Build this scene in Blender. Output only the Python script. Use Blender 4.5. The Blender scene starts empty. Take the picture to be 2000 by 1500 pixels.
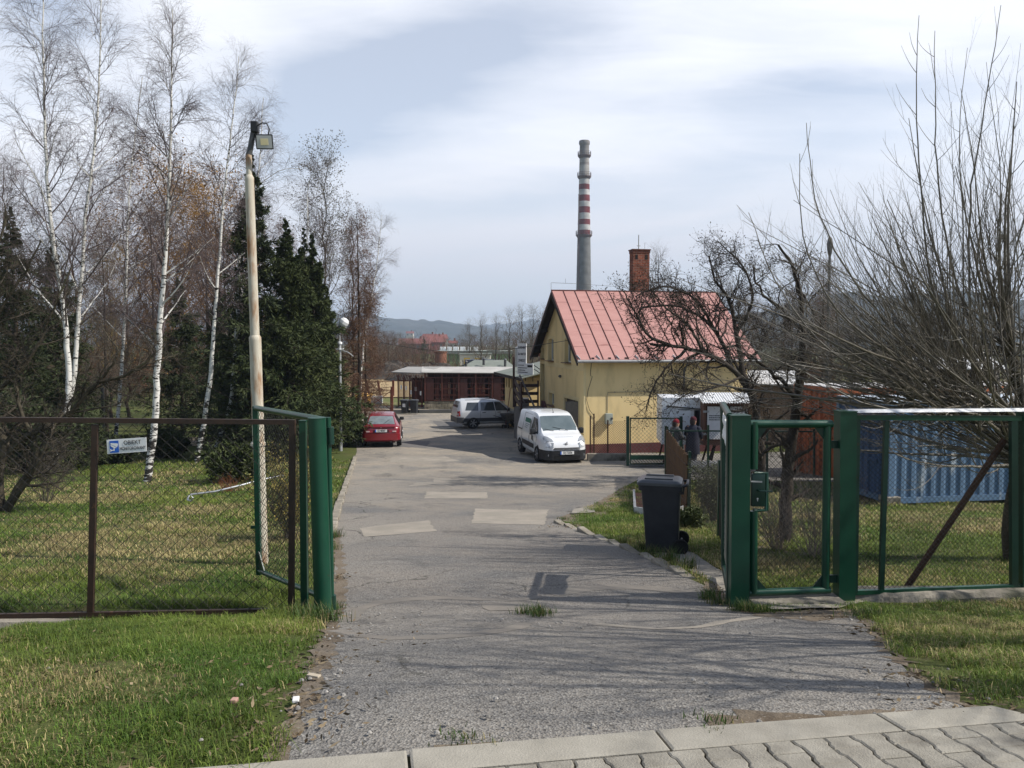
import bpy, bmesh, math, random
import numpy as np
from mathutils import Vector, Matrix

C = bpy.context.scene.collection
rad = math.radians
RNG = np.random.default_rng(7)
random.seed(7)

# ------------------------------------------------------------------ camera
F = 1540.0                     # focal length in pixels of a 2000 px wide frame
EYE = 1.6                      # camera height over the pavement
PITCH = math.atan2(89.0, F)
_cp, _sp = math.cos(PITCH), math.sin(PITCH)


def W(px, py, Y):
    """world point seen at photo pixel (px, py) at depth Y"""
    xc, yc = (px - 1000.0) / F, (750.0 - py) / F
    d = (xc, _cp + yc * _sp, -_sp + yc * _cp)
    s = Y / d[1]
    return (d[0] * s, Y, EYE + d[2] * s)


cam_data = bpy.data.cameras.new("camera")
cam = bpy.data.objects.new("camera", cam_data)
C.objects.link(cam)
cam.location = (0, 0, EYE)
cam.rotation_euler = (math.pi / 2 - PITCH, 0, 0)
cam_data.sensor_width = 36.0
cam_data.lens = 36.0 * F / 2000.0
cam_data.clip_start = 0.05
cam_data.clip_end = 30000
bpy.context.scene.camera = cam

# ------------------------------------------------------------------ terrain
_ctl = [(-30, 1.45), (-4, 1.55), (2.6, 1.6), (3.3, 1.64), (4.2, 1.80), (5.5, 2.11), (6.8, 2.39), (8.3, 2.58), (10, 2.76), (13, 3.1),
        (16, 3.45), (20, 3.9), (24, 4.27), (28, 4.55), (32, 4.72), (36, 4.87), (42, 5.03), (50, 5.13), (60, 5.2),
        (80, 5.3), (120, 5.5), (200, 6.0), (400, 8.0), (1000, 12.0), (3000, 16.0), (9000, 30.0)]
_cy = np.array([c[0] for c in _ctl], float)
_cz = EYE - np.array([c[1] for c in _ctl], float)
_m = np.gradient(_cz, _cy)


def _herm(y):
    i = np.clip(np.searchsorted(_cy, y) - 1, 0, len(_cy) - 2)
    h = _cy[i + 1] - _cy[i]
    t = (y - _cy[i]) / h
    return ((2*t**3 - 3*t**2 + 1) * _cz[i] + (t**3 - 2*t**2 + t) * h * _m[i]
            + (-2*t**3 + 3*t**2) * _cz[i+1] + (t**3 - t**2) * h * _m[i+1])


ROWS = np.concatenate([np.arange(-30, -4, 2.0), np.arange(-4, 40, 0.25), np.arange(40, 70, 0.5), np.arange(70, 130, 2.0),
                       np.arange(130, 400, 10.0), np.arange(400, 1500, 60.0), np.arange(1500, 9000, 500.0)])
ZROWS = _herm(ROWS)


def _ss(a, b, x):
    t = np.clip((x - a) / (b - a), 0, 1)
    return t * t * (3 - 2 * t)


def gz(x, y):
    x = np.asarray(x, float)
    y = np.asarray(y, float)
    z = np.interp(y, ROWS, ZROWS)
    # the hollow at the far left in front of the brown fence
    z = z - 0.34 * (1 - _ss(-4.25, -3.75, x)) * _ss(5.2, 6.2, y) * (1 - _ss(6.6, 7.0, y))
    z = z - 0.07 * (1 - _ss(-2.5, -2.0, x)) * _ss(5.9, 6.5, y) * (1 - _ss(6.75, 6.95, y))
    z = z - 0.36 * _ss(5.6, 8.5, x) * _ss(12.5, 18.5, y) * (1 - _ss(21.5, 23.0, y))
    return z


def G(px, py):
    """ground point under a photo pixel"""
    a, b = 1.0, 3000.0
    def f(Y):
        p = W(px, py, Y)
        return p[2] - float(gz(p[0], p[1]))
    ys = np.concatenate([np.arange(2, 60, 0.1), np.geomspace(60, 3000, 300)])
    prev = ys[0]
    for Y in ys[1:]:
        if f(Y) <= 0:
            a, b = prev, Y
            for _ in range(30):
                m = (a + b) / 2
                if f(m) > 0: a = m
                else: b = m
            break
        prev = Y
    p = W(px, py, (a + b) / 2)
    return (p[0], p[1], float(gz(p[0], p[1])))


# ------------------------------------------------------------------ value noise for placement
_NT = np.random.default_rng(3).random((256, 256))


def vnoise(x, y, s):
    x = np.asarray(x, float) / s + 100.3
    y = np.asarray(y, float) / s + 57.7
    xi, yi = np.floor(x).astype(int), np.floor(y).astype(int)
    fx, fy = x - xi, y - yi
    fx, fy = fx*fx*(3-2*fx), fy*fy*(3-2*fy)
    g = lambda i, j: _NT[i % 256, j % 256]
    return (g(xi, yi)*(1-fx) + g(xi+1, yi)*fx)*(1-fy) + (g(xi, yi+1)*(1-fx) + g(xi+1, yi+1)*fx)*fy


# ------------------------------------------------------------------ materials
_MATS = {}


def mat(name, c1, c2=None, scale=8.0, detail=4.0, rough=0.8, bump=0.0, bscale=None, metal=0.0, c3=None, s3=1.0, t3=(0.5, 0.65),
        stretch=(1, 1, 1), spec=0.4, island=0.0, coat=0.0, contrast=(0.35, 0.65)):
    """principled material: noise mix of c1/c2, patches of c3, noise bump, optional per-leaf variation"""
    if name in _MATS:
        return _MATS[name]
    m = bpy.data.materials.new(name)
    m.use_nodes = True
    nt = m.node_tree
    N, L = nt.nodes, nt.links
    b = N["Principled BSDF"]
    b.inputs["Roughness"].default_value = rough
    b.inputs["Metallic"].default_value = metal
    b.inputs["Specular IOR Level"].default_value = spec
    b.inputs["Coat Weight"].default_value = coat
    b.inputs["Coat Roughness"].default_value = 0.05
    col = None
    if c2 is not None or c3 is not None or bump:
        tc = N.new("ShaderNodeTexCoord")
        mp = N.new("ShaderNodeMapping")
        mp.inputs["Scale"].default_value = stretch
        L.new(tc.outputs["Object"], mp.inputs["Vector"])
    def noise(s, d=detail, r=0.6):
        n = N.new("ShaderNodeTexNoise")
        n.inputs["Scale"].default_value = s
        n.inputs["Detail"].default_value = d
        n.inputs["Roughness"].default_value = r
        L.new(mp.outputs["Vector"], n.inputs["Vector"])
        return n
    def rgb(c):
        n = N.new("ShaderNodeRGB")
        n.outputs[0].default_value = (*c, 1)
        return n.outputs[0]
    def mix(fac, a, bb, mode="MIX"):
        n = N.new("ShaderNodeMix")
        n.data_type = "RGBA"
        n.blend_type = mode
        if isinstance(fac, float): n.inputs[0].default_value = fac
        else: L.new(fac, n.inputs[0])
        L.new(a, n.inputs[6]); L.new(bb, n.inputs[7])
        return n.outputs[2]
    def ramp(src, lo, hi):
        n = N.new("ShaderNodeMapRange")
        n.inputs["From Min"].default_value = lo
        n.inputs["From Max"].default_value = hi
        L.new(src, n.inputs["Value"])
        return n.outputs["Result"]
    col = rgb(c1)
    if c2 is not None:
        col = mix(ramp(noise(scale).outputs["Fac"], *contrast), col, rgb(c2))
    if c3 is not None:
        col = mix(ramp(noise(s3, 5.0).outputs["Fac"], *t3), col, rgb(c3))
    if island:
        g = N.new("ShaderNodeNewGeometry")
        mr = N.new("ShaderNodeMapRange")
        mr.inputs["To Min"].default_value = 1 - island
        mr.inputs["To Max"].default_value = 1 + island
        L.new(g.outputs["Random Per Island"], mr.inputs["Value"])
        hs = N.new("ShaderNodeHueSaturation")
        L.new(mr.outputs["Result"], hs.inputs["Value"])
        L.new(col, hs.inputs["Color"])
        col = hs.outputs["Color"]
    L.new(col, b.inputs["Base Color"])
    if bump:
        bn = N.new("ShaderNodeBump")
        bn.inputs["Strength"].default_value = min(1.0, bump)
        bn.inputs["Distance"].default_value = 0.02
        L.new(noise(bscale or scale * 3, 6.0).outputs["Fac"], bn.inputs["Height"])
        L.new(bn.outputs["Normal"], b.inputs["Normal"])
    _MATS[name] = m
    return m


# ------------------------------------------------------------------ objects
def link(o, parent=None):
    C.objects.link(o)
    if parent is not None:
        o.parent = parent
    return o


def tag(o, label=None, cat=None, group=None, kind=None):
    if label: o["label"] = label
    if cat: o["category"] = cat
    if group: o["group"] = group
    if kind: o["kind"] = kind
    return o


def thing(name, label, cat, loc=(0, 0, 0), rz=0.0, group=None):
    o = bpy.data.objects.new(name, None)
    o.empty_display_size = 0.1
    C.objects.link(o)
    o.location = loc
    o.rotation_euler = (0, 0, rz)
    return tag(o, label, cat, group)


def np_mesh(name, V, faces_list, m, parent=None, smooth=False, loc=None):
    """faces_list: list of int arrays (n,k)"""
    V = np.ascontiguousarray(V, dtype=np.float32).reshape(-1, 3)
    me = bpy.data.meshes.new(name)
    me.vertices.add(len(V))
    me.vertices.foreach_set("co", V.ravel())
    loops, starts, tot = [], [], 0
    for fa in faces_list:
        fa = np.asarray(fa, dtype=np.int32)
        if fa.size == 0: continue
        loops.append(fa.ravel())
        starts.append(tot + np.arange(len(fa), dtype=np.int32) * fa.shape[1])
        tot += fa.size
    loops = np.concatenate(loops)
    starts = np.concatenate(starts).astype(np.int32)
    me.loops.add(len(loops))
    me.loops.foreach_set("vertex_index", loops)
    me.polygons.add(len(starts))
    me.polygons.foreach_set("loop_start", starts)
    me.update(calc_edges=True)
    me.validate()
    if smooth:
        me.polygons.foreach_set("use_smooth", np.ones(len(me.polygons), dtype=bool))
    if m: me.materials.append(m)
    o = bpy.data.objects.new(name, me)
    link(o, parent)
    if loc is not None: o.location = loc
    return o


def vec(a): return Vector(a)


class MB:
    """mesh builder: boxes, bars, tubes, prisms; build() links ONE mesh object"""
    def __init__(s):
        s.v, s.f = [], []

    def add(s, vs, fs):
        n = len(s.v)
        s.v += [tuple(p) for p in vs]
        s.f += [tuple(n + i for i in f) for f in fs]
        return s

    def box(s, c, size, rz=0.0, M=None):
        hx, hy, hz = size[0]/2, size[1]/2, size[2]/2
        R = M or Matrix.Rotation(rz, 3, 'Z')
        vs = [vec(c) + R @ Vector((x, y, z)) for z in (-hz, hz) for y in (-hy, hy) for x in (-hx, hx)]
        return s.add(vs, [(0, 2, 3, 1), (4, 5, 7, 6), (0, 1, 5, 4), (2, 6, 7, 3), (0, 4, 6, 2), (1, 3, 7, 5)])

    def bbox(s, c, size, b=0.01, rz=0.0):
        """box with bevelled edges"""
        bm = bmesh.new()
        bmesh.ops.create_cube(bm, size=1.0)
        bmesh.ops.scale(bm, vec=size, verts=bm.verts)
        bmesh.ops.bevel(bm, geom=bm.edges, offset=b, segments=2, profile=0.5, affect='EDGES')
        R = Matrix.Rotation(rz, 3, 'Z')
        bm.verts.index_update()
        s.add([vec(c) + R @ v.co for v in bm.verts], [tuple(v.index for v in f.verts) for f in bm.faces])
        bm.free()
        return s

    def bar(s, p0, p1, w, h=None, up=(0, 0, 1)):
        """rectangular bar between two points"""
        h = h or w
        p0, p1 = vec(p0), vec(p1)
        d = (p1 - p0).normalized()
        u = vec(up)
        if abs(d.dot(u)) > 0.98: u = Vector((0, 1, 0)) if abs(d.y) < 0.9 else Vector((1, 0, 0))
        x = d.cross(u).normalized()
        z = x.cross(d).normalized()
        vs = []
        for p in (p0, p1):
            for a, b in ((-1, -1), (1, -1), (1, 1), (-1, 1)):
                vs.append(p + x * (a * w/2) + z * (b * h/2))
        return s.add(vs, [(3, 2, 1, 0), (4, 5, 6, 7), (0, 1, 5, 4), (1, 2, 6, 5), (2, 3, 7, 6), (3, 0, 4, 7)])

    def tube(s, pts, r, k=8, caps=True):
        pts = [vec(p) for p in pts]
        n = len(pts)
        rs = r if hasattr(r, '__len__') else [r] * n
        t0 = (pts[1] - pts[0]).normalized()
        ref = Vector((0, 0, 1)) if abs(t0.z) < 0.9 else Vector((1, 0, 0))
        vs, fs = [], []
        x = t0.cross(ref).normalized()
        for i, p in enumerate(pts):
            t = (pts[min(i+1, n-1)] - pts[max(i-1, 0)]).normalized()
            x = (x - t * x.dot(t)).normalized()
            y = t.cross(x)
            for j in range(k):
                a = 2 * math.pi * j / k
                vs.append(p + (x * math.cos(a) + y * math.sin(a)) * rs[i])
        for i in range(n - 1):
            for j in range(k):
                j2 = (j + 1) % k
                fs.append((i*k+j, i*k+j2, (i+1)*k+j2, (i+1)*k+j))
        if caps:
            fs.append(tuple(range(k))[::-1])
            fs.append(tuple((n-1)*k + j for j in range(k)))
        return s.add(vs, fs)

    def lathe(s, prof, c=(0, 0, 0), k=24, axis='Z', caps=True):
        """prof: list of (r, h) along the axis"""
        vs, fs = [], []
        for r, h in prof:
            for j in range(k):
                a = 2 * math.pi * j / k
                p = (r*math.cos(a), r*math.sin(a), h)
                if axis == 'X': p = (h, p[0], p[1])
                if axis == 'Y': p = (p[1], h, p[0])
                vs.append(vec(c) + Vector(p))
        n = len(prof)
        for i in range(n - 1):
            for j in range(k):
                j2 = (j + 1) % k
                fs.append((i*k+j, i*k+j2, (i+1)*k+j2, (i+1)*k+j))
        if caps:
            fs.append(tuple(range(k))[::-1])
            fs.append(tuple((n-1)*k + j for j in range(k)))
        return s.add(vs, fs)

    def prism(s, poly, d):
        """planar polygon (3-D points) pushed along vector d"""
        n = len(poly)
        d = vec(d)
        vs = [vec(p) for p in poly] + [vec(p) + d for p in poly]
        fs = [tuple(range(n))[::-1], tuple(range(n, 2*n))]
        for i in range(n):
            j = (i + 1) % n
            fs.append((i, j, n + j, n + i))
        return s.add(vs, fs)

    def quad(s, *p):
        return s.add(p, [tuple(range(len(p)))])

    def mirror_x(s):
        n = len(s.v)
        s.v += [(-x, y, z) for x, y, z in s.v[:n]]
        s.f += [tuple(n + i for i in reversed(f)) for f in s.f[:]]
        return s

    def build(s, name, m, parent=None, smooth=None, loc=None, rz=None):
        me = bpy.data.meshes.new(name)
        me.from_pydata(s.v, [], s.f)
        bm = bmesh.new()
        bm.from_mesh(me)
        bmesh.ops.recalc_face_normals(bm, faces=bm.faces)
        bm.to_mesh(me)
        bm.free()
        if smooth:
            for p in me.polygons: p.use_smooth = True
            me.set_sharp_from_angle(angle=rad(smooth if smooth is not True else 40))
        me.materials.append(m)
        o = bpy.data.objects.new(name, me)
        link(o, parent)
        if loc is not None: o.location = loc
        if rz is not None: o.rotation_euler = (0, 0, rz)
        return o


def text(name, body, size, m, parent, M, align='CENTER', sx=1.0, bold=0.0, space=1.0):
    """lettering on a plane: matrix M has x right, y up, z towards the reader"""
    cu = bpy.data.curves.new(name, 'FONT')
    cu.body = body
    cu.size = size
    cu.align_x = align
    cu.align_y = 'CENTER'
    cu.extrude = 0.0006
    cu.offset = bold
    cu.space_line = space
    cu.materials.append(m)
    t = bpy.data.objects.new(name, cu)
    C.objects.link(t)
    me = bpy.data.meshes.new_from_object(t.evaluated_get(bpy.context.evaluated_depsgraph_get()))
    bpy.data.objects.remove(t)
    me.materials.clear()
    me.materials.append(m)
    o = bpy.data.objects.new(name, me)
    link(o, parent)
    o.matrix_local = M @ Matrix.Diagonal((sx, 1, 1, 1))
    return o


def frame(o, x, z):
    """4x4 matrix at o with x axis (reading direction) and z axis (towards the reader)"""
    x, z = vec(x).normalized(), vec(z).normalized()
    y = z.cross(x).normalized()
    x = y.cross(z)
    return Matrix(((x.x, y.x, z.x, o[0]), (x.y, y.y, z.y, o[1]), (x.z, y.z, z.z, o[2]), (0, 0, 0, 1)))


def copy_tree(o, parent=None):
    c = o.copy()
    C.objects.link(c)
    c.parent = parent
    for ch in list(o.children):
        copy_tree(ch, c)
    return c


def inside(poly, x, y):
    """points in polygon, numpy"""
    x, y = np.asarray(x, float), np.asarray(y, float)
    r = np.zeros(x.shape, bool)
    n = len(poly)
    for i in range(n):
        x0, y0 = poly[i][:2]
        x1, y1 = poly[(i+1) % n][:2]
        if y0 == y1: continue
        c = ((y0 > y) != (y1 > y)) & (x < (x1-x0)*(y-y0)/(y1-y0) + x0)
        r ^= c
    return r


def ground_sheet(name, poly, dz, m, parent=None, kind='structure', step=1):
    """a sheet over the terrain inside an XY polygon, cut at the terrain rows so that it follows them exactly"""
    bm = bmesh.new()
    vs = [bm.verts.new((p[0], p[1], 0)) for p in poly]
    bm.faces.new(vs)
    y0, y1 = min(p[1] for p in poly), max(p[1] for p in poly)
    for r in ROWS[::step]:
        if y0 < r < y1:
            bmesh.ops.bisect_plane(bm, geom=bm.verts[:] + bm.edges[:] + bm.faces[:], plane_co=(0, r, 0), plane_no=(0, 1, 0))
    bmesh.ops.triangulate(bm, faces=bm.faces)
    for v in bm.verts:
        v.co.z = float(gz(v.co.x, v.co.y)) + dz
    for f in bm.faces:
        if f.normal.z < 0: f.normal_flip()
    bm.normal_update()
    for f in bm.faces:
        if f.normal.z < 0: f.normal_flip()
    me = bpy.data.meshes.new(name)
    bm.to_mesh(me); bm.free()
    me.materials.append(m)
    o = bpy.data.objects.new(name, me)
    link(o, parent)
    if kind: o['kind'] = kind
    return o


def wire_mesh(o, ux, uz, w, h, pitch, r, zig=1.0):
    """chain link: crossing diagonal wires clipped to a w x h rectangle; returns V, F arrays (one mesh)"""
    o, ux, uz = np.array(o, float), np.array(ux, float), np.array(uz, float)
    nrm = np.cross(ux, uz)
    segs = []
    ph = pitch * zig
    for sgn in (1, -1):
        k = pitch
        n0 = int(-(h/ph*pitch)/k) - 2
        n1 = int((w + h/ph*pitch)/k) + 2
        for i in range(n0, n1):
            x0 = i * k
            # line x = x0 + sgn * z * pitch/ph
            s = sgn * pitch / ph
            za, zb = 0.0, h
            xa, xb = x0 + s*za, x0 + s*zb
            lo, hi = 0.0, 1.0
            dx = xb - xa
            for e0, inside_low in ((0.0, True), (w, False)):
                ta = (e0 - xa) / dx
                if inside_low:
                    if dx > 0: lo = max(lo, ta)
                    else: hi = min(hi, ta)
                else:
                    if dx > 0: hi = min(hi, ta)
                    else: lo = max(lo, ta)
            if hi - lo < 0.01: continue
            segs.append((xa + dx*lo, h*lo, xa + dx*hi, h*hi, sgn))
    S = np.array(segs)
    P = np.zeros((len(S), 2, 3))
    off = nrm * (r * 0.9)
    P[:, 0] = o + S[:, 0:1]*ux + S[:, 1:2]*uz + S[:, 4:5]*off
    P[:, 1] = o + S[:, 2:3]*ux + S[:, 3:4]*uz + S[:, 4:5]*off
    return tubes(P, np.full((len(S), 2), r), 4)


def tubes(P, R, k=3, phase=0.0):
    """vectorised tubes: P (N,n,3), R (N,n) -> V, quads"""
    N, n, _ = P.shape
    T = np.empty_like(P)
    T[:, 1:-1] = P[:, 2:] - P[:, :-2]
    T[:, 0] = P[:, 1] - P[:, 0]
    T[:, -1] = P[:, -1] - P[:, -2]
    T /= np.linalg.norm(T, axis=2, keepdims=True) + 1e-9
    ref = np.zeros((N, 3))
    ax = np.argmin(np.abs(T[:, n//2]), axis=1)
    ref[np.arange(N), ax] = 1
    X = np.cross(T, ref[:, None, :])
    X /= np.linalg.norm(X, axis=2, keepdims=True) + 1e-9
    Yv = np.cross(T, X)
    a = np.arange(k) * 2*np.pi/k + phase
    V = P[:, :, None, :] + R[:, :, None, None] * (X[:, :, None, :]*np.cos(a)[None, None, :, None] + Yv[:, :, None, :]*np.sin(a)[None, None, :, None])
    idx = np.arange(N*n*k).reshape(N, n, k)
    A = idx[:, :-1]
    B = idx[:, 1:]
    Q = np.stack([A, np.roll(A, -1, 2), np.roll(B, -1, 2), B], axis=-1).reshape(-1, 4)
    return V.reshape(-1, 3), Q


def merge(parts):
    Vs, Fs, n = [], [], 0
    for V, Fq in parts:
        Vs.append(V); Fs.append(Fq + n); n += len(V)
    return np.concatenate(Vs), Fs
# ------------------------------------------------------------------ sun and sky
SUN = Vector((0.70, -0.13, 0.70)).normalized()       # direction to the sun
SUN_EL = math.asin(SUN.z)
SUN_AZ = math.atan2(SUN.x, SUN.y)                    # clockwise from +Y
sl = bpy.data.lights.new("sun", 'SUN')
sl.energy = 5.0
sl.angle = rad(0.53)
sl.color = (1.0, 0.95, 0.87)
so = bpy.data.objects.new("sun", sl)
C.objects.link(so)
so.rotation_euler = SUN.to_track_quat('Z', 'Y').to_euler()

wd = bpy.data.worlds.new("World")
bpy.context.scene.world = wd
wd.use_nodes = True
N, L = wd.node_tree.nodes, wd.node_tree.links
bg = N["Background"]
bg.inputs["Strength"].default_value = 0.12
sky = N.new("ShaderNodeTexSky")
sky.sky_type = 'NISHITA'
sky.sun_disc = False
sky.sun_elevation = SUN_EL
sky.sun_rotation = SUN_AZ
sky.altitude = 350
sky.air_density = 1.0
sky.dust_density = 0.5
sky.ozone_density = 1.0
# thin cloud veil with a few blue gaps, laid out by direction
tc = N.new("ShaderNodeTexCoord")
sep = N.new("ShaderNodeSeparateXYZ")
L.new(tc.outputs["Generated"], sep.inputs[0])
def wm(op, a, b=None):
    n = N.new("ShaderNodeMath"); n.operation = op
    for i, v in enumerate((a, b)):
        if v is None: continue
        if isinstance(v, (int, float)): n.inputs[i].default_value = v
        else: L.new(v, n.inputs[i])
    return n.outputs[0]
ay = wm('MAXIMUM', wm('ABSOLUTE', sep.outputs[1]), 0.12)
su, sv = wm('DIVIDE', sep.outputs[0], ay), wm('DIVIDE', sep.outputs[2], ay)
zz = wm('ADD', wm('MAXIMUM', sep.outputs[2], 0.0), 0.16)
cmb = N.new("ShaderNodeCombineXYZ")
L.new(wm('DIVIDE', sep.outputs[0], zz), cmb.inputs[0]); L.new(wm('DIVIDE', sep.outputs[1], zz), cmb.inputs[1])
uvw = N.new("ShaderNodeCombineXYZ")
L.new(su, uvw.inputs[0]); L.new(sv, uvw.inputs[1])
def wnoise(src, scale, rz, sc, off, detail=6.0, rough=0.55, dist=0.3):
    mp = N.new("ShaderNodeMapping")
    mp.inputs["Rotation"].default_value = (0, 0, rad(rz))
    mp.inputs["Scale"].default_value = sc
    mp.inputs["Location"].default_value = off
    L.new(src, mp.inputs["Vector"])
    n = N.new("ShaderNodeTexNoise")
    n.inputs["Scale"].default_value = scale
    n.inputs["Detail"].default_value = detail
    n.inputs["Roughness"].default_value = rough
    n.inputs["Distortion"].default_value = dist
    L.new(mp.outputs[0], n.inputs["Vector"])
    return n.outputs["Fac"]
wb = wnoise(uvw.outputs[0], 5.0, -14, (0.7, 1.6, 1), (1.7, 4.2, 0), 5.0, 0.55)
n1 = wnoise(uvw.outputs[0], 2.2, -16, (0.55, 2.6, 1), (3.1, 0.7, 0), 7.0, 0.5, 0.4)
def gap(px, py, w, h, rot, amp):
    """a soft elongated opening round the direction of photo pixel (px, py); w, h in pixels"""
    d = W(px, py, 1.0)
    u0, v0 = d[0], d[2] - EYE
    c, s_ = math.cos(rad(rot)), math.sin(rad(rot))
    du = wm('ADD', wm('SUBTRACT', su, u0), wm('MULTIPLY', wm('SUBTRACT', wb, .5), .22)); dv = wm('ADD', wm('SUBTRACT', sv, v0), wm('MULTIPLY', wm('SUBTRACT', n1, .5), .2))
    a = wm('MULTIPLY', wm('ADD', wm('MULTIPLY', du, c), wm('MULTIPLY', dv, s_)), F/w)
    b_ = wm('MULTIPLY', wm('SUBTRACT', wm('MULTIPLY', dv, c), wm('MULTIPLY', du, s_)), F/h)
    r2 = wm('ADD', wm('MULTIPLY', a, a), wm('MULTIPLY', b_, b_))
    return wm('MULTIPLY', wm('EXPONENT', wm('MULTIPLY', r2, -1.0)), amp)
n3 = wnoise(uvw.outputs[0], 9.0, -18, (0.5, 3.0, 1), (5.1, 2.7, 0), 8.0, 0.6, 0.6)
cov = wm('ADD', wm('ADD', 0.93, wm('MULTIPLY', wm('SUBTRACT', n1, 0.5), 0.8)), wm('MULTIPLY', wm('SUBTRACT', n3, 0.5), 0.35))
for g_ in ((760, 175, 300, 110, 14, .62), (640, 240, 170, 50, 25, .3), (1010, 60, 200, 90, 0, .3), (90, 30, 150, 90, 0, .45), (1640, 205, 330, 50, 8, .36), (1330, 330, 500, 40, 6, .3), (900, 350, 250, 30, 5, .25), (1250, 420, 300, 25, 8, .2), (2300, 100, 300, 100, 0, .3), (-400, 200, 300, 120, 0, .4)):
    cov = wm('SUBTRACT', cov, gap(*g_))
over = N.new("ShaderNodeMapRange"); over.interpolation_type = 'SMOOTHSTEP'      # veil cleared overhead and behind, out of view, to lower the ambient light
over.inputs["From Min"].default_value = 0.42; over.inputs["From Max"].default_value = 0.62
over.inputs["To Min"].default_value = 0.0; over.inputs["To Max"].default_value = 1.0
L.new(sep.outputs[2], over.inputs["Value"])
back = N.new("ShaderNodeMapRange"); back.interpolation_type = 'SMOOTHSTEP'
back.inputs["From Min"].default_value = 0.1; back.inputs["From Max"].default_value = -0.35
back.inputs["To Min"].default_value = 0.0; back.inputs["To Max"].default_value = 1.0
L.new(sep.outputs[1], back.inputs["Value"])
clear = wm('MULTIPLY', wm('MAXIMUM', over.outputs[0], back.outputs[0]), 0.85)
fac = wm('MULTIPLY', wm('MINIMUM', wm('MAXIMUM', cov, 0.42), 0.97), wm('SUBTRACT', 1.0, clear))
lowc, highc = N.new("ShaderNodeRGB"), N.new("ShaderNodeRGB")
lowc.outputs[0].default_value = (4.6, 4.75, 5.4, 1)
highc.outputs[0].default_value = (7.9, 8.1, 8.7, 1)
el = N.new("ShaderNodeMapRange"); el.inputs["From Min"].default_value = 0.03; el.inputs["From Max"].default_value = 0.26
L.new(sv, el.inputs["Value"])
cl = N.new("ShaderNodeMix"); cl.data_type = 'RGBA'
L.new(el.outputs[0], cl.inputs[0]); L.new(lowc.outputs[0], cl.inputs[6]); L.new(highc.outputs[0], cl.inputs[7])
mx = N.new("ShaderNodeMix"); mx.data_type = 'RGBA'
L.new(fac, mx.inputs[0]); L.new(sky.outputs[0], mx.inputs[6]); L.new(cl.outputs[2], mx.inputs[7])
L.new(mx.outputs[2], bg.inputs["Color"])

sc = bpy.context.scene
sc.view_settings.view_transform = 'Standard'
sc.view_settings.look = 'None'
sc.view_settings.exposure = 0.16
sc.view_settings.gamma = 1.0
sc.cycles.max_bounces = 6
sc.cycles.diffuse_bounces = 3
sc.cycles.glossy_bounces = 3
sc.cycles.transparent_max_bounces = 8
sc.cycles.volume_bounces = 1
sc.cycles.use_denoising = True
# ------------------------------------------------------------------ ground surfaces
def gp(pts): return [G(*p)[:2] for p in pts]

# kerb line of the paved pavement at the bottom of the picture
K0, K1 = np.array(G(545, 1502)[:2]), np.array(G(1935, 1391)[:2])
KD = (K1 - K0) / np.linalg.norm(K1 - K0)
KN = np.array([KD[1], -KD[0]])            # towards the camera
KLEN = np.linalg.norm(K1 - K0)

edge_left = [(556, 1475), (575, 1420), (596, 1360), (610, 1310), (628, 1262), (640, 1222), (648, 1180), (652, 1130), (655, 1085), (655, 1040), (662, 995),
             (672, 955), (682, 925), (691, 900), (697, 882), (696, 866), (690, 850), (682, 836), (672, 822), (668, 806), (655, 797)]
edge_right = [(1890, 1388), (1830, 1352), (1772, 1312), (1735, 1275), (1700, 1235), (1672, 1205), (1640, 1196), (1560, 1200), (1470, 1200), (1425, 1180), (1392, 1152),
              (1340, 1128), (1300, 1108), (1250, 1085), (1200, 1064), (1150, 1043), (1090, 1022), (1108, 1010), (1150, 990), (1185, 972),
              (1212, 955), (1240, 940), (1270, 927), (1302, 921), (1345, 918)]
E = np.array(edge_left[::-1]); 
poly = gp(edge_right)
poly += [(9.0, 31.0), (3.5, 33.5), (2.0, 40.0), (0.8, 47.0), (-0.5, 54.5), (-4.0, 54.4), (-8.0, 54.2), (-8.4, 57.5)]
poly += gp(edge_left[::-1])
a = K0 - KN * 0.0; b = K1
poly += [tuple(K0 + KN*0.12 + KD*0.02), tuple(K1 + KN*0.12 - KD*0.12)]
DRIVE = [tuple(p) for p in poly]

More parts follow.
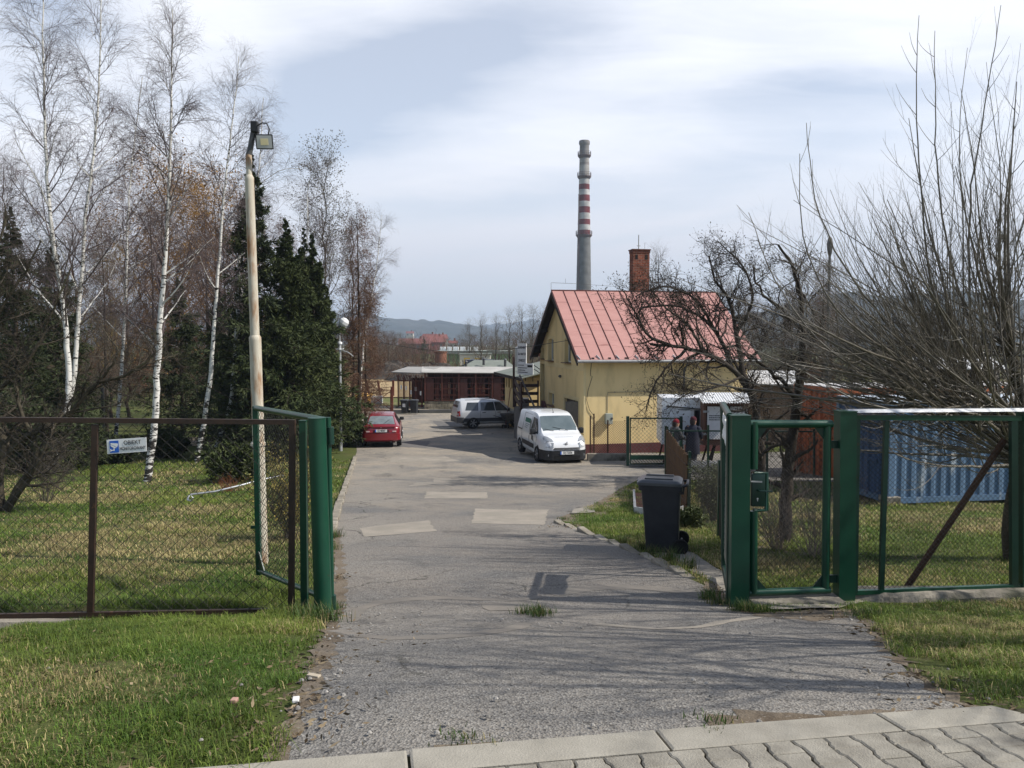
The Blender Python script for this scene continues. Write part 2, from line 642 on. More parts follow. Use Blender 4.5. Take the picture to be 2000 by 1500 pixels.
ASPH = mat("asphalt", (0.165, 0.155, 0.14), (0.235, 0.215, 0.19), scale=0.55, detail=8, rough=0.92, bump=0.8, bscale=70, c3=(0.09, 0.085, 0.08), s3=85, t3=(0.56, 0.66), spec=0.25)
def asphalt_mat():
    m = bpy.data.materials.new("worn_asphalt"); m.use_nodes = True
    N, L = m.node_tree.nodes, m.node_tree.links
    b = N["Principled BSDF"]; b.inputs["Roughness"].default_value = 0.93; b.inputs["Specular IOR Level"].default_value = 0.25
    tc = N.new("ShaderNodeTexCoord")
    def noise(s, d, r=0.6, dist=0.0):
        n = N.new("ShaderNodeTexNoise"); n.inputs["Scale"].default_value = s; n.inputs["Detail"].default_value = d
        n.inputs["Roughness"].default_value = r; n.inputs["Distortion"].default_value = dist
        L.new(tc.outputs["Object"], n.inputs["Vector"]); return n.outputs["Fac"]
    def rng(src, a, b_, c=0.0, d=1.0):
        n = N.new("ShaderNodeMapRange"); n.inputs[1].default_value = a; n.inputs[2].default_value = b_; n.inputs[3].default_value = c; n.inputs[4].default_value = d
        L.new(src, n.inputs[0]); return n.outputs[0]
    def mix(f, a, b_):
        n = N.new("ShaderNodeMix"); n.data_type = 'RGBA'; L.new(f, n.inputs[0])
        for i, v in ((6, a), (7, b_)):
            if isinstance(v, tuple): n.inputs[i].default_value = (*v, 1)
            else: L.new(v, n.inputs[i])
        return n.outputs[2]
    # grey near the street, sandy and paler further into the yard (dust driven over it)
    sp = N.new("ShaderNodeSeparateXYZ"); L.new(tc.outputs["Object"], sp.inputs[0])
    ya = N.new("ShaderNodeMath"); ya.operation = 'MULTIPLY_ADD'; L.new(noise(0.5, 4), ya.inputs[0]); ya.inputs[1].default_value = 9.0; L.new(sp.outputs[1], ya.inputs[2])
    base = mix(rng(ya.outputs[0], 8, 13), (0.228, 0.206, 0.178), (0.22, 0.188, 0.155))
    base = mix(rng(ya.outputs[0], 17, 34), base, (0.42, 0.345, 0.25))
    base = mix(rng(noise(0.45, 10, 0.7, 0.9), 0.38, 0.62), base, mix(rng(noise(0.3, 2), 0.4, 0.6), (0.125, 0.12, 0.115), (0.27, 0.24, 0.2)))
    v = N.new("ShaderNodeTexVoronoi"); v.inputs["Scale"].default_value = 85; L.new(tc.outputs["Object"], v.inputs["Vector"])
    hsv = N.new("ShaderNodeSeparateColor"); L.new(v.outputs["Color"], hsv.inputs[0])
    stone = mix(rng(hsv.outputs[0], 0.0, 1.0), (0.1, 0.1, 0.1), (0.36, 0.345, 0.315))
    base = mix(rng(hsv.outputs[1], 0.2, 0.9, 0.15, 0.62), base, stone)
    pit = rng(noise(48, 4, 0.75), 0.57, 0.63)
    pm = N.new("ShaderNodeMath"); pm.operation = 'MULTIPLY'; L.new(pit, pm.inputs[0]); pm.inputs[1].default_value = 0.75
    base = mix(pm.outputs[0], base, (0.06, 0.058, 0.055))
    st_ = N.new("ShaderNodeMath"); st_.operation = 'MULTIPLY'; L.new(rng(noise(1.1, 5, .65, .8), .56, .68), st_.inputs[0]); st_.inputs[1].default_value = .5
    base = mix(st_.outputs[0], base, (0.085, 0.08, 0.075))
    # hairline cracks
    vc = N.new("ShaderNodeTexVoronoi"); vc.feature = 'DISTANCE_TO_EDGE'; vc.inputs["Scale"].default_value = 0.55
    nm = N.new("ShaderNodeTexNoise"); nm.inputs["Scale"].default_value = 2.5; nm.inputs["Detail"].default_value = 6
    L.new(tc.outputs["Object"], nm.inputs["Vector"])
    vm = N.new("ShaderNodeVectorMath"); vm.operation = 'MULTIPLY_ADD'
    L.new(nm.outputs["Color"], vm.inputs[0]); vm.inputs[1].default_value = (0.7, 0.7, 0.0); L.new(tc.outputs["Object"], vm.inputs[2])
    L.new(vm.outputs[0], vc.inputs["Vector"])
    ck = N.new("ShaderNodeMath"); ck.operation = 'MULTIPLY'
    L.new(rng(vc.outputs["Distance"], 0.004, 0.010, 0.7, 0.0), ck.inputs[0]); L.new(rng(noise(0.45, 2), 0.5, 0.58), ck.inputs[1])
    base = mix(ck.outputs[0], base, (0.05, 0.048, 0.04))
    L.new(base, b.inputs["Base Color"])
    bn = N.new("ShaderNodeBump"); bn.inputs["Strength"].default_value = 0.9; bn.inputs["Distance"].default_value = 0.006
    hm = N.new("ShaderNodeMath"); hm.operation = 'SUBTRACT'; L.new(v.outputs["Distance"], hm.inputs[0]); L.new(pit, hm.inputs[1])
    hm.inputs[0].default_value = 0
    inv = N.new("ShaderNodeMath"); inv.operation = 'MULTIPLY'; L.new(hm.outputs[0], inv.inputs[0]); inv.inputs[1].default_value = 1.3
    L.new(inv.outputs[0], bn.inputs["Height"]); L.new(bn.outputs[0], b.inputs["Normal"])
    return m
WORN = asphalt_mat()
ground_sheet("driveway", DRIVE, 0.005, WORN)

# thin sheets on the asphalt: paler repairs and a few darker patches
PATCH_L = mat("patch_concrete", (0.33, 0.29, 0.24), (0.255, 0.23, 0.19), scale=2.2, rough=0.95, bump=0.4, bscale=90, c3=(0.16, 0.15, 0.14), s3=60, t3=(0.58, 0.7), spec=0.2)
PATCH_T = mat("patch_sandy_seam", (0.225, 0.2, 0.17), (0.18, 0.165, 0.145), scale=3, rough=0.95, bump=0.4, bscale=80, spec=0.2)
PATCH_D = mat("patch_dark", (0.115, 0.11, 0.105), (0.155, 0.145, 0.135), scale=6, rough=0.9, bump=0.6, bscale=80, c3=(0.2, 0.19, 0.17), s3=90, t3=(0.6, 0.68), spec=0.25)
def rough_edge(pts, amp=0.035, step=0.16):
    """a traced outline in metres with a slightly broken edge"""
    out = []
    n = len(pts)
    for i in range(n):
        a, b = np.array(pts[i]), np.array(pts[(i+1) % n])
        k = max(1, int(np.linalg.norm(b - a) / step))
        for j in range(k):
            p = a + (b - a) * j / k
            out.append(tuple(p + (RNG.random(2) - 0.5) * 2 * amp))
    return out
def patch(pts, m, dz=0.017, amp=0.03):
    dz = 0.008 + (dz - 0.017)*0.5
    return ground_sheet("road_patch", rough_edge(gp(pts), amp), dz, m)
patch([(928, 994), (1000, 996), (1071, 996), (1064, 1026), (990, 1024), (920, 1023)], PATCH_L)
patch([(706, 1032), (770, 1024), (838, 1017), (852, 1038), (780, 1044), (708, 1049)], PATCH_L)
patch([(833, 961), (952, 962), (950, 974), (828, 974)], PATCH_L)
patch([(815, 942), (880, 943), (884, 949), (800, 950)], PATCH_L)
patch([(848, 935), (896, 937), (890, 942), (846, 942)], PATCH_L)
patch([(765, 893), (870, 892), (900, 901), (760, 903)], PATCH_L)
patch([(845, 822), (905, 827), (902, 835), (855, 833)], PATCH_D, amp=0.06)
patch([(1000, 893), (1060, 900), (1040, 907), (985, 900)], PATCH_D, amp=0.06)
patch([(730, 858), (840, 862), (835, 875), (725, 872)], PATCH_D, amp=0.1)
def band(px, w, m, dz, amp=0.02):
    c = np.array(gp(px))
    t = np.gradient(c, axis=0); t /= np.linalg.norm(t, axis=1, keepdims=True)
    nrm = np.stack([-t[:, 1], t[:, 0]], 1)
    ww = w * (0.7 + 0.6 * RNG.random((len(c), 1)))
    ring = np.concatenate([c + nrm*ww/2, (c - nrm*ww/2)[::-1]])
    return ground_sheet("road_patch", rough_edge([tuple(p) for p in ring], amp, 0.12), 0.0072 if m is PATCH_T else 0.0076, m)
band([(672, 1215), (700, 1190), (740, 1178), (800, 1171), (860, 1168), (930, 1171), (1000, 1173), (1056, 1166)], 0.17, PATCH_T, 0.0165)
band([(655, 1232), (700, 1243), (770, 1248), (850, 1246), (930, 1240), (1000, 1230), (1036, 1216)], 0.15, PATCH_T, 0.0165)
band([(1078, 1162), (1130, 1152), (1200, 1147), (1280, 1150), (1340, 1158), (1390, 1170)], 0.2, PATCH_T, 0.0165)
band([(1165, 1220), (1230, 1226), (1290, 1230), (1360, 1226), (1430, 1214), (1480, 1206)], 0.12, PATCH_L, 0.0165)
patch([(944, 1180), (1050, 1176), (1060, 1190), (1020, 1200), (1000, 1192), (960, 1196)], PATCH_T, 0.0185, 0.04)

DIRT = mat("bare_dirt", (0.13, 0.1, 0.07), (0.2, 0.165, 0.125), scale=3.5, rough=0.97, bump=0.9, bscale=40, c3=(0.28, 0.25, 0.21), s3=35, t3=(0.6, 0.68), spec=0.15)
def dirt(pts, dz=0.02, amp=0.05): return ground_sheet("dirt", rough_edge(gp(pts), amp, 0.07), 0.0064 + (dz-.02)*.3, DIRT)
dirt([(640, 1215), (660, 1210), (664, 1250), (640, 1300), (620, 1360), (594, 1430), (560, 1490), (520, 1492), (556, 1400), (585, 1320), (610, 1260)])
dirt([(640, 1195), (652, 1120), (652, 1050), (664, 1045), (672, 1100), (676, 1160), (665, 1205)])
dirt([(840, 1462), (900, 1450), (950, 1450), (962, 1459), (860, 1474)], 0.021)
dirt([(1390, 1395), (1480, 1390), (1560, 1400), (1700, 1392), (1790, 1388), (1800, 1398), (1600, 1415), (1380, 1432)], 0.021)
dirt([(1440, 1190), (1560, 1170), (1660, 1180), (1690, 1200), (1600, 1215), (1480, 1205)], 0.022)
dirt([(1660, 1190), (1690, 1180), (1720, 1230), (1800, 1320), (1880, 1372), (1985, 1412), (1985, 1425), (1920, 1400), (1810, 1345), (1740, 1290), (1690, 1225)], 0.022)
dirt([(1090, 1012), (1160, 985), (1215, 952), (1250, 945), (1215, 985), (1160, 1015), (1130, 1030)], 0.022)
dirt([(1370, 1150), (1400, 1120), (1440, 1140), (1440, 1180), (1420, 1178)], 0.022)
dirt([(1440, 1062), (1500, 1045), (1590, 1055), (1600, 1085), (1520, 1090)], 0.022)

# terrain
xs = np.concatenate([-np.geomspace(12, 6000, 60)[::-1], np.arange(-11.75, 12, 0.25), np.geomspace(12, 6000, 60)])
XX, YY = np.meshgrid(xs, ROWS)
ZZ = gz(XX, YY)
ni = len(xs)
V = np.stack([XX, YY, ZZ], -1).reshape(-1, 3)
i = np.arange(len(ROWS)-1)[:, None] * ni + np.arange(ni-1)[None, :]
Q = np.stack([i, i+1, i+ni+1, i+ni], -1).reshape(-1, 4)
SOIL = mat("turf_soil", (0.058, 0.08, 0.02), (0.105, 0.11, 0.04), scale=0.6, detail=8, rough=0.97, bump=1.0, bscale=30, c3=(0.085, 0.065, 0.042), s3=1.6, t3=(0.56, 0.7), spec=0.1)
tg = np_mesh("ground", V, [Q], SOIL, smooth=True); tg["kind"] = "structure"

STRAW = mat("dry_field", (0.36, 0.27, 0.15), (0.29, 0.21, 0.11), scale=0.08, rough=0.95, c3=(0.2, 0.19, 0.09), s3=0.03, t3=(0.55, 0.7), spec=0.1)
ground_sheet("field", [(-16.5, 69), (-4, 70), (3, 78), (-2, 116), (-27, 118)], 0.08, STRAW)
ground_sheet("meadow", [(-16, 58.5), (-5.5, 58), (-4, 68), (-28, 69.5), (-24, 60)], 0.05, mat("meadow_green", (0.1, 0.12, 0.04), (0.17, 0.15, 0.07), scale=0.4, rough=0.95, spec=0.1))
SAND = mat("sandy_track", (0.33, 0.28, 0.21), (0.26, 0.21, 0.155), scale=0.9, rough=0.96, bump=0.4, bscale=20, spec=0.15)
ground_sheet("path", [(-21, 36.5), (-15, 35.2), (-9.6, 35.6), (-7.4, 36.5), (-7.4, 39.5), (-10, 39.2), (-15, 39.2), (-21, 40)], 0.02, SAND)
ground_sheet("path", [(-11.5, 57.5), (-6.0, 55.2), (-6.0, 57.6), (-10.5, 60.5), (-18, 62.5), (-26, 62.5), (-26, 60.3), (-18, 60.2)], 0.06, SAND)
STONE_PATH = mat("path_flags", (0.3, 0.27, 0.225), (0.2, 0.185, 0.16), scale=4, rough=0.93, bump=0.5, bscale=40, spec=0.2)
PATHPOLY = gp([(1262, 1078), (1318, 1066), (1360, 1085), (1412, 1118), (1438, 1150), (1425, 1172), (1395, 1140), (1330, 1106)])
ground_sheet("path", rough_edge(PATHPOLY, 0.03), 0.009, STONE_PATH)
ground_sheet("path", rough_edge(gp([(1462, 1176), (1560, 1160), (1640, 1160), (1690, 1180), (1640, 1192), (1500, 1196)]), 0.04), 0.03, STONE_PATH)
ground_sheet("path", rough_edge(gp([(1118, 996), (1165, 992), (1160, 1003), (1118, 1006)]), 0.03), 0.03, STONE_PATH)
YARD2 = ground_sheet("yard", [(4.4, 23.2), (12.5, 22.6), (13, 33), (4.6, 31.5)], 0.016, mat("yard_gravel", (0.2, 0.185, 0.165), (0.13, 0.12, 0.105), scale=1.5, rough=0.95, bump=0.6, bscale=30, spec=0.15))

# rows of kerb stones beside the driveway (one laid kerb each)
KERB = mat("kerb_stone", (0.33, 0.295, 0.24), (0.2, 0.175, 0.135), scale=5, rough=0.92, bump=0.6, bscale=40, island=0.18, spec=0.2)
def kerb_row(px, w, h, ln, gap, jit):
    pts = np.array(gp(px)); seg = np.linalg.norm(np.diff(pts, axis=0), axis=1); cum = np.concatenate([[0], np.cumsum(seg)])
    mb = MB(); s = 0.0
    while s < cum[-1] - ln:
        l = ln * random.uniform(0.7, 1.25)
        m_ = s + l/2
        p = [np.interp(m_, cum, pts[:, k]) for k in (0, 1)]
        q = [np.interp(min(cum[-1], m_ + 0.1), cum, pts[:, k]) for k in (0, 1)]
        a = math.atan2(q[1]-p[1], q[0]-p[0]) + random.uniform(-jit, jit)
        ww = w*random.uniform(0.85, 1.15)
        mb.bbox((p[0]+random.uniform(-.01, .01), p[1], float(gz(*p)) + h/2 - 0.09 + random.uniform(-.012, .012)), (l-gap, ww, h+0.06), 0.012, a)
        s += l
    o = mb.build("kerb", KERB); o["kind"] = "structure"; return o
kerb_row([(645, 1050), (655, 1012), (668, 970), (678, 940), (687, 915), (694, 893)], 0.13, 0.14, 0.3, 0.03, 0.06)
kerb_row([(1088, 1021), (1130, 1036), (1200, 1062), (1270, 1092), (1330, 1120), (1395, 1152)], 0.12, 0.085, 0.62, 0.02, 0.03)

# ------------------------------------------------------------------ pavement
def paver_mat():
    m = mat("paver_concrete", (0.33, 0.305, 0.255), (0.25, 0.23, 0.19), scale=9, detail=6, rough=0.92, bump=0.5, bscale=120, island=0.1, c3=(0.165, 0.15, 0.125), s3=3.2, t3=(0.5, 0.7), spec=0.2)
    return m
PAV = paver_mat()
zp = float(gz(0, 2.5))
def kw(u, v):                       # kerb coordinates -> xy ; u along the kerb, v towards the camera
    p = K0 + KD*u + KN*v
    return p[0], p[1]
def zpave(u, v):
    p = kw(u, v); return float(gz(p[0], p[1]))
mb = MB()
def slab(poly, top, inset=0.004, depth=0.05):
    n = len(poly)
    jit = random.uniform(-0.002, 0.002)
    rings = []
    for ins, z in ((inset*1.6, top), (0.0, top-0.005), (0.0, top-depth)):
        r = []
        for k in range(n):
            a, b, d = np.array(poly[k-1]), np.array(poly[k]), np.array(poly[(k+1) % n])
            e1, e2 = (b-a)/np.linalg.norm(b-a), (d-b)/np.linalg.norm(d-b)
            n1, n2 = np.array([-e1[1], e1[0]]), np.array([-e2[1], e2[0]])
            q = b + (n1+n2)/(1+n1@n2)*ins
            x, y = kw(q[0], q[1])
            r.append((x, y, z - top + zpave(q[0], q[1]) + PT + jit))
        rings.append(r)
    vs = [p for r in rings for p in r]
    fs = [tuple(range(n))]
    for i in range(2):
        for k in range(n):
            k2 = (k+1) % n
            fs.append((i*n+k, (i+1)*n+k, (i+1)*n+k2, i*n+k2))
    mb.add(vs, fs)
PT = 0.035
HW, HN = 0.067, 0.055
pitch = HW + HN + 0.006
prof = [(-0.098, HW), (-0.062, HW), (-0.040, HN), (0.040, HN), (0.062, HW), (0.098, HW)]
polyp = [(w, v) for v, w in prof] + [(-w, v) for v, w in prof[::-1]]
col = 0
u = -1.8
while u < KLEN + 1.2:
    off = 0.1 if col % 2 else 0.0
    for r in range(-1, 14):
        v = 0.29 + r*0.2 + off
        if v < 0.28: 
            continue
        if v - 0.098 < 0.185: continue
        j = random.uniform(-0.003, 0.003)
        zt = zpave(u, v) + PT + random.uniform(-0.003, 0.003)
        slab([(u + a + j, v + b_) for a, b_ in polyp], zt)
    if off == 0.0 or True:
        pass
    u += pitch; col += 1
# half stones closing the row against the kerb
u = -1.8; col = 0
while u < KLEN + 1.2:
    if col % 2:
        slab([(u-HN, 0.193), (u+HN, 0.193), (u+HN, 0.232), (u+HW, 0.254), (u+HW, 0.288), (u-HW, 0.288), (u-HW, 0.254), (u-HN, 0.232)], zpave(u, 0.25) + PT)
    u += pitch; col += 1
pav = mb.build("pavement", PAV); pav["kind"] = "structure"
mb = MB()
KS = mat("kerb_slab", (0.335, 0.31, 0.26), (0.26, 0.24, 0.2), scale=5, detail=7, rough=0.92, bump=0.35, bscale=110, island=0.06, c3=(0.22, 0.21, 0.18), s3=2.5, t3=(0.6, 0.78), spec=0.2)
u = -1.52
while u < KLEN - 0.05:
    slab([(u+0.006, -0.005), (u+0.994 if u+1 < KLEN else KLEN, 0.0), (u+0.994 if u + 1 < KLEN else KLEN+0.1, 0.18), (u+0.006, 0.18)], zpave(u+0.5, 0.1) + PT + random.uniform(-.004, .004), 0.006, 0.1)
    u += 1.0
kk = mb.build("kerb", KS); kk["kind"] = "structure"
JOINT = mat("joint_sand", (0.075, 0.068, 0.045), (0.05, 0.05, 0.028), scale=14, rough=0.97, bump=0.6, bscale=60, spec=0.1)
c = [kw(-2.4, 0.02), kw(KLEN+1.6, 0.02), kw(KLEN+1.6, 3.2), kw(-2.4, 3.2)]
ground_sheet("pavement", c, 0.016, JOINT)
# ------------------------------------------------------------------ fences, gates, poles near the street
BROWN = mat("brown_fence_paint", (0.028, 0.017, 0.012), (0.045, 0.024, 0.015), scale=14, rough=0.55, bump=0.15, bscale=60, c3=(0.11, 0.05, 0.022), s3=9, t3=(0.66, 0.74), spec=0.4)
GREEN = mat("green_gloss_paint", (0.005, 0.046, 0.026), (0.008, 0.058, 0.032), scale=4, rough=0.32, bump=0.06, bscale=50, c3=(0.035, 0.03, 0.018), s3=13, t3=(0.66, 0.7), spec=0.5)
GREEN_D = mat("green_dark_paint", (0.005, 0.028, 0.019), (0.007, 0.036, 0.024), scale=5, rough=0.38, bump=0.06, bscale=50, c3=(0.035, 0.026, 0.015), s3=11, t3=(0.67, 0.71), spec=0.5)
WIRE = mat("wire_dark", (0.018, 0.016, 0.015), (0.032, 0.028, 0.025), scale=3, rough=0.7, metal=0.0, spec=0.4)
GALV = mat("galvanised", (0.52, 0.53, 0.54), (0.38, 0.39, 0.4), scale=10, rough=0.45, metal=0.6, bump=0.1, bscale=40)
RUST = mat("rust", (0.05, 0.028, 0.019), (0.085, 0.045, 0.027), scale=18, rough=0.9, bump=0.4, bscale=60, spec=0.2)
CONC = mat("old_concrete", (0.3, 0.27, 0.22), (0.2, 0.18, 0.15), scale=4, rough=0.95, bump=0.7, bscale=30, c3=(0.075, 0.075, 0.055), s3=2.5, t3=(0.5, 0.68), spec=0.15)
WHITE = mat("white_paint", (0.78, 0.78, 0.77), (0.7, 0.7, 0.69), scale=6, rough=0.5, spec=0.4)
BLACK = mat("black_plastic", (0.014, 0.015, 0.017), (0.024, 0.025, 0.027), scale=8, rough=0.5, spec=0.4)
INK = mat("black_ink", (0.012, 0.012, 0.014), rough=0.6)

# brown chain-link fence on the left
f = thing("chain_link_fence", "brown steel framed chain-link fence with a monitoring sign hung on it", "fence", W(180, 1200, 6.8))
base = Vector(f.location)
def rel(p, o): return vec(p) - Vector(o.location)
def fb(p0, p1, w, h, name, o, m, up=(0, 1, 0)):
    return MB().bar(rel(p0, o), rel(p1, o), w, h, up).build(name, m, o)
YF = 6.8
fb(W(-160, 818, YF), W(577, 824.5, YF), 0.042, 0.04, "top_rail", f, BROWN)
fb(W(-160, 1206, YF), W(572, 1192, YF), 0.04, 0.035, "bottom_rail", f, BROWN)
fb(W(186, 829, YF), W(177, 1197, YF), 0.052, 0.03, "post", f, BROWN)
fb(W(571, 829, YF), W(569, 1189, YF), 0.05, 0.036, "post", f, BROWN)
a, b, c = np.array(W(-160, 828, YF)), np.array(W(570, 828, YF)), np.array(W(-160, 1199, YF))
ux = (b-a)/np.linalg.norm(b-a); h = a[2]-c[2]
Vw, Qw = wire_mesh(np.array([a[0], YF, c[2]]) - np.array(f.location), ux, (0, 0, 1), np.linalg.norm(b-a), h, 0.116, 0.0021, 0.9)
np_mesh("wire_mesh", Vw, [Qw], WIRE, f)
# concrete footing
o = thing("concrete_footing", "cracked weathered concrete footing strip under the brown chain-link fence", "footing", W(100, 1228, 6.8))
def footing(x0, x1, top, th, dep):
    mb = MB(); n = 26
    ring = []
    for i in range(n+1):
        x = x0 + (x1-x0)*i/n
        j = lambda s=0.012: random.uniform(-s, s)
        ring.append([(x, YF-dep/2+j(), top-th), (x, YF-dep/2+j(.02), top-0.04+j()), (x, YF-dep/2+0.03+j(), top+j(.006)), (x, YF+dep/2, top), (x, YF+dep/2, top-th)])
    vs = [rel(p, o) for r in ring for p in r]
    fs = [(i*5+k, (i+1)*5+k, (i+1)*5+k+1, i*5+k+1) for i in range(n) for k in range(4)]
    mb.add(vs, fs + [tuple(range(5)), tuple(n*5+k for k in range(5))[::-1]])
    return mb
footing(W(-300, 1210, YF)[0], W(612, 1210, YF)[0], W(200, 1207, YF)[2], 0.5, 0.26).build("footing_body", CONC, o, smooth=35)

# sign
s = thing("warning_sign", "white rectangular sign with blue camera pictogram hung on brown chain-link fence", "sign", W(247, 870, 6.77))
p0, p1, p2, p3 = [rel(W(*q, 6.765), s) for q in ((208, 859), (285.5, 854), (286.5, 881.5), (210, 887))]
MB().prism([p0, p3, p2, p1], (0, 0.004, 0)).build("panel", WHITE, s)
ex = (p1-p0).normalized(); ez = Vector((0, -1, 0)); wv = (p1-p0); hv = (p3-p0)
SB = mat("sign_blue", (0.02, 0.11, 0.48), rough=0.5)
def sp(u, v, d=0.002): return p0 + wv*u + hv*v + Vector((0, -d, 0))
MB().prism([sp(0.07, 0.1), sp(0.07, 0.93), sp(0.3, 0.93), sp(0.3, 0.1)], (0, -0.001, 0)).build("blue_field", SB, s)
cam_icon = MB()
def icon(pts): cam_icon.prism([sp(u, v, 0.0035) for u, v in pts], (0, -0.001, 0))
icon([(0.1, 0.24), (0.1, 0.33), (0.255, 0.56), (0.285, 0.42), (0.28, 0.3)]); icon([(0.1, 0.35), (0.1, 0.47), (0.19, 0.62), (0.25, 0.6)])
icon([(0.085, 0.66), (0.085, 0.84), (0.105, 0.84), (0.105, 0.66)]); icon([(0.105, 0.72), (0.105, 0.79), (0.19, 0.79), (0.19, 0.62), (0.165, 0.62), (0.165, 0.72)])
cam_icon.build("camera_pictogram", WHITE, s)
text("lettering", "OBIEKT", 0.052, INK, s, frame(sp(0.645, 0.3, 0.003), ex, ez), bold=0.0, sx=0.86)
text("lettering", "MONITOROWANY", 0.041, INK, s, frame(sp(0.645, 0.7, 0.003), ex, ez), bold=0.0, sx=0.64)
for u in (0.03, 0.96):
    tie = MB().tube([sp(u, 0.02, 0.004), sp(u, -0.1, 0.0), sp(u+0.01, 0.1, -0.02)], 0.0025, 5)
    tie.build("wire_tie", WIRE, s)

# green gate post, left
def post(name, label, px_t, px_b, y, w, sq, grp=None, d=None):
    t, b = vec(W(*px_t, y)), vec(W(*px_b, y))
    o = thing(name, label, "gate post", (b.x, b.y, b.z), 0, grp)
    t, b = t - b, Vector((0, 0, -0.25))
    if sq:
        mb = MB().bar(b, t, w, d or w, (0, 1, 0)); mb.build("post_tube", GREEN, o)
        MB().bar(t - Vector((0, 0, 0.002)), t + Vector((0, 0, 0.006)), w*1.08, (d or w)*1.08, (0, 1, 0)).build("cap", GREEN, o)
    else:
        MB().tube([b, t], w/2, 28).build("post_tube", GREEN, o, smooth=40)
        MB().tube([t - Vector((0, 0, 0.002)), t + Vector((0, 0, 0.006))], w*0.52, 28).build("cap", GREEN, o, smooth=40)
    return o
gp1 = post("gate_post", "thick round green steel gate post at the left edge of the driveway", (619, 817), (633, 1218), 6.72, 0.15, False)
gp2 = post("fence_post", "slim square green post with flared cap beside thick round gate post", (592, 822), (595, 1203), 6.85, 0.058, True)
gp2["category"] = "post"

# open gate leaf, left
H, Ev = vec(W(641, 815, 6.84)), vec(W(499, 797, 8.1))
Hb = vec(W(648, 1200, 6.84)); Eb = vec(W(506, 1122, 8.1))
g = thing("gate_leaf", "open green tubular gate leaf with chain-link swung in beside the lawn", "gate", tuple(Hb))
R_ = lambda p: vec(p) - Hb
J = vec(W(606, 816, 7.05)); Jb = vec(W(600, 1184, 7.0))
MB().tube([R_(H) + Vector((0, 0, 0)), Vector((0, 0, -0.03))], 0.024, 14).build("hinge_stile", GREEN, g, smooth=40)
MB().tube([R_(Ev), R_(H) + Vector((0, 0, -0.03))], 0.029, 14).build("top_bar", GREEN, g, smooth=40)
MB().bar(R_(Ev) + Vector((0, 0, 0.02)), R_(Eb), 0.05, 0.05, (0, 1, 0)).build("stile", GREEN, g)
MB().tube([R_(Eb) + Vector((0, 0, 0.04)), Vector((0, 0, 0.12))], 0.026, 14).build("bottom_bar", GREEN, g, smooth=40)
ud = (Hb - Eb); ud.z = 0; LL = ud.length; ud.normalize()
e = R_(Eb)
MB().prism([e + Vector((0, 0, 0.04)), e + ud*0.2 + Vector((0, 0, 0.03)), e + Vector((0, 0, 0.28))], Vector((ud.y, -ud.x, 0))*0.012).build("corner_plate", GREEN_D, g)
for zt in (R_(H).z - 0.16, 0.10):
    MB().tube([(0.012, -0.01, zt - 0.075), (0.008, -0.01, zt + 0.075)], 0.034, 16).build("hinge", GREEN_D, g, smooth=40)
MB().box(e + Vector((-0.03, 0.0, 0.5)), (0.09, 0.02, 0.03)).build("latch", GREEN, g)
zb = Eb.z + 0.06 - Hb.z
Vw, Qw = wire_mesh(np.array(e + Vector((0, 0, 0.06))), np.array(ud), (0, 0, 1), LL - 0.03, (Ev.z - Eb.z) - 0.07, 0.062, 0.0018, 0.95)
np_mesh("wire_mesh", Vw, [Qw], WIRE, g)

# right gate posts, pedestrian gate
YR1, YR2 = 7.05, 7.2
gp3 = post("gate_post", "green square gate post between the wheelie bin and the pedestrian gate", (1443, 811), (1441, 1184), YR1, 0.165, True)
gp4 = post("gate_post", "green square gate post between pedestrian gate and fence panel", (1651, 803), (1649, 1163), YR2, 0.15, True)
g = thing("pedestrian_gate", "closed green pedestrian gate with lock box, handle and chain-link infill", "gate", W(1545, 1165, 7.12))
gl = lambda px, py: rel(W(px, py, 7.08 + (px-1462)/163*0.1), g)
R0 = 0.036
tl, tr, bl, br = gl(1473, 828), gl(1616, 828), gl(1471, 1158), gl(1612, 1152)
MB().tube([tl + Vector((-.04, 0, 0)), tr + Vector((.04, 0, 0))], R0, 14).build("top_bar", GREEN, g, smooth=40)
MB().tube([bl + Vector((-.04, 0, 0)), br + Vector((.04, 0, 0))], R0*0.95, 14).build("bottom_bar", GREEN, g, smooth=40)
MB().tube([tl + Vector((0, 0, .02)), gl(1472, 916)], R0, 14).build("lock_stile", GREEN, g, smooth=40)
MB().tube([gl(1472, 998), bl], R0, 14).build("lock_stile", GREEN, g, smooth=40)
MB().tube([tr + Vector((0, 0, .02)), br], R0, 14).build("hinge_stile", GREEN, g, smooth=40)
dY = Vector((0, 0.012, 0))
for q in ([(1474, 834), (1500, 834), (1474, 868)], [(1615, 834), (1590, 834), (1615, 866)], [(1472, 1152), (1500, 1153), (1472, 1122)], [(1612, 1148), (1584, 1151), (1612, 1116)]):
    MB().prism([gl(*p) for p in q], dY).build("gusset", GREEN_D, g)
lb = MB().bbox((gl(1480, 957)), (0.125, 0.05, 0.30), 0.012)
lk = lb.build("lock_box", GREEN_D, g, smooth=40)
MB().tube([gl(1472, 924), gl(1497, 924), gl(1497, 996), gl(1472, 997)], 0.02, 10).build("lock_frame", GREEN, g, smooth=40)
hp = gl(1478, 956) + Vector((0, -0.03, 0))
MB().tube([hp, hp + Vector((0, -0.045, 0)), hp + Vector((0.012, -0.05, 0)), hp + Vector((0.115, -0.05, -0.004))], 0.0085, 8).build("handle", GREEN_D, g, smooth=50)
kp = gl(1478, 973) + Vector((0, -0.0265, 0))
MB().lathe([(0.0085, 0), (0.0085, 0.003)], kp, 12, 'Y').box(kp + Vector((0, 0.0, -0.013)), (0.007, 0.003, 0.02)).build("keyhole", GALV, g)
MB().bar(gl(1464, 939)+Vector((0, -.03, 0)), gl(1486, 940)+Vector((0, -.03, 0)), 0.012, 0.012).build("bolt", GALV, g)
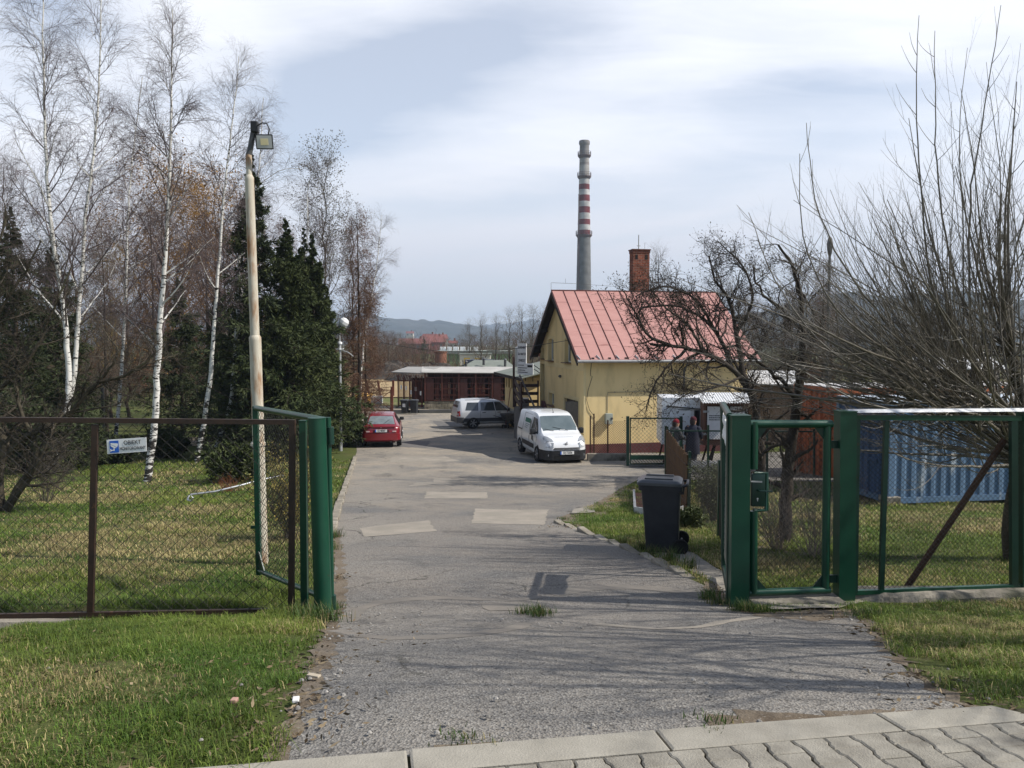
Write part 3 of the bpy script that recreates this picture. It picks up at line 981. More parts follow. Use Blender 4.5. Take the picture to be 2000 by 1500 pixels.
for y in (868, 1130):
    MB().bar(gl(1618, y), gl(1637, y), 0.03, 0.07, (0, 0, 1)).build("hinge", GREEN_D, g)
a = np.array(gl(1474, 1148)); b = np.array(gl(1614, 1146)); ux = (b-a)/np.linalg.norm(b-a)
Vw, Qw = wire_mesh(a + np.array([0, .02, 0]), ux, (0, 0, 1), np.linalg.norm(b-a), gl(1474, 836).z - a[2], 0.062, 0.0017, 1.0)
np_mesh("wire_mesh", Vw, [Qw], WIRE, g)

# green fence panel at the right
f = thing("wire_fence", "green framed chain-link fence panel with galvanised cap rail on the right", "fence", W(1820, 1150, 7.3))
yq = lambda px: 7.2 + (px-1655)/345*0.22
fr = lambda px, py, dy=0: rel(W(px, py, yq(px) + dy), f)
fb2 = lambda p, q, w, h, n, m=GREEN_D: MB().bar(p, q, w, h, (0, 1, 0)).build(n, m, f)
fb2(fr(1668, 815), fr(2040, 817), 0.045, 0.05, "top_bar", GREEN)
fb2(fr(1664, 1157), fr(2040, 1143), 0.04, 0.045, "bottom_bar", GREEN)
fb2(fr(1673, 818), fr(1668, 1157), 0.05, 0.05, "stile")
fb2(fr(1731, 822), fr(1721, 1152), 0.042, 0.04, "stile")
fb2(fr(1979, 820), fr(1980, 1146), 0.06, 0.05, "stile")
cr = [fr(px, py, -0.01) for px, py in ((1656, 803), (1760, 802), (1860, 801), (1960, 800), (2060, 800))]
MB().prism([cr[0]+Vector((0, -.035, -.012)), cr[-1]+Vector((0, -.035, -.012)), cr[-1]+Vector((0, .0, .014)), cr[0]+Vector((0, .0, .014))], (0, 0.06, 0.0)).build("cap_rail", GALV, f)
a = np.array(fr(1672, 1152)); b = np.array(fr(2040, 1140)); ux = (b-a)/np.linalg.norm(b-a); ux0 = ux.copy()
Vw, Qw = wire_mesh(a + np.array([0, .03, 0]), ux, (0, 0, 1), np.linalg.norm(b-a), fr(1672, 820).z - a[2], 0.05, 0.0017, 0.95)
np_mesh("wire_mesh", Vw, [Qw], WIRE, f)
post("fence_post", "thick green fence post at the right end of the fence panel", (2004, 806), (2004, 1160), 7.44, 0.12, True)["category"] = "post"
br_ = thing("brace_pipe", "rusty diagonal brace pipe leaning behind the green fence panel", "pipe", W(1772, 1150, 7.75))
MB().tube([rel(W(1768, 1152, 7.75), br_), rel(W(1866, 1005, 7.6), br_), rel(W(1962, 858, 7.48), br_)], 0.031, 12).build("pipe", RUST, br_, smooth=40)
o = thing("concrete_footing", "low grey concrete footing under the green fence panel", "footing", W(1850, 1165, 7.3))
YF = 7.32
footing(W(1655, 1165, 7.3)[0], W(2200, 1160, 7.3)[0], W(1850, 1153, 7.3)[2], 0.4, 0.24).build("footing_body", CONC, o, smooth=35)
o = thing("doorstep", "cracked concrete step under the pedestrian gate", "step", W(1540, 1175, 7.1))
YF = 7.1
footing(W(1462, 1172, 7.1)[0], W(1640, 1172, 7.1)[0], W(1540, 1168, 7.1)[2], 0.25, 0.3).build("step_slab", CONC, o, smooth=35)

# open right leaf of the driveway gate, seen almost edge on
g = thing("gate_leaf", "open green gate leaf with chain-link, folded back beside pedestrian gate", "gate", W(1428, 1180, 7.1))
Pn_t, Pn_b = rel(W(1425, 813, 7.1), g), rel(W(1424, 1180, 7.1), g)
Pf_t, Pf_b = rel(W(1412, 790, 8.35), g), rel(W(1414, 1108, 8.35), g)
MB().tube([Pf_t, Pn_t], 0.032, 14).build("top_bar", GREEN, g, smooth=40)
MB().tube([Pf_b, Pn_b + Vector((0, 0, .1))], 0.028, 14).build("bottom_bar", GREEN_D, g, smooth=40)
MB().bar(Pf_t, Pf_b, 0.05, 0.05, (0, 1, 0)).build("stile", GREEN_D, g)
MB().bar(Pn_t, Pn_b, 0.05, 0.05, (0, 1, 0)).build("hinge_stile", GREEN_D, g)
for zz_ in (0.28, 1.3):
    MB().tube([Pn_b + Vector((.03, -.03, zz_-.07)), Pn_b + Vector((.03, -.03, zz_+.07))], 0.032, 14).build("hinge", GREEN_D, g, smooth=40)
u_ = np.array(Pf_b - Pn_b); u_[2] = 0; Lw = np.linalg.norm(u_)
Vw, Qw = wire_mesh(np.array(Pn_b + Vector((0, 0, .12))), u_/Lw, (0, 0, 1), Lw, Pn_t.z - Pn_b.z - .15, 0.06, 0.0019, 1.0)
np_mesh("wire_mesh", Vw, [Qw], GALV, g)
b = thing("paper_notice", "white sheet tied to the open gate leaf beside the pedestrian gate", "notice", W(1418, 838, 7.7))
def lf(t, z, off=-0.02):       # along the leaf
    p = Vector(g.location) + Pn_b.lerp(Pf_b, t); return Vector((p.x + off, p.y, z)) - Vector(b.location)
mb = MB(); n = 8
zt_, zb_ = W(1418, 815, 7.7)[2], W(1418, 862, 7.7)[2]
gr = [[lf(0.12 + 0.8*i/n, zt_ + (zb_-zt_)*j/n, -0.035 - 0.012*math.sin(i*1.3) - 0.01*math.sin(j*1.1+i)) for i in range(n+1)] for j in range(n+1)]
mb.add([p for r in gr for p in r], [(j*(n+1)+i, j*(n+1)+i+1, (j+1)*(n+1)+i+1, (j+1)*(n+1)+i) for i in range(n) for j in range(n)])
mb.build("sheet", WHITE, b, smooth=True).modifiers.new("t", 'SOLIDIFY').thickness = 0.002

# ------------------------------------------------------------------ floodlight pole
CREAM = mat("cream_rusty_pole", (0.54, 0.5, 0.41), (0.46, 0.41, 0.32), scale=5, rough=0.6, bump=0.12, bscale=40, c3=(0.27, 0.125, 0.045), s3=2.2, t3=(0.5, 0.66), stretch=(3.5, 3.5, 0.7), spec=0.3)
P = thing("floodlight_pole", "tall stepped cream lamp pole with rust stains behind brown fence", "lamp pole", W(514, 1116, 9.2))
q = lambda px, py, dy=0: rel(W(px, py, 9.2 + dy), P)
def seg(a, b, r0, r1, name, m):
    MB().tube([q(*a), q(*b)], [r0, r1], 22).build(name, m, P, smooth=40)
bq = q(514, 1116)
MB().tube([bq + Vector((0, 0, -.3)), q(498.5, 665), q(498, 659), q(497.8, 655)], [0.068, 0.068, 0.069, 0.054], 22).build("lower_section", CREAM, P, smooth=40)
MB().tube([q(497.8, 658), q(487.2, 352), q(487, 347), q(486.8, 342)], [0.053, 0.051, 0.052, 0.036], 22).build("middle_section", CREAM, P, smooth=40)
MB().tube([q(486.8, 345), q(485.8, 302)], 0.034, 18).build("upper_section", CREAM, P, smooth=40)
MB().lathe([(0.086, 0), (0.086, 0.03), (0.07, 0.045)], q(504, 870), 20).build("collar", CREAM, P, smooth=30)
DKM = mat("dark_metal", (0.06, 0.06, 0.062), (0.1, 0.1, 0.1), scale=9, rough=0.5, metal=0.3)
MB().tube([q(485.5, 304), q(489, 290), q(497, 246)], [0.034, 0.033, 0.031], 16).build("bracket_arm", DKM, P, smooth=50)
MB().bbox(q(498, 249), (0.085, 0.09, 0.13), 0.015).build("junction_box", BLACK, P)
MB().tube([q(502, 246, -.04), q(512, 240, -.05), q(521, 241, -.05), q(526, 252, -.05), q(524, 262, -.03)], 0.008, 7).build("cable", BLACK, P, smooth=50)
MB().tube([q(490, 262), q(490, 236)], 0.004, 6).build("rod", DKM, P)
MB().bar(q(497, 262), q(506, 270, -.05), 0.03, 0.03).bar(q(500, 274), q(506, 272, -.05), 0.02, 0.02).build("lamp_bracket", BLACK, P)
fl = MB()
cF = q(516.5, 277, -0.08)
xF, zF = Vector((0.93, -0.28, -0.1)).normalized(), Vector((0.22, -0.93, -0.28)).normalized()
MF = frame((0, 0, 0), xF, zF)
def FB(w, h, d, off, b=0.006):
    bm = bmesh.new(); bmesh.ops.create_cube(bm, size=1.0); bmesh.ops.scale(bm, vec=(w, h, d), verts=bm.verts)
    bmesh.ops.bevel(bm, geom=bm.edges, offset=b, segments=2, affect='EDGES')
    mb = MB(); bm.verts.index_update()
    R3 = MF.to_3x3()
    mb.add([cF + R3 @ (v.co + Vector((0, 0, off))) for v in bm.verts], [tuple(v.index for v in f_.verts) for f_ in bm.faces]); bm.free()
    return mb
hd = FB(0.19, 0.165, 0.035, 0).build("lamp_housing", BLACK, P)
FB(0.165, 0.14, 0.006, 0.0175, 0.002).build("reflector", mat("lamp_reflector", (0.55, 0.57, 0.6), rough=0.25, metal=0.3), hd)
FB(0.085, 0.07, 0.006, 0.0215, 0.002).build("light_chip", mat("lamp_phosphor", (0.75, 0.66, 0.4), rough=0.4), hd)

# silver street lamp further down
SLV = mat("silver_pole", (0.42, 0.43, 0.44), (0.34, 0.345, 0.35), scale=4, rough=0.5, metal=0.35, spec=0.4)
P = thing("street_lamp", "silver street lamp with white lantern beside the dwarf pine and driveway", "street lamp", G(665, 881))
YL = P.location.y
q = lambda px, py, dy=0: rel(W(px, py, YL + dy), P)
MB().tube([q(665, 881) + Vector((0, 0, -.3)), q(665, 848)], 0.085, 14).tube([q(665, 850), q(663.5, 672)], [0.07, 0.06], 14).build("pole", SLV, P, smooth=40)
MB().tube([q(663.5, 676), q(662.5, 632), q(666, 624)], 0.035, 10).build("upper_pole", SLV, P, smooth=50)
MB().lathe([(0.1, 0), (0.1, 0.08), (0.06, 0.1)], q(663.7, 672), 14).build("collar", WHITE, P, smooth=30)
MB().lathe([(0.11, 0), (0.11, 0.06)], q(663.7, 683), 14).bar(q(658, 682, -.05), q(671, 681, -.05), 0.06).build("collar", WHITE, P, smooth=30)
MB().tube([q(668, 684), q(680, 688), q(690, 696)], 0.02, 6).build("bracket_arm", SLV, P)
ln = MB().lathe([(0.02, -0.2), (0.13, -0.17), (0.2, -0.05), (0.2, 0.07), (0.14, 0.17), (0.03, 0.2)], (0, 0, 0), 8)
ln.v = [tuple(q(671.5, 630) + Matrix.Rotation(rad(35), 3, 'Y') @ Vector(v)) for v in ln.v]
ln.build("lantern", WHITE, P)
MB().lathe([(0.15, -0.02), (0.11, 0.03)], q(671, 640), 8).build("lantern_glass", mat("lantern_shade", (0.12, 0.12, 0.12), rough=0.3), P)

# bent white pipe lying on the lawn (one end lifted)
o = thing("bent_pipe", "bent pale metal pipe lying on the lawn by the rusty pole", "pipe", G(420, 962))
d_ = 0.03
def gpp(px, py, up): 
    p = G(px, py); return rel((p[0], p[1], p[2] + up), o)
Yp = 12.6
qq = lambda px, py, Y: rel(W(px, py, Y), o)
MB().tube([qq(369, 968, 13.3), qq(366, 976, 13.2), qq(373, 979, 13.2), qq(377, 972, 13.2), qq(372, 966, 13.2), qq(420, 960, 13.3), qq(470, 948, 13.5), qq(510, 937, 13.8), qq(556, 928, 14.2)], 0.016, 8).build("pipe", GALV, o, smooth=60)

# ------------------------------------------------------------------ wheelie bin by the gate
def wheelie_bin(name, label, loc, rz, h=0.93, grp=None, m=None):
    o = thing(name, label, "wheelie bin", loc, rz, grp)
    m = m or BINM
    # local axes: +x = back (wheels), front at -x
    prof = [(0.0, 0.40, 0.40), (0.03, 0.41, 0.41), (0.5, 0.465, 0.445), (0.80, 0.51, 0.475)]
    mb = MB(); k = 24; vs = []
    def ring(z, dx, dy, x0=0.0):
        r = []
        for j in range(k):
            a = 2*math.pi*(j+.5)/k; e = 0.16
            cx_, sy_ = math.cos(a), math.sin(a)
            r.append((x0 + dx/2*math.copysign(abs(cx_)**e, cx_), dy/2*math.copysign(abs(sy_)**e, sy_), z))
        return r
    for z, dx, dy in prof: vs += ring(z*h/0.93 + 0.005, dx, dy, 0.02 - 0.03*z)
    n = len(prof)
    fs = [(i*k+j, i*k+(j+1) % k, (i+1)*k+(j+1) % k, (i+1)*k+j) for i in range(n-1) for j in range(k)] + [tuple(range(k))[::-1]]
    vs += ring(0.80*h/.93, 0.455, 0.42, -0.004) + ring(0.1, 0.38, 0.38, 0.01)
    for a_, b_ in ((n-1, n), (n, n+1)):
        fs += [(a_*k+j, a_*k+(j+1) % k, b_*k+(j+1) % k, b_*k+j) for j in range(k)]
    mb.add(vs, fs); body = mb.build("body", m, o, smooth=35)
    zr = 0.80*h/.93
    rim = MB(); rv = ring(zr-.05, 0.56, 0.52, -.004) + ring(zr+.015, 0.57, 0.53, -.004) + ring(zr+.015, 0.47, 0.43, -.004)+ring(zr-.05, 0.49, 0.45, -.004)
    rim.add(rv, [(i*k+j, i*k+(j+1) % k, ((i+1) % 4)*k+(j+1) % k, ((i+1) % 4)*k+j) for i in range(4) for j in range(k)])
    rim.build("rim", m, o, smooth=35)
    lid = MB(); lv = ring(zr+.018, 0.575, 0.54, -.02) + ring(zr+.05, 0.57, 0.535, -.02) + ring(zr+.075, 0.5, 0.47, -.02) + ring(zr+.085, 0.4, 0.36, -.02)
    lid.add(lv, [(i*k+j, i*k+(j+1) % k, (i+1)*k+(j+1) % k, (i+1)*k+j) for i in range(3) for j in range(k)] + [tuple(3*k+j for j in range(k)), tuple(range(k))[::-1]])
    for yy in (-.14, .14): lid.bbox((-0.03, yy, zr+.09), (0.36, 0.05, 0.02), 0.006)
    lid.bbox((-0.29, 0, zr+.04), (0.05, 0.22, 0.035), 0.008)
    lid.build("lid", BINL, o, smooth=35)
    MB().tube([(0.2, -.2, zr-.02), (0.3, -.2, zr+.02), (0.33, -.17, zr+.03), (0.33, .17, zr+.03), (0.3, .2, zr+.02), (0.2, .2, zr-.02)], 0.018, 10).build("handle", m, o, smooth=50)
    fr_ = MB()
    for yy in (-.12, 0.0, .12): fr_.bbox((0.265, yy, zr-.06), (0.05, 0.03, 0.09), 0.006)
    fr_.build("handle_bracket", m, o)
    MB().tube([(0.255, -.22, 0.1), (0.255, .22, 0.1)], 0.012, 8).build("axle", GALV, o)
    for s_ in (-1, 1):
        w = MB().lathe([(0.065, -.02), (0.092, -.026), (0.1, -.016), (0.1, .016), (0.092, .026), (0.065, .02)], (0.255, s_*.235, 0.1), 28, 'Y').build("wheel", RUB, o, smooth=35)
        hb = MB().lathe([(0.066, -.012), (0.066, .012)], (0.255, s_*.235, .1), 24, 'Y')
        hb.build("hub", BINM, w, smooth=35)
        sp_ = MB()
        for j in range(6):
            a = j*math.pi/3
            sp_.bar((0.255+.015*math.cos(a), s_*.25, .1+.015*math.sin(a)), (0.255+.06*math.cos(a), s_*.25, .1+.06*math.sin(a)), 0.012, 0.012)
        sp_.lathe([(0.018, -.006), (0.018, .006)], (0.255, s_*.252, .1), 12, 'Y')
        sp_.build("spokes", RUB, w)
    return o
BINM = mat("bin_anthracite", (0.02, 0.022, 0.027), (0.03, 0.032, 0.037), scale=5, rough=0.45, bump=0.05, bscale=80, c3=(0.06, 0.055, 0.05), s3=5, t3=(0.66, 0.8), spec=0.4)
BINL = mat("bin_lid_grey", (0.045, 0.047, 0.052), (0.07, 0.072, 0.075), scale=5, rough=0.35, spec=0.5)
RUB = mat("rubber", (0.012, 0.012, 0.012), (0.02, 0.02, 0.02), scale=20, rough=0.85, spec=0.2)
pb = G(1294, 1078)
wheelie_bin("wheelie_bin", "large anthracite wheelie bin standing beside the driveway near the gate", (pb[0], pb[1]+0.1, pb[2]+0.015), rad(-14), 1.0)

# brick flower bed behind the bin
fbp = G(1285, 990)
o = thing("flower_bed", "small flower bed with white edging and brick-red soil behind the wheelie bin", "flower bed", fbp)
e_ = [G(1238, 966), G(1240, 1003), G(1300, 1012), G(1338, 1000), G(1318, 966)]
MB().prism([rel((p[0], p[1], p[2]+.05), o) for p in e_], (0, 0, -.06)).build("soil", mat("brick_soil", (0.13, 0.045, 0.03), (0.09, 0.05, 0.035), scale=20, rough=0.95, bump=0.8), o)
mb = MB()
for a, b in ((0, 1), (1, 2), (2, 3), (3, 4)):
    mb.bar(rel((e_[a][0], e_[a][1], e_[a][2]+.06), o), rel((e_[b][0], e_[b][1], e_[b][2]+.06), o), 0.05, 0.14)
mb.build("edging", mat("white_edging", (0.55, 0.54, 0.5), (0.42, 0.41, 0.38), scale=9, rough=0.8), o)
# ------------------------------------------------------------------ yellow house
PLASTER = mat("yellow_plaster", (0.72, 0.555, 0.285), (0.67, 0.51, 0.255), scale=0.9, detail=7, rough=0.92, bump=0.25, bscale=50, c3=(0.52, 0.4, 0.215), s3=0.9, t3=(0.52, 0.74), stretch=(1.6, 1.6, 0.55), spec=0.15)
PALE = mat("pale_plaster", (0.68, 0.55, 0.3), (0.63, 0.5, 0.27), scale=1.2, rough=0.92, bump=0.2, bscale=50, spec=0.15)
MAROON = mat("maroon_plinth", (0.115, 0.04, 0.04), (0.085, 0.035, 0.035), scale=2, rough=0.85, bump=0.2, bscale=40, spec=0.2)
ROOFP = mat("pink_sheet_roof", (0.45, 0.24, 0.21), (0.4, 0.205, 0.18), scale=1.1, detail=7, rough=0.62, bump=0.08, bscale=10, c3=(0.3, 0.13, 0.11), s3=1.6, t3=(0.62, 0.76), stretch=(1, 3, 3), spec=0.25)
SEAM = mat("roof_seam", (0.075, 0.024, 0.02), (0.11, 0.035, 0.03), scale=6, rough=0.7, spec=0.25)  # seams much darker than the sheet: the ridges' shadow is in the colour
DWOOD = mat("dark_wood", (0.018, 0.013, 0.011), (0.03, 0.022, 0.017), scale=5, rough=0.8, stretch=(1, 1, 8), spec=0.2)
DBROWN = mat("brown_door_wood", (0.04, 0.022, 0.014), (0.028, 0.016, 0.01), scale=5, rough=0.6, stretch=(6, 6, 1), bump=0.2, bscale=30)
GLASS = mat("window_glass", (0.05, 0.06, 0.065), (0.08, 0.09, 0.095), scale=0.8, rough=0.06, spec=0.7)
BRICK = None
def brick_mat(name, c1, c2, mortar, sx, sc_=1.0, bw=0.25, rh=0.075):
    m = bpy.data.materials.new(name); m.use_nodes = True
    N, L = m.node_tree.nodes, m.node_tree.links
    b = N["Principled BSDF"]; b.inputs["Roughness"].default_value = 0.93; b.inputs["Specular IOR Level"].default_value = 0.15
    tc = N.new("ShaderNodeTexCoord"); sp_ = N.new("ShaderNodeSeparateXYZ"); L.new(tc.outputs["Object"], sp_.inputs[0])
    ad = N.new("ShaderNodeMath"); ad.operation = 'ADD'; L.new(sp_.outputs[0], ad.inputs[0]); L.new(sp_.outputs[1], ad.inputs[1])
    cb = N.new("ShaderNodeCombineXYZ"); L.new(ad.outputs[0], cb.inputs[0]); L.new(sp_.outputs[2], cb.inputs[1])
    br = N.new("ShaderNodeTexBrick"); L.new(cb.outputs[0], br.inputs["Vector"])
    br.inputs["Color1"].default_value = (*c1, 1); br.inputs["Color2"].default_value = (*c2, 1); br.inputs["Mortar"].default_value = (*mortar, 1)
    br.inputs["Scale"].default_value = 1.0; br.inputs["Brick Width"].default_value = bw; br.inputs["Row Height"].default_value = rh
    br.inputs["Mortar Size"].default_value = 0.008*sc_; br.inputs["Bias"].default_value = 0.0
    n = N.new("ShaderNodeTexNoise"); n.inputs["Scale"].default_value = 3.0; n.inputs["Detail"].default_value = 6; L.new(tc.outputs["Object"], n.inputs["Vector"])
    hs = N.new("ShaderNodeHueSaturation"); mr_ = N.new("ShaderNodeMapRange"); mr_.inputs[1].default_value = .3; mr_.inputs[2].default_value = .7; mr_.inputs[3].default_value = .55; mr_.inputs[4].default_value = 1.45
    L.new(n.outputs["Fac"], mr_.inputs[0]); L.new(mr_.outputs[0], hs.inputs["Value"]); L.new(br.outputs["Color"], hs.inputs["Color"]); L.new(hs.outputs[0], b.inputs["Base Color"])
    bn = N.new("ShaderNodeBump"); bn.inputs["Strength"].default_value = .7; bn.inputs["Distance"].default_value = .02; bn.invert = True
    L.new(br.outputs["Fac"], bn.inputs["Height"]); L.new(bn.outputs[0], b.inputs["Normal"])
    return m
BRICK = brick_mat("chimney_brick", (0.23, 0.065, 0.035), (0.14, 0.045, 0.03), (0.2, 0.165, 0.13), 1)

HC = Vector((2.93, 32.0, 0.0))
HA = math.atan2(0.2, 0.98)
H = thing("house", "yellow plastered gable house with pink sheet metal roof beside the yard", "house", HC, HA)
# local axes: x along the long wall, y into the depth (gable wall is x=0)
LN, DP = 7.2, 7.6
ZB, ZE, ZR = -3.45, 1.02, 3.70
def wall_panel(mb, axis, u0, u1, z0, z1, th, openings, gable=None):
    """wall with real openings. axis 'y': the gable wall x in [0,th]; axis 'x': the long wall y in [0,th]"""
    us = sorted({u0, u1, *[o_[0] for o_ in openings], *[o_[1] for o_ in openings]})
    zs = sorted({z0, z1, *[o_[2] for o_ in openings], *[o_[3] for o_ in openings]})
    for i in range(len(us)-1):
        for j in range(len(zs)-1):
            uc, zc = (us[i]+us[i+1])/2, (zs[j]+zs[j+1])/2
            if any(o_[0] < uc < o_[1] and o_[2] < zc < o_[3] for o_ in openings): continue
            c = (th/2, uc, zc) if axis == 'y' else (uc, th/2, zc)
            s_ = (th, us[i+1]-us[i], zs[j+1]-zs[j]) if axis == 'y' else (us[i+1]-us[i], th, zs[j+1]-zs[j])
            mb.box(c, s_)
OPEN = [(0.8, 3.0, ZB, -1.02), (4.82, 5.8, -1.55, -0.98), (1.97, 2.99, 0.55, 1.58), (4.94, 5.95, 0.55, 1.58), (6.72, 7.38, 0.6, 1.12), (6.68, 7.48, -1.78, 0.36)]
mb = MB()
TH = 0.32
wall_panel(mb, 'y', 0.0, DP, ZB, 1.62, TH, OPEN)
wl = MB()
for (v_, f_) in ((mb.v, mb.f),): wl.add(v_, f_)
# outline of the gable above the eave is clipped: rebuild as a prism from z 1.62 to the ridge
slope = (ZR - ZE) / (DP/2)
def ztop(y): return ZE + slope*(DP/2 - abs(y - DP/2)) - 0.06
wl.v = [(x, y, min(z, ztop(y))) for x, y, z in wl.v]
# finer: gable triangle
ya_, yb_ = 0.86, DP-0.86
wl.prism([(0, (1.62-ZE+.06)/slope, 1.62), (0, DP-(1.62-ZE+.06)/slope, 1.62), (0, DP/2, ztop(DP/2))], (TH, 0, 0))
wl.build("gable_wall", PLASTER, H)
lw = MB()
lw.box((LN/2 + TH/2, TH/2, (ZB+ZE)/2 - 0.04), (LN - TH, TH, ZE - ZB - 0.1))
lw.box((LN/2 + TH/2, DP-TH/2, (ZB+ZE)/2 - 0.04), (LN - TH, TH, ZE - ZB - 0.1))
lw.box((LN-TH/2-.002, DP/2, (ZB+ZE)/2 - 0.04), (TH, DP-2*TH, ZE-ZB-.1))
lw.prism([(LN-.002, TH, ZE-.1), (LN-.002, DP-TH, ZE-.1), (LN-.002, DP/2, ztop(DP/2)-.1)], (-TH, 0, 0))
lw.build("wall", PLASTER, H)
MB().box((TH+0.1+ (LN-TH)/2, DP/2, -1.9), (LN-TH-.7, DP-.8, 0.1)).box((3.5, DP/2, 0.3), (6, DP-.8, 0.1)).build("floor_slab", CONC, H)
# plinth, pale bands and window surrounds stand a few mm proud
MB().box((LN/2, -0.012, (ZB-2.72)/2 + 0), (LN+.02, 0.024, -2.72-ZB)).build("plinth", MAROON, H)
pb_ = MB()
pb_.box((-0.006, 6.68/2, 0.37), (0.012, 6.68, 0.2)).box((-0.006, 7.54, -0.6), (0.012, 0.12, 2.0))
pb_.box((-0.006, 0.04, -0.9), (0.012, 0.08, 2.34)).box((0.04-.006, -0.006, -0.8), (0.09, 0.012, 3.4))
pb_.build("pale_band", PALE, H)
for i_, (u0, u1, z0, z1) in enumerate(OPEN):
    sr = MB()
    b_ = 0.14 if i_ else 0.16
    sr.box((-0.004, u0-b_/2, (z0+z1)/2), (0.008, b_, z1-z0)); sr.box((-0.004, u1+b_/2, (z0+z1)/2), (0.008, b_, z1-z0))
    sr.box((-0.004, (u0+u1)/2, z1+b_/2), (0.008, u1-u0+2*b_, b_))
    sr.build("surround", PALE, H)
FRW = mat("window_frame_white", (0.6, 0.6, 0.58), rough=0.5)
for u0, u1, z0, z1 in OPEN[1:5]:
    fm = MB(); t_ = 0.06
    for uu in (u0+t_/2, u1-t_/2): fm.box((0.2, uu, (z0+z1)/2), (0.06, t_, z1-z0))
    for zz_ in (z0+t_/2, z1-t_/2): fm.box((0.2, (u0+u1)/2, zz_), (0.06, u1-u0-2*t_, t_))
    if u1-u0 > .9 and z1-z0 > .9: fm.box((0.2, (u0+u1)/2, (z0+z1)/2), (0.058, t_, z1-z0-2*t_))
    w_ = fm.build("window", FRW, H)
    MB().box((0.21, (u0+u1)/2, (z0+z1)/2), (0.012, u1-u0-2*t_, z1-z0-2*t_)).build("pane", GLASS, w_)
    MB().box((-0.02, (u0+u1)/2, z0-.015), (0.3, u1-u0+.1, 0.03)).build("sill", mat("sill_brown", (0.11, 0.05, 0.03), rough=0.7), w_)
# entrance door
d_ = MB().box((0.2, 7.08, -.71), (0.06, 0.8, 2.14))
for zz_ in (-1.4, -.7, .0): d_.box((0.165, 7.08, zz_), (0.012, 0.5, 0.45))
dr = d_.build("door", DBROWN, H)
MB().box((0.155, 7.08, -.05), (0.006, 0.14, 0.12)).build("door_plate", WHITE, dr)
MB().tube([(0.15, 6.78, -.75), (0.11, 6.78, -.75), (0.11, 6.9, -.75)], 0.012, 6).build("handle", GALV, dr)
# garage gate: left leaf closed (slatted), right leaf open
lf_ = MB().box((0.14, 2.42, -2.1), (0.05, 1.14, 2.1))
for k in range(8): lf_.box((0.108, 2.42, -3.0+.25*k), (0.014, 1.1, 0.03))
lf_.build("garage_door", DBROWN, H)
op = MB().bar((0.08, 0.84, -2.08), (-0.5, 1.02, -2.08), 0.05, 2.1, (0, 0, 1)); op.build("garage_door", mat("garage_leaf_grey", (0.13, 0.115, 0.1), (0.1, 0.09, 0.08), scale=6, rough=0.7, stretch=(5, 5, 1)), H)
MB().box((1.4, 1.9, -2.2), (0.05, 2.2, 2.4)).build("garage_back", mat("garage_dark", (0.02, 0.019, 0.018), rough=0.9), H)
# roof
OH, OV = 0.45, 0.42
def roof_pt(x, y, lift=0.0):        # front slope for y<DP/2
    return Vector((x, y, ZE + slope*(DP/2 - abs(y-DP/2)) + lift))
rf = MB()
x0_, x1_ = -OV, LN + 0.35
for ys in ((-OH, DP/2), (DP+OH, DP/2)):
    a_, b_ = ys
    n_ = Vector((0, -slope if a_ < 0 else slope, 1)).normalized()
    def rp(x, y): return Vector((x, y, ZE + slope*(DP/2 - abs(y-DP/2))))
    rf.prism([rp(x0_, a_), rp(x1_, a_), rp(x1_, b_), rp(x0_, b_)], Vector((0, 0, 0.05)))
RF = rf.build("roof", ROOFP, H)
sm = MB(); k = 0
xx = x0_ + 0.02
while xx < x1_:
    sm.bar(roof_pt(xx, -OH, 0.065), roof_pt(xx, DP/2-.03, 0.065), 0.022, 0.035, (0, 0, 1))
    if xx + .5 < x1_:
        for t_ in (0.28, 0.62, 0.93):
            tt = t_ + (0.09 if k % 2 else -0.09) + random.uniform(-.03, .03)
            if tt < 0.97:
                y_ = -OH + (DP/2+OH)*tt
                sm.bar(roof_pt(xx+.012, y_, 0.053), roof_pt(min(xx+.52, x1_), y_, 0.053), 0.016, 0.006, (0, 0, 1))
    xx += 0.535; k += 1
sm.tube([roof_pt(x0_, DP/2, 0.06), roof_pt(x1_, DP/2, 0.06)], 0.035, 8)
sm.build("seam", SEAM, RF)
bb = MB()
for s_ in (0, 1):
    a_ = -OH if not s_ else DP+OH
    bb.bar(roof_pt(x0_+.015, a_, -.12), roof_pt(x0_+.015, DP/2, -.12), 0.03, 0.2, (0, 0, 1))
    bb.prism([roof_pt(x0_+.03, a_, -.012), roof_pt(-0.002, a_, -.012), roof_pt(-0.002, DP/2, -.012), roof_pt(x0_+.03, DP/2, -.012)], (0, 0, -0.03))
for y_, z_ in ((0.15, 0), (DP/2-.0, 0), (DP-.15, 0), (1.6, 0), (DP-1.6, 0)):
    bb.box((-OV/2-.01, y_, ZE + slope*(DP/2-abs(y_-DP/2)) - .16), (OV-.05, 0.14, 0.18))
bb.build("barge_board", DWOOD, H)
ef = MB()
for k in range(11): ef.box((0.25 + .7*k, -.2, ZE-.16-.08), (0.09, 0.46, 0.11))
ef.prism([(x0_+.02, -OH+.02, ZE-slope*OH-.005), (x1_, -OH+.02, ZE-slope*OH-.005), (x1_, 0.0, ZE-.012), (x0_+.02, 0, ZE-.012)], (0, 0, -.02))
ef.build("rafter_ends", DWOOD, H)
gt = MB(); gz_ = ZE - slope*OH - 0.02
gt.tube([(x0_, -OH-.04, gz_), (x1_, -OH-.04, gz_-.02)], 0.062, 12)
gt.build("gutter", mat("grey_gutter", (0.24, 0.235, 0.23), (0.3, 0.3, 0.3), scale=3, rough=0.5, metal=0.3), H, smooth=40)
sn = MB()
for k in range(9):
    sn.bar((x0_+.12+.82*k, -OH+.0, gz_+.09), (x0_+.02+.82*k, -OH+.16, gz_+.24), 0.03, 0.05)
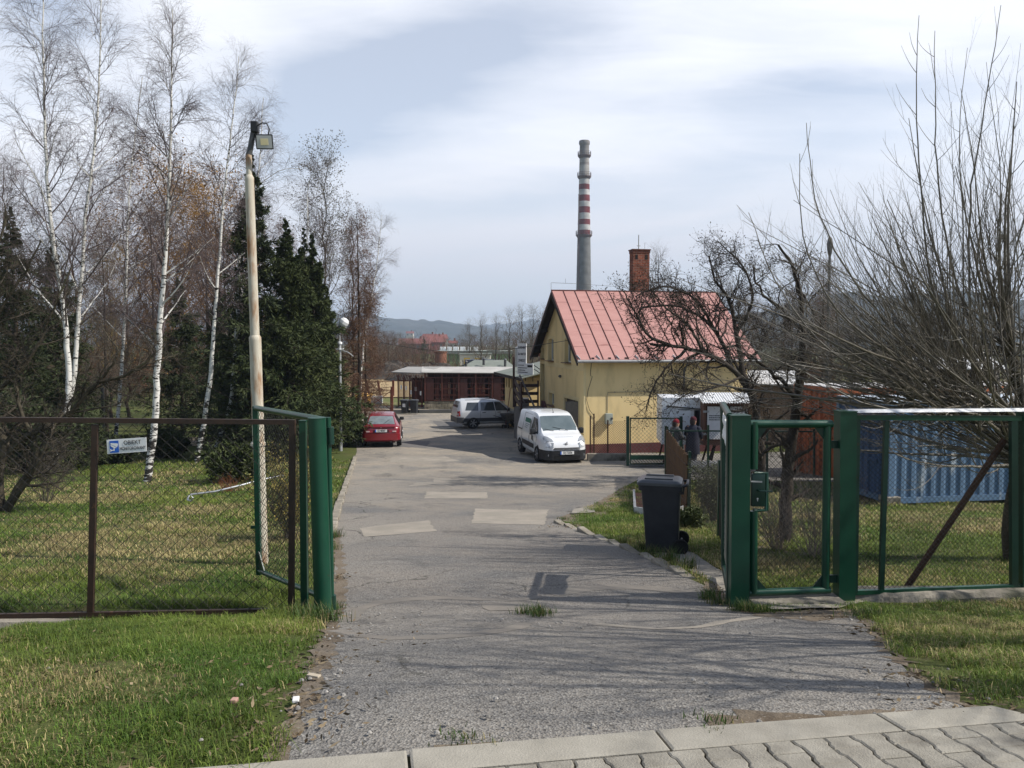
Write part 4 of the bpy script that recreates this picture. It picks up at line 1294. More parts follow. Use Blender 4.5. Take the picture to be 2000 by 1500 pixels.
sn.build("snow_guard", GALV, H)
dp_ = MB().tube([(4.32, -OH-.04, gz_-.03), (4.3, -.09, gz_-.42), (4.3, -.09, ZB+.1)], 0.045, 10); dp_.build("downpipe", mat("downpipe_grey", (0.1, 0.1, 0.095), rough=0.5), H, smooth=40)
# chimney
ch = MB().box((3.95, 4.3, 4.5), (0.8, 0.5, 2.34)); cy_ = ch.build("chimney", BRICK, H)
cp = MB().box((3.95, 4.3, 5.70), (0.9, 0.6, 0.05)).box((3.95, 4.3, 5.61), (0.84, 0.54, 0.128))
cp.build("chimney_cap", brick_mat("chimney_brick_dark", (0.16, 0.05, 0.03), (0.1, 0.035, 0.025), (0.12, 0.1, 0.08), 1), cy_)
fl_ = MB()
for dx in (-.3, .3): fl_.box((3.95+dx*.8, 4.045, 5.36), (0.12, 0.012, 0.2))
fl_.build("flue_opening", mat("flue_black", (0.01, 0.009, 0.008), rough=0.95), cy_)  # plain black plates in place of the flue openings
MB().tube([(3.9, 4.3, 5.72), (3.9, 4.3, 6.4)], 0.022, 8).box((3.9, 4.3, 5.9), (0.16, 0.03, 0.03)).tube([(4.2, 4.3, 5.72), (4.2, 4.3, 6.05)], 0.008, 5).build("mast", mat("mast_grey", (0.3, 0.3, 0.28), rough=0.5), cy_)
MB().tube([(-OV, DP/2, ZR+.05), (-OV, DP/2, ZR+.36), (-OV+.0, DP/2, ZR+.4), (0.6, DP/2, ZR+.38)], 0.008, 5).tube([(0.25, DP/2, ZR+.38), (0.25, DP/2, ZR+.6)], 0.006, 5).tube([(0.6, DP/2, ZR+.38), (4.0, DP/2, ZR+.2), (LN, DP/2, ZR+.1)], 0.006, 5).build("lightning_rod", DKM, H)
# service box, conduits, loose cable on the long wall
BX = mat("meter_box", (0.33, 0.36, 0.31), (0.28, 0.3, 0.26), scale=5, rough=0.6)
mx_ = MB().bbox((1.02, -.11, -1.68), (0.3, 0.2, 0.44), 0.015).build("meter_box", BX, H)
MB().lathe([(0.05, -.015), (0.05, 0)], (1.12, -.215, -1.66), 10, 'Y').build("dial", DKM, mx_)
cd = MB().tube([(1.0, -.02, -1.45), (1.0, -.02, -.62), (1.02, -.02, -.6), (6.9, -.02, -.58)], 0.013, 6)
for k in range(7): cd.box((1.3+.85*k, -.022, -.6), (0.05, 0.03, 0.05))
cd.build("conduit", mat("conduit_grey", (0.3, 0.26, 0.18), rough=0.7), H)
MB().tube([(0.32, -.02, 0.75), (0.26, -.03, 0.25), (0.25, -.05, 0.1), (0.33, -.05, 0.05), (0.16, -.04, -.5), (0.1, -.03, -.9), (0.22, -.03, -1.3), (0.46, -.03, -1.62)], 0.011, 6).build("cable", BLACK, H, smooth=60)
MB().lathe([(0.03, -.12), (0.07, -.06), (0.05, 0)], (0, 3.6, -.1), 10, 'X').tube([(-.05, 3.6, -.1), (-.12, 3.3, -.16)], .02, 6).build("wall_lamp", DKM, H)
# concrete wall with hazard, stairs and landing
ST = mat("stair_concrete", (0.16, 0.155, 0.15), (0.12, 0.118, 0.115), scale=3, rough=0.92, bump=0.4, bscale=25, spec=0.15)
S = thing("stairs", "grey concrete outside stairs rising to the brown entrance door", "stairs", HC, HA)
mb = MB()
mb.box((-.68, 7.0, -2.63), (1.3, 1.3, 1.7))
for k in range(7):
    z_ = -1.78 - .2*(k+1)
    mb.box((-.68, 6.35 - .14 - .28*k, (ZB+z_)/2), (1.3, .279, z_-ZB))
mb.build("steps", ST, S)
MB().prism([(-.02, 6.5, -1.45), (-.02, 6.9, -1.45), (-.02, 6.9, ZB), (-.02, 4.2, ZB), (-.02, 4.2, -3.1)], (-0.1, 0, 0)).build("cheek_wall", MAROON, S)
rl = MB()
RLM = mat("dark_red_rail", (0.05, 0.017, 0.013), (0.035, 0.014, 0.011), scale=6, rough=0.6)
for z_ in (-.75, -1.15, -1.55): rl.box((-.72, 7.6, z_), (1.25, 0.04, 0.16))
for x_ in (-.12, -1.3): rl.box((x_, 7.56, -1.15), (0.07, 0.07, 1.3))
rl.build("railing", RLM, S)
rl2 = MB()
for z_ in (-.45, -.85, -1.2): rl2.bar((-1.36, 7.5, z_), (-1.36, 5.6, z_-.55), 0.04, 0.2)
rl2.box((-1.38, 7.45, -.55), (0.09, 0.12, 2.5)).box((-1.38, 5.7, -1.6), (0.09, 0.1, 2.3))
rl2.build("railing", RLM, S)
MB().bar((-1.2, 6.9, -.2), (-.85, 4.0, -2.1), 0.05, 0.09).bar((-1.3, 6.9, -.8), (-1.0, 4.4, -2.5), 0.04, 0.06).build("handrail", mat("grey_rail", (0.09, 0.08, 0.08), rough=0.6), S)
WLL = thing("concrete_wall", "short grey concrete pier standing between silver car and white van", "wall", G(1018, 853))
o_ = WLL; hh = -1.45 - WLL.location.z - 0.16
MB().box((0, 0, hh/2), (0.2, 0.9, hh)).box((0.16, 0.9, hh/2+.06), (0.5, 0.9, hh+.12)).build("wall_block", mat("pier_concrete", (0.16, 0.16, 0.165), (0.2, 0.2, 0.2), scale=2, rough=0.9, bump=0.3, bscale=30), WLL)
BE = thing("beacon_light", "orange beacon on a short post behind the white van", "beacon", (WLL.location.x+.42, WLL.location.y-1.2, WLL.location.z))
bt = W(1034, 812, BE.location.y)[2] - BE.location.z
MB().tube([(0, 0, 0), (0, 0, bt-.05)], .03, 8).build("post", DKM, BE)
MB().lathe([(.13, 0), (.14, .06), (.13, .2), (.08, .3), (.02, .33)], (0, 0, bt-.06), 16).build("lens", mat("orange_lens", (0.55, 0.12, 0.02), rough=0.4), BE, smooth=40)

# ------------------------------------------------------------------ low yellow annex with grey roof
GREYR = mat("grey_felt_roof", (0.17, 0.19, 0.165), (0.215, 0.23, 0.2), scale=1.2, rough=0.9, bump=0.2, bscale=15, spec=0.2)
AX = thing("annex", "low yellow outbuilding with grey felt roof and three small windows", "outbuilding", (0.86, 41.0, 0), HA)
AL, ADp, AZ = 6.4, 6.0, -0.42
wl = MB()
AOP = [(4.0, 4.55, -1.28, -.72), (4.9, 5.42, -1.28, -.72), (5.75, 6.15, -1.28, -.72), (1.1, 1.7, -1.35, -.75), (2.2, 2.6, -1.35, -.75)]
wall_panel(wl, 'y', 0, AL, -3.7, AZ, .3, AOP)
wl.box((ADp/2, AL-.15, (-3.7+AZ)/2), (ADp-.6, .3, AZ+3.7-.01)); wl.box((ADp/2, .15, (-3.7+AZ)/2), (ADp-.6, .3, AZ+3.7-.01)); 
wl.build("wall", PLASTER, AX)
MB().box((-0.006, 3.35, -1.9), (0.02, 0.5, 3.0)).build("door_strip", RLM, AX)
for u0, u1, z0, z1 in AOP:
    fm = MB().box((.1, (u0+u1)/2, (z0+z1)/2), (.04, u1-u0, z1-z0)).build("window", mat("ochre_blind", (0.24, 0.17, 0.07), rough=0.6), AX)
    MB().box((.07, (u0+u1)/2, (z0+z1)/2), (.012, u1-u0-.12, z1-z0-.12)).build("pane", mat("ochre_glass", (0.12, 0.085, 0.035), rough=0.15, spec=0.6), fm)
rr = MB(); e0, e1 = -.5, ADp/2
for x_a, x_b in ((-.55, 2.4), (5.4, 2.4)):
    rr.prism([(x_a, -.6, AZ-.06), (x_a, AL+.6, AZ-.06), (x_b, AL+.2, AZ+.62), (x_b, -.2, AZ+.62)], (0, 0, .05))
rr.build("roof", GREYR, AX)
MB().bar((-.56, -.6, AZ-.08), (-.56, AL+.6, AZ-.08), 0.04, 0.16).build("fascia", DWOOD, AX)
gd = MB()
for k in range(6): gd.tube([(0.1+.05*k, 1.2+.55*k, AZ+.1), (.1+.05*k, 1.2+.55*k, AZ+.42)], .02, 5)
for z_ in (.22, .34): gd.tube([(0.1, 1.2, AZ+z_), (.35, 3.95, AZ+z_)], .012, 5)
gd.build("snow_rail", DKM, AX)
MB().tube([(1.0, 7.2, -3.6), (1.0, 7.2, 1.05), (1.0, 7.2, 1.1)], [.22, .22, .1], 14).build("flue_pipe", GALV, AX, smooth=40)
# board on the annex roof
SG = thing("shelter_sign", "white lettered board of the animal shelter standing on grey annex roof", "sign", W(1020, 716, 41.5))
sx_, sz_ = Vector((0.62, -0.78, 0)).normalized(), Vector((-0.78, -0.62, 0)).normalized()
def sq(u, z, d=0.0): return sx_*u + Vector((0, 0, z)) + sz_*d
MB().prism([sq(-.4, -.1), sq(.33, -.1), sq(.33, 1.22), sq(-.4, 1.22)], sz_*-.03).build("panel", WHITE, SG)
MB().prism([sq(-.33, -.42, .06), sq(.95, -.42, .06), sq(.95, .18, .06), sq(-.33, .18, .06)], sz_*-.03).build("panel", WHITE, SG)
for u in (-.3, .2, .8): MB().bar(sq(u, -.05, -.06), sq(u, -.75, -.06), .04).build("leg", DKM, SG)
MB().bar(sq(.9, .1, -.05), sq(1.6, -.5, -.6), .04).bar(sq(.9, -.1, -.05), sq(1.6, -.62, -.5), .04).build("stay", DKM, SG)
for i_, (t_, s_) in enumerate((("SCHRONISKO", .17), ("DLA MAŁYCH", .17), ("ZWIERZĄT", .18))):
    text("lettering", t_, s_, INK, SG, frame(sq(-.035, 1.0-.34*i_, .003), sx_, sz_), sx=.62, bold=.006)
ll = MB()
for k, (z_, w_) in enumerate(((.06, .5), (-.08, .75), (-.2, .6), (-.31, .8))): ll.prism([sq(-.28, z_, .063), sq(-.28+w_, z_, .063), sq(-.28+w_, z_+.035, .063), sq(-.28, z_+.035, .063)], sz_*.001)
ll.prism([sq(.5, -.02, .063), sq(.9, -.02, .063), sq(.9, .1, .063), sq(.5, .1, .063)], sz_*.001)
ll.build("small_print", INK, SG)

# second low grey roofed hut behind
HT = thing("hut", "low hut with pale grey roof behind the kennel", "hut", (W(950, 740, 62)[0], 62, 0), rad(4))
MB().box((0, 2, -2.3), (3.6, 3.6, 3.0)).build("wall", mat("hut_wall", (0.25, 0.22, 0.17), rough=0.9), HT)
rr = MB(); rr.prism([(-2.2, -.3, -.82), (2.4, -.3, -.82), (1.7, 2, -.2), (-.9, 2, -.2)], (0, 0, .05)).prism([(-2.2, 4.3, -.82), (2.4, 4.3, -.82), (1.7, 2, -.2), (-.9, 2, -.2)], (0, 0, .05)).prism([(2.4, -.3, -.82), (2.4, 4.3, -.82), (1.7, 2, -.2)], (0, 0, .05))
rr.build("roof", GREYR, HT)
for x_, z_ in ((-1.6, -.75), (-.2, -.5), (1.5, -.6)): MB().tube([(x_, .3, z_), (x_, .3, z_+.55)], .1, 8).lathe([(.16, 0), (.05, .12)], (x_, .3, z_+.5), 8).build("vent_pipe", DKM, HT)

# ------------------------------------------------------------------ kennel
RB = mat("kennel_red_brown", (0.125, 0.036, 0.024), (0.09, 0.03, 0.021), scale=5, rough=0.65, spec=0.3)
RBD = mat("kennel_dark", (0.06, 0.026, 0.019), (0.045, 0.022, 0.017), scale=3, rough=0.85, spec=0.15)
STONE = brick_mat("kennel_stone", (0.3, 0.25, 0.185), (0.2, 0.17, 0.13), (0.09, 0.08, 0.065), 1, 2.2, 0.42, 0.26)
KN_ = thing("kennel", "long dark red-brown kennel of barred cages under a white flat roof", "kennel", (-6.35, 57.0, 0), rad(1.5))
ZG = -3.75
KLn = 6.2
MB().box((KLn/2, 1.6, (ZG-2.95)/2), (KLn, 3.2, -2.95-ZG)).build("stone_base", STONE, KN_)
MB().box((KLn/2, 3.0, -1.95), (KLn, .1, 1.98)).box((KLn-.05, 1.6, -1.95), (.1, 2.6, 1.98)).build("back_wall", RBD, KN_)
r_ = MB().prism([(-.2, -.2, -.88), (KLn+.4, -.2, -.93), (KLn+.4, 3.3, -.62), (-.45, 3.3, -.6)], (0, 0, .05)); r_.build("roof", mat("white_sheet_roof", (0.46, 0.44, 0.4), (0.36, 0.34, 0.31), scale=.8, rough=.6), KN_)
for k in range(6):
    MB().box((.06+1.22*k, 0, -1.92), (.11, .11, 2.04)).build("post", RB, KN_)
bars = MB()
for k in range(62):
    x_ = .15 + .098*k
    if k % 13 in (5, 6) : continue
    bars.tube([(x_, 0.0, -2.95), (x_, 0.0, -1.25)], .019, 5, False)
for z_ in (-2.9, -2.5, -2.05, -1.65, -1.22): bars.box((KLn/2, 0.0, z_), (KLn, .05, .06))
bars.build("bars", RB, KN_)
for k in (0, 2, 4):
    MB().box((.42+1.22*k, -.035, -2.1), (.52, .03, 1.55)).build("cage_door", mat("cage_door_red", (0.065, 0.016, 0.011), (0.05, 0.014, 0.01), scale=4, rough=.6), KN_)
for k in range(9): MB().box((.5+.62*k+random.uniform(-.1, .1), 1.4+random.uniform(-.5, .8), -2.3+random.uniform(-.2, .3)), (.18, .1, random.uniform(.4, .9))).build("cage_fitting", mat("cage_pale", (0.3, 0.25, 0.17), (0.2, 0.16, 0.1), scale=3, rough=.8), KN_)
mb = MB()
for k in range(14): mb.tube([(.3+.43*k, .05, -1.2), (.3+.43*k, .4, -.9)], .01, 4)
mb.tube([(0, .4, -1.02), (KLn, .4, -1.02)], .02, 5).build("roof_strut", RB, KN_)
# left, older cage set back
K2 = thing("cage", "older barred cage with pale notices left of the long kennel", "kennel", (-8.45, 58.2, 0), rad(-20))
L2 = 2.05
mb = MB()
for k in range(5): mb.box((.04+.49*k, 0, -2.45), (.08, .08, 2.65))
mb.build("post", RB, K2)
mb = MB()
for k in range(21): mb.tube([(.06+.098*k, 0, -3.4), (.06+.098*k, 0, -1.5)], .022, 5, False)
for k in range(10): mb.bar((.1+.2*k, 0, -1.5), (.1+.2*k, -.4, -1.05), .03)
for z_ in (-3.35, -1.5): mb.box((L2/2, 0, z_), (L2, .05, .07))
mb.build("bars", RB, K2)
MB().box((L2/2, 2.2, -2.35), (L2, .08, 1.9)).build("back_wall", RBD, K2)
MB().prism([(-.25, -.5, -.9), (L2+.3, -.5, -.95), (L2+.3, 2.4, -.62), (-.4, 2.4, -.62)], (0, 0, .06)).build("roof", mat("grey_sheet_roof", (.3, .29, .27), (.24, .23, .21), scale=.8, rough=.7), K2)
MB().box((L2/2, 1.0, -3.62), (L2+.3, 2.2, .36)).build("slab", CONC, K2)
for k, z_ in enumerate((-2.0, -2.05, -2.35, -2.1, -2.4)): MB().box((.3+.4*k, -.03, z_), (.13, .01, .3)).build("notice", WHITE, K2)
LWL = thing("low_wall", "low concrete retaining wall in front of the kennel", "wall", (-5.2, 54.6, -3.55), rad(3))
MB().box((0.6, 0, -.1), (8.2, .3, .62)).build("wall_block", mat("low_wall_concrete", (0.12, 0.115, 0.11), (0.09, 0.088, 0.085), scale=2, rough=.9, bump=.3, bscale=20), LWL)
MB().box((1.8, -.5, -.18), (6.2, .7, .3)).build("ledge", mat("ledge_concrete", (0.4, 0.37, 0.31), (0.33, 0.3, 0.26), scale=2, rough=.9), LWL)
for (px, lb, nt) in ((791, "dark wheelie bin with white label at the kennel wall", True), (809, "dark wheelie bin without a label at the kennel wall", False)):
    p_ = W(px, 803, 53.6)
    b_ = wheelie_bin("wheelie_bin", lb, (p_[0], 53.6, float(gz(p_[0], 53.6))+.08), rad(80), 0.98, "bins by the kennel")
    if nt: MB().box((-.235, 0, .55), (.01, .2, .26)).build("label_sheet", WHITE, b_)

# ------------------------------------------------------------------ far red gate, rusty fence, field things
RED = mat("gate_red_rust", (0.15, 0.04, 0.022), (0.1, 0.032, 0.02), scale=5, rough=.75, spec=.25)
GT = thing("yard_gate", "closed red-brown steel gate with crossed bars at the end of the yard", "gate", (W(715, 806, 52.5)[0], 52.5, 0), rad(0))
gx = lambda px, py: rel(W(px, py, 52.5), GT)
for a_, b_ in ((664, 712), (714, 763)):
    lf2 = MB()
    for y_ in (762, 802): lf2.bar(gx(a_, y_), gx(b_, y_), .05)
    lf2.bar(gx(a_, 762), gx(a_, 806), .06).bar(gx(b_, 762), gx(b_, 806), .06).bar(gx(a_, 808), gx(b_, 809), .06)
    lf2.bar(gx(a_, 764), gx(b_, 800), .04).bar(gx(a_, 800), gx(b_, 764), .04)
    lf2.build("gate_leaf", RED, GT)
for px in (661, 765.5):
    MB().bar(gx(px, 755), gx(px, 812), .16).build("post", RED, GT)
FT = [(640, 745, 770, 60), (675, 747, 772, 61), (696, 746, 774, 60), (721, 743, 765, 64), (744, 744, 772, 63), (768, 743, 765, 62)]
FW = thing("wire_fence", "rusty leaning post and wire fence in front of the straw field", "fence", (W(700, 770, 62)[0], 62, 0))
tops = []
for i_, (px, yt, yb, Y) in enumerate(FT):
    ln_ = random.uniform(-6, 2) if i_ != 4 else -6
    a_, b_ = rel(W(px+ln_, yt, Y), FW), rel(W(px, yb+8, Y), FW)
    MB().bar(a_, b_, .16).build("post", RED, FW); tops.append((a_, b_))
wv_ = MB()
for (a_, b_), (c_, d_) in zip(tops, tops[1:]):
    for t_ in (0.05, .4, .75): wv_.tube([a_.lerp(b_, t_), c_.lerp(d_, t_)], .02, 4, False)
wv_.build("wire", RED, FW)
o = thing("grit_bin", "yellow grit bin with sloping lid behind the far red gate", "grit bin", (W(712, 775, 60)[0], 60, float(gz(-11, 60))))
MB().prism([(-.45, -.4, 0), (-.45, .4, 0), (-.55, .45, .75), (-.55, -.5, .75)], (.9, 0, 0)).build("body", mat("grit_yellow", (0.5, 0.26, 0.03), rough=.5), o)
MB().prism([(-.6, -.55, .76), (-.6, .5, .95), (-.6, .5, 1.02), (-.6, -.55, .84)], (1.2, 0, 0)).build("lid", mat("grit_lid", (0.55, 0.3, 0.04), rough=.5), o)
for px, w_, h_, lb in ((735, .95, .65, "pale grey box with rounded edges on the grass behind red gate"), (697, .7, .45, "small white box lying by a leaning rusty post")):
    o = thing("storage_box", lb, "box", (W(px, 775, 61)[0], 61, float(gz(-10, 61))))
    MB().bbox((0, 0, h_/2+.1), (w_, .6, h_), .06).box((0, -.31, h_*.8+.1), (w_*.98, .02, .03)).build("body", mat("box_grey", (0.42, 0.43, 0.42), rough=.6), o)

# ------------------------------------------------------------------ things at the right of the house
GF = thing("green_gate", "small green wire gate with solid kick plate in front of yellow house", "gate", (W(1272, 905, 27.6)[0], 27.6, 0))
gf = lambda px, py, d=0: rel(W(px, py, 27.6+d), GF)
for px in (1226, 1330): MB().bar(gf(px, 813), gf(px, 909), .1).build("post", GREEN_D, GF)
MB().bar(gf(1230, 817), gf(1328, 817), .045).bar(gf(1231, 906), gf(1328, 905), .05).bar(gf(1231, 817), gf(1231, 906), .04).bar(gf(1327, 817), gf(1327, 906), .04).build("frame", GREEN_D, GF)
MB().prism([gf(1232, 889), gf(1326, 889), gf(1326, 898), gf(1232, 898)], (0, .02, 0)).build("kick_plate", GREEN, GF)
a = np.array(gf(1232, 889)); wd_ = gf(1326, 889).x - a[0]; hh_ = gf(1232, 818).z - a[2]
Vw, Qw = wire_mesh(a, (1, 0, 0), (0, 0, 1), wd_, hh_, .14, .004, 1.0); np_mesh("wire_mesh", Vw, [Qw], GREEN_D, GF)
RF_ = thing("wire_fence", "rusty sagging chain-link fence on thin posts along the house wall", "fence", (W(1190, 880, 29.8)[0], 29.8, 0))
rfp = lambda px, py: rel(W(px, py, 29.8), RF_)
for px, yt in ((1153, 812), (1160, 808), (1187, 820)): MB().bar(rfp(px, yt), rfp(px, 893), .05).build("post", RUST, RF_)
a = np.array(rfp(1155, 884)); w_ = rfp(1224, 884).x - a[0]; Vw, Qw = wire_mesh(a, (1, 0, 0), (0, 0, 1), w_, rfp(1155, 822).z - a[2], .09, .0045, 1.0)
np_mesh("wire_mesh", Vw, [Qw], mat("rusty_wire", (0.22, 0.13, 0.06), (0.16, 0.09, 0.045), scale=3, rough=.85), RF_)
o = thing("low_kerb_wall", "low mossy concrete kerb wall below the rusty chain-link fence", "kerb wall", (W(1185, 890, 29.7)[0], 29.7, float(gz(3.6, 29.7))))
MB().bbox((0.0, 0, .1), (1.5, .2, .36), .02).build("block", CONC, o)

# white sales trailer and notice cabinet
TRW = mat("trailer_white", (0.72, 0.74, 0.77), (0.66, 0.68, 0.71), scale=1.5, rough=.45, spec=.4)
T = thing("trailer", "white box trailer with its door open to a dark interior beside the house", "trailer", (W(1344, 868, 27.9)[0], 27.9, 0), rad(-5))
tx = lambda px, py, d=0: Vector((W(px, py, 27.9)[0] - T.location.x, d, W(px, py, 27.9)[2]))
X0, X1, ZT, ZBt = tx(1302, 0).x, tx(1387, 0).x, tx(0, 777).z, tx(0, 868).z
mb = MB(); dx0, dx1, dz0, dz1 = tx(1366, 0).x, tx(1378, 0).x, tx(0, 857).z, tx(0, 801).z
mb.box(((X0+dx0)/2, 0, (ZT+ZBt)/2), (dx0-X0, .06, ZT-ZBt)).box(((X1+dx1)/2, 0, (ZT+ZBt)/2), (X1-dx1, .06, ZT-ZBt)).box(((dx0+dx1)/2, 0, (ZT+dz1)/2), (dx1-dx0, .06, ZT-dz1)).box(((dx0+dx1)/2, 0, (ZBt+dz0)/2), (dx1-dx0, .06, dz0-ZBt))
mb.box((X0+.03, .9, (ZT+ZBt)/2), (.058, 1.74, ZT-ZBt)).box((X1-.03, .9, (ZT+ZBt)/2), (.058, 1.74, ZT-ZBt)).box(((X0+X1)/2, 1.8, (ZT+ZBt)/2), (X1-X0, .06, ZT-ZBt)).box(((X0+X1)/2, .9, ZT-.03), (X1-X0-.12, 1.74, .05)).box(((X0+X1)/2, .9, ZBt+.03), (X1-X0-.12, 1.74, .05))
mb.build("body", TRW, T)
MB().bar(tx(1302, 793, -.05), tx(1378, 800, -.05), .05, .05).build("rain_strip", DKM, T)
dd = MB().box(((tx(1329, 0).x+tx(1360, 0).x)/2, -.06, (tx(0, 801).z+tx(0, 858).z)/2), (tx(1360, 0).x-tx(1329, 0).x, .05, tx(0, 801).z-tx(0, 858).z)).build("door", TRW, T)
MB().box((tx(1334, 0).x, -.095, tx(0, 804).z), (.05, .02, .05)).box((tx(1345, 0).x, -.09, tx(0, 800).z), (.4, .012, .03)).build("hinge", DKM, dd)
for px in (1306, 1366, 1382):
    for d__ in (.1, 1.6): MB().bar(tx(px, 866, d__), Vector((tx(px, 0).x, d__, float(gz(6, 28)))), .06).build("leg", RUST, T)
BRW = mat("cabinet_wood", (0.2, 0.095, 0.06), (0.15, 0.075, 0.05), scale=4, rough=.7, stretch=(1, 1, 6))
NB = thing("notice_cabinet", "wooden notice cabinet with white panels under a corrugated white roof", "notice board", (W(1430, 870, 27.2)[0], 27.2, 0), rad(-3))
nx = lambda px, py, d=0: Vector((W(px, py, 27.2)[0] - NB.location.x, d, W(px, py, 27.2)[2]))
xa_, xb_, za_, zb_ = nx(1386, 0).x, nx(1478, 0).x, nx(0, 870).z, nx(0, 787).z
MB().box(((xa_+xb_)/2, .3, (za_+zb_)/2), (xb_-xa_, .6, zb_-za_)).build("cabinet", BRW, NB)
for k, (pa, pb__) in enumerate(((1392, 1436), (1438, 1475))):
    px0, px1 = nx(pa, 0).x, nx(pb__, 0).x; z0_, z1_ = nx(0, 858).z, nx(0, 794).z
    pn = MB().box(((px0+px1)/2, -.012, (z0_+z1_)/2), (px1-px0-.04, .02, z1_-z0_)).build("panel", WHITE, NB)
    fr__ = MB()
    for xx_ in (px0, px1): fr__.box((xx_, -.02, (z0_+z1_)/2), (.035, .05, z1_-z0_+.04))
    for zz_ in (z0_-.02, z1_+.02): fr__.box(((px0+px1)/2, -.02, zz_), (px1-px0-.04, .05, .035))
    fr__.build("frame", RBD, pn)
pr = MB()                      # illegible lines of print
for k, (u, w_) in enumerate(((.1, .42), (.08, .5), (.11, .46))):
    x_ = nx(1397, 0).x
    while x_ < nx(1397, 0).x + w_*1.1:
        w2 = random.uniform(.02, .045); pr.box((x_+w2/2, -.0245, nx(0, 812+4*k).z), (w2, .004, .036)); x_ += w2+.012
pr.build("print", INK, NB)
hg = MB()
for y_ in (804, 848): hg.box((nx(1391, 0).x, -.03, nx(0, y_).z), (.2, .03, .07))
hg.build("hinge", GALV, NB)
rr = MB(); n_ = 40
rv = []
for i_ in range(n_+1):
    x_ = xa_-.12 + (xb_-xa_+.2)*i_/n_; w_ = .018*math.cos(i_*math.pi)
    rv += [(x_, -.35, zb_+.02+w_), (x_, .75, zb_+.3+w_)]
rr.add(rv, [(2*i_, 2*i_+2, 2*i_+3, 2*i_+1) for i_ in range(n_)])
rr.build("roof", WHITE, NB).modifiers.new("t", 'SOLIDIFY').thickness = .012
for px in (1400, 1464):
    MB().bar(nx(px, 870, .3), Vector((nx(px-4, 0).x, .1, float(gz(7, 27)))), .07).build("leg", DWOOD, NB)
    MB().bar(nx(px, 870, .3), Vector((nx(px+6, 0).x, .5, float(gz(7, 27)))), .07).build("leg", DWOOD, NB)

# rusty screen fence running towards the bin, wire fence behind
SCR = mat("rusty_screen", (0.125, 0.07, 0.034), (0.08, 0.046, 0.026), scale=4, rough=.85, spec=.2)
SF = thing("screen_fence", "rust-brown woven screen fence running from the green gate to the bin", "fence", (3.2, 14.2, 0))
pA, pB = Vector((4.72, 24.0, 0)), Vector((3.18, 14.2, 0))
zA1, zB1 = W(1302, 838, 24)[2], W(1345, 890, 14.2)[2]
dirv = (pB-pA); Ls = dirv.length; dirv.normalize()
mb = MB(); nseg = 40
import itertools
vsl, vss = [], []
for i_ in range(84):
    t_ = (i_+.5)/84; p_ = pA.lerp(pB, t_); top = zA1+(zB1-zA1)*t_ + random.uniform(-.05, .03); bot = float(gz(p_.x, p_.y))-.02
    mb.bar((p_.x-3.2, p_.y-14.2, bot), (p_.x-3.2+random.uniform(-.02, .02), p_.y-14.2, top), .012, Ls/84*.72, (0, 1, 0))
mb.build("screen", SCR, SF)
rw = MB()
for hh_ in (.25, .7, 1.05):
    rw.tube([(pA.x-3.215, pA.y-14.2, float(gz(*pA[:2]))+hh_), (pB.x-3.215, pB.y-14.2, float(gz(*pB[:2]))+hh_*.9)], .012, 5)
rw.build("wire", RUST, SF)
for t_ in (0.0, .35, .7, 1.0):
    p_ = pA.lerp(pB, t_); MB().bar((p_.x-3.16, p_.y-14.2, float(gz(p_.x, p_.y))-.1), (p_.x-3.16, p_.y-14.2, zA1+(zB1-zA1)*t_+.08), .05).build("post", GREEN_D, SF)
WF = thing("wire_fence", "green chain-link garden fence between the screen fence and notice cabinet", "fence", (5.5, 24.1, 0))
wf = lambda px, py: rel(W(px, py, 24.1), WF)
MB().bar(wf(1299, 841), wf(1590, 843), .045).build("top_rail", GREEN_D, WF)
for px, yt in ((1300, 832), (1383, 830), (1498, 836), (1590, 838)): MB().bar(wf(px, yt), wf(px, 945), .06).build("post", GREEN_D, WF)
a = np.array(wf(1300, 936)); Vw, Qw = wire_mesh(a, (1, 0, 0), (0, 0, 1), wf(1590, 0).x-a[0], wf(0, 843).z-a[2], .09, .003, 1.0); np_mesh("wire_mesh", Vw, [Qw], WIRE, WF)
WF = thing("wire_fence", "green chain-link fence continuing from the rusty screen past the shrub", "fence", (3.2, 14.0, 0))
pts_ = [Vector((3.18, 14.1, 0)), Vector((3.0, 11.3, 0)), Vector((2.42, 8.5, 0))]
for p_ in pts_[1:]: MB().bar((p_.x-3.2, p_.y-14, float(gz(p_.x, p_.y))-.1), (p_.x-3.2, p_.y-14, float(gz(p_.x, p_.y))+1.15), .045).build("post", GREEN_D, WF)
allm = []
for a_, b_ in zip(pts_, pts_[1:]):
    d__ = b_-a_; l_ = d__.length; za, zb__ = float(gz(*a_[:2])), float(gz(*b_[:2]))
    u__ = np.array([d__.x, d__.y, zb__-za])/l_
    allm.append(wire_mesh(np.array([a_.x-3.2, a_.y-14, za+.03]), u__, (0, 0, 1), l_, 1.05, .06, .0017, 1.0))
Vw, Fw = merge(allm); np_mesh("wire_mesh", Vw, Fw, WIRE, WF)
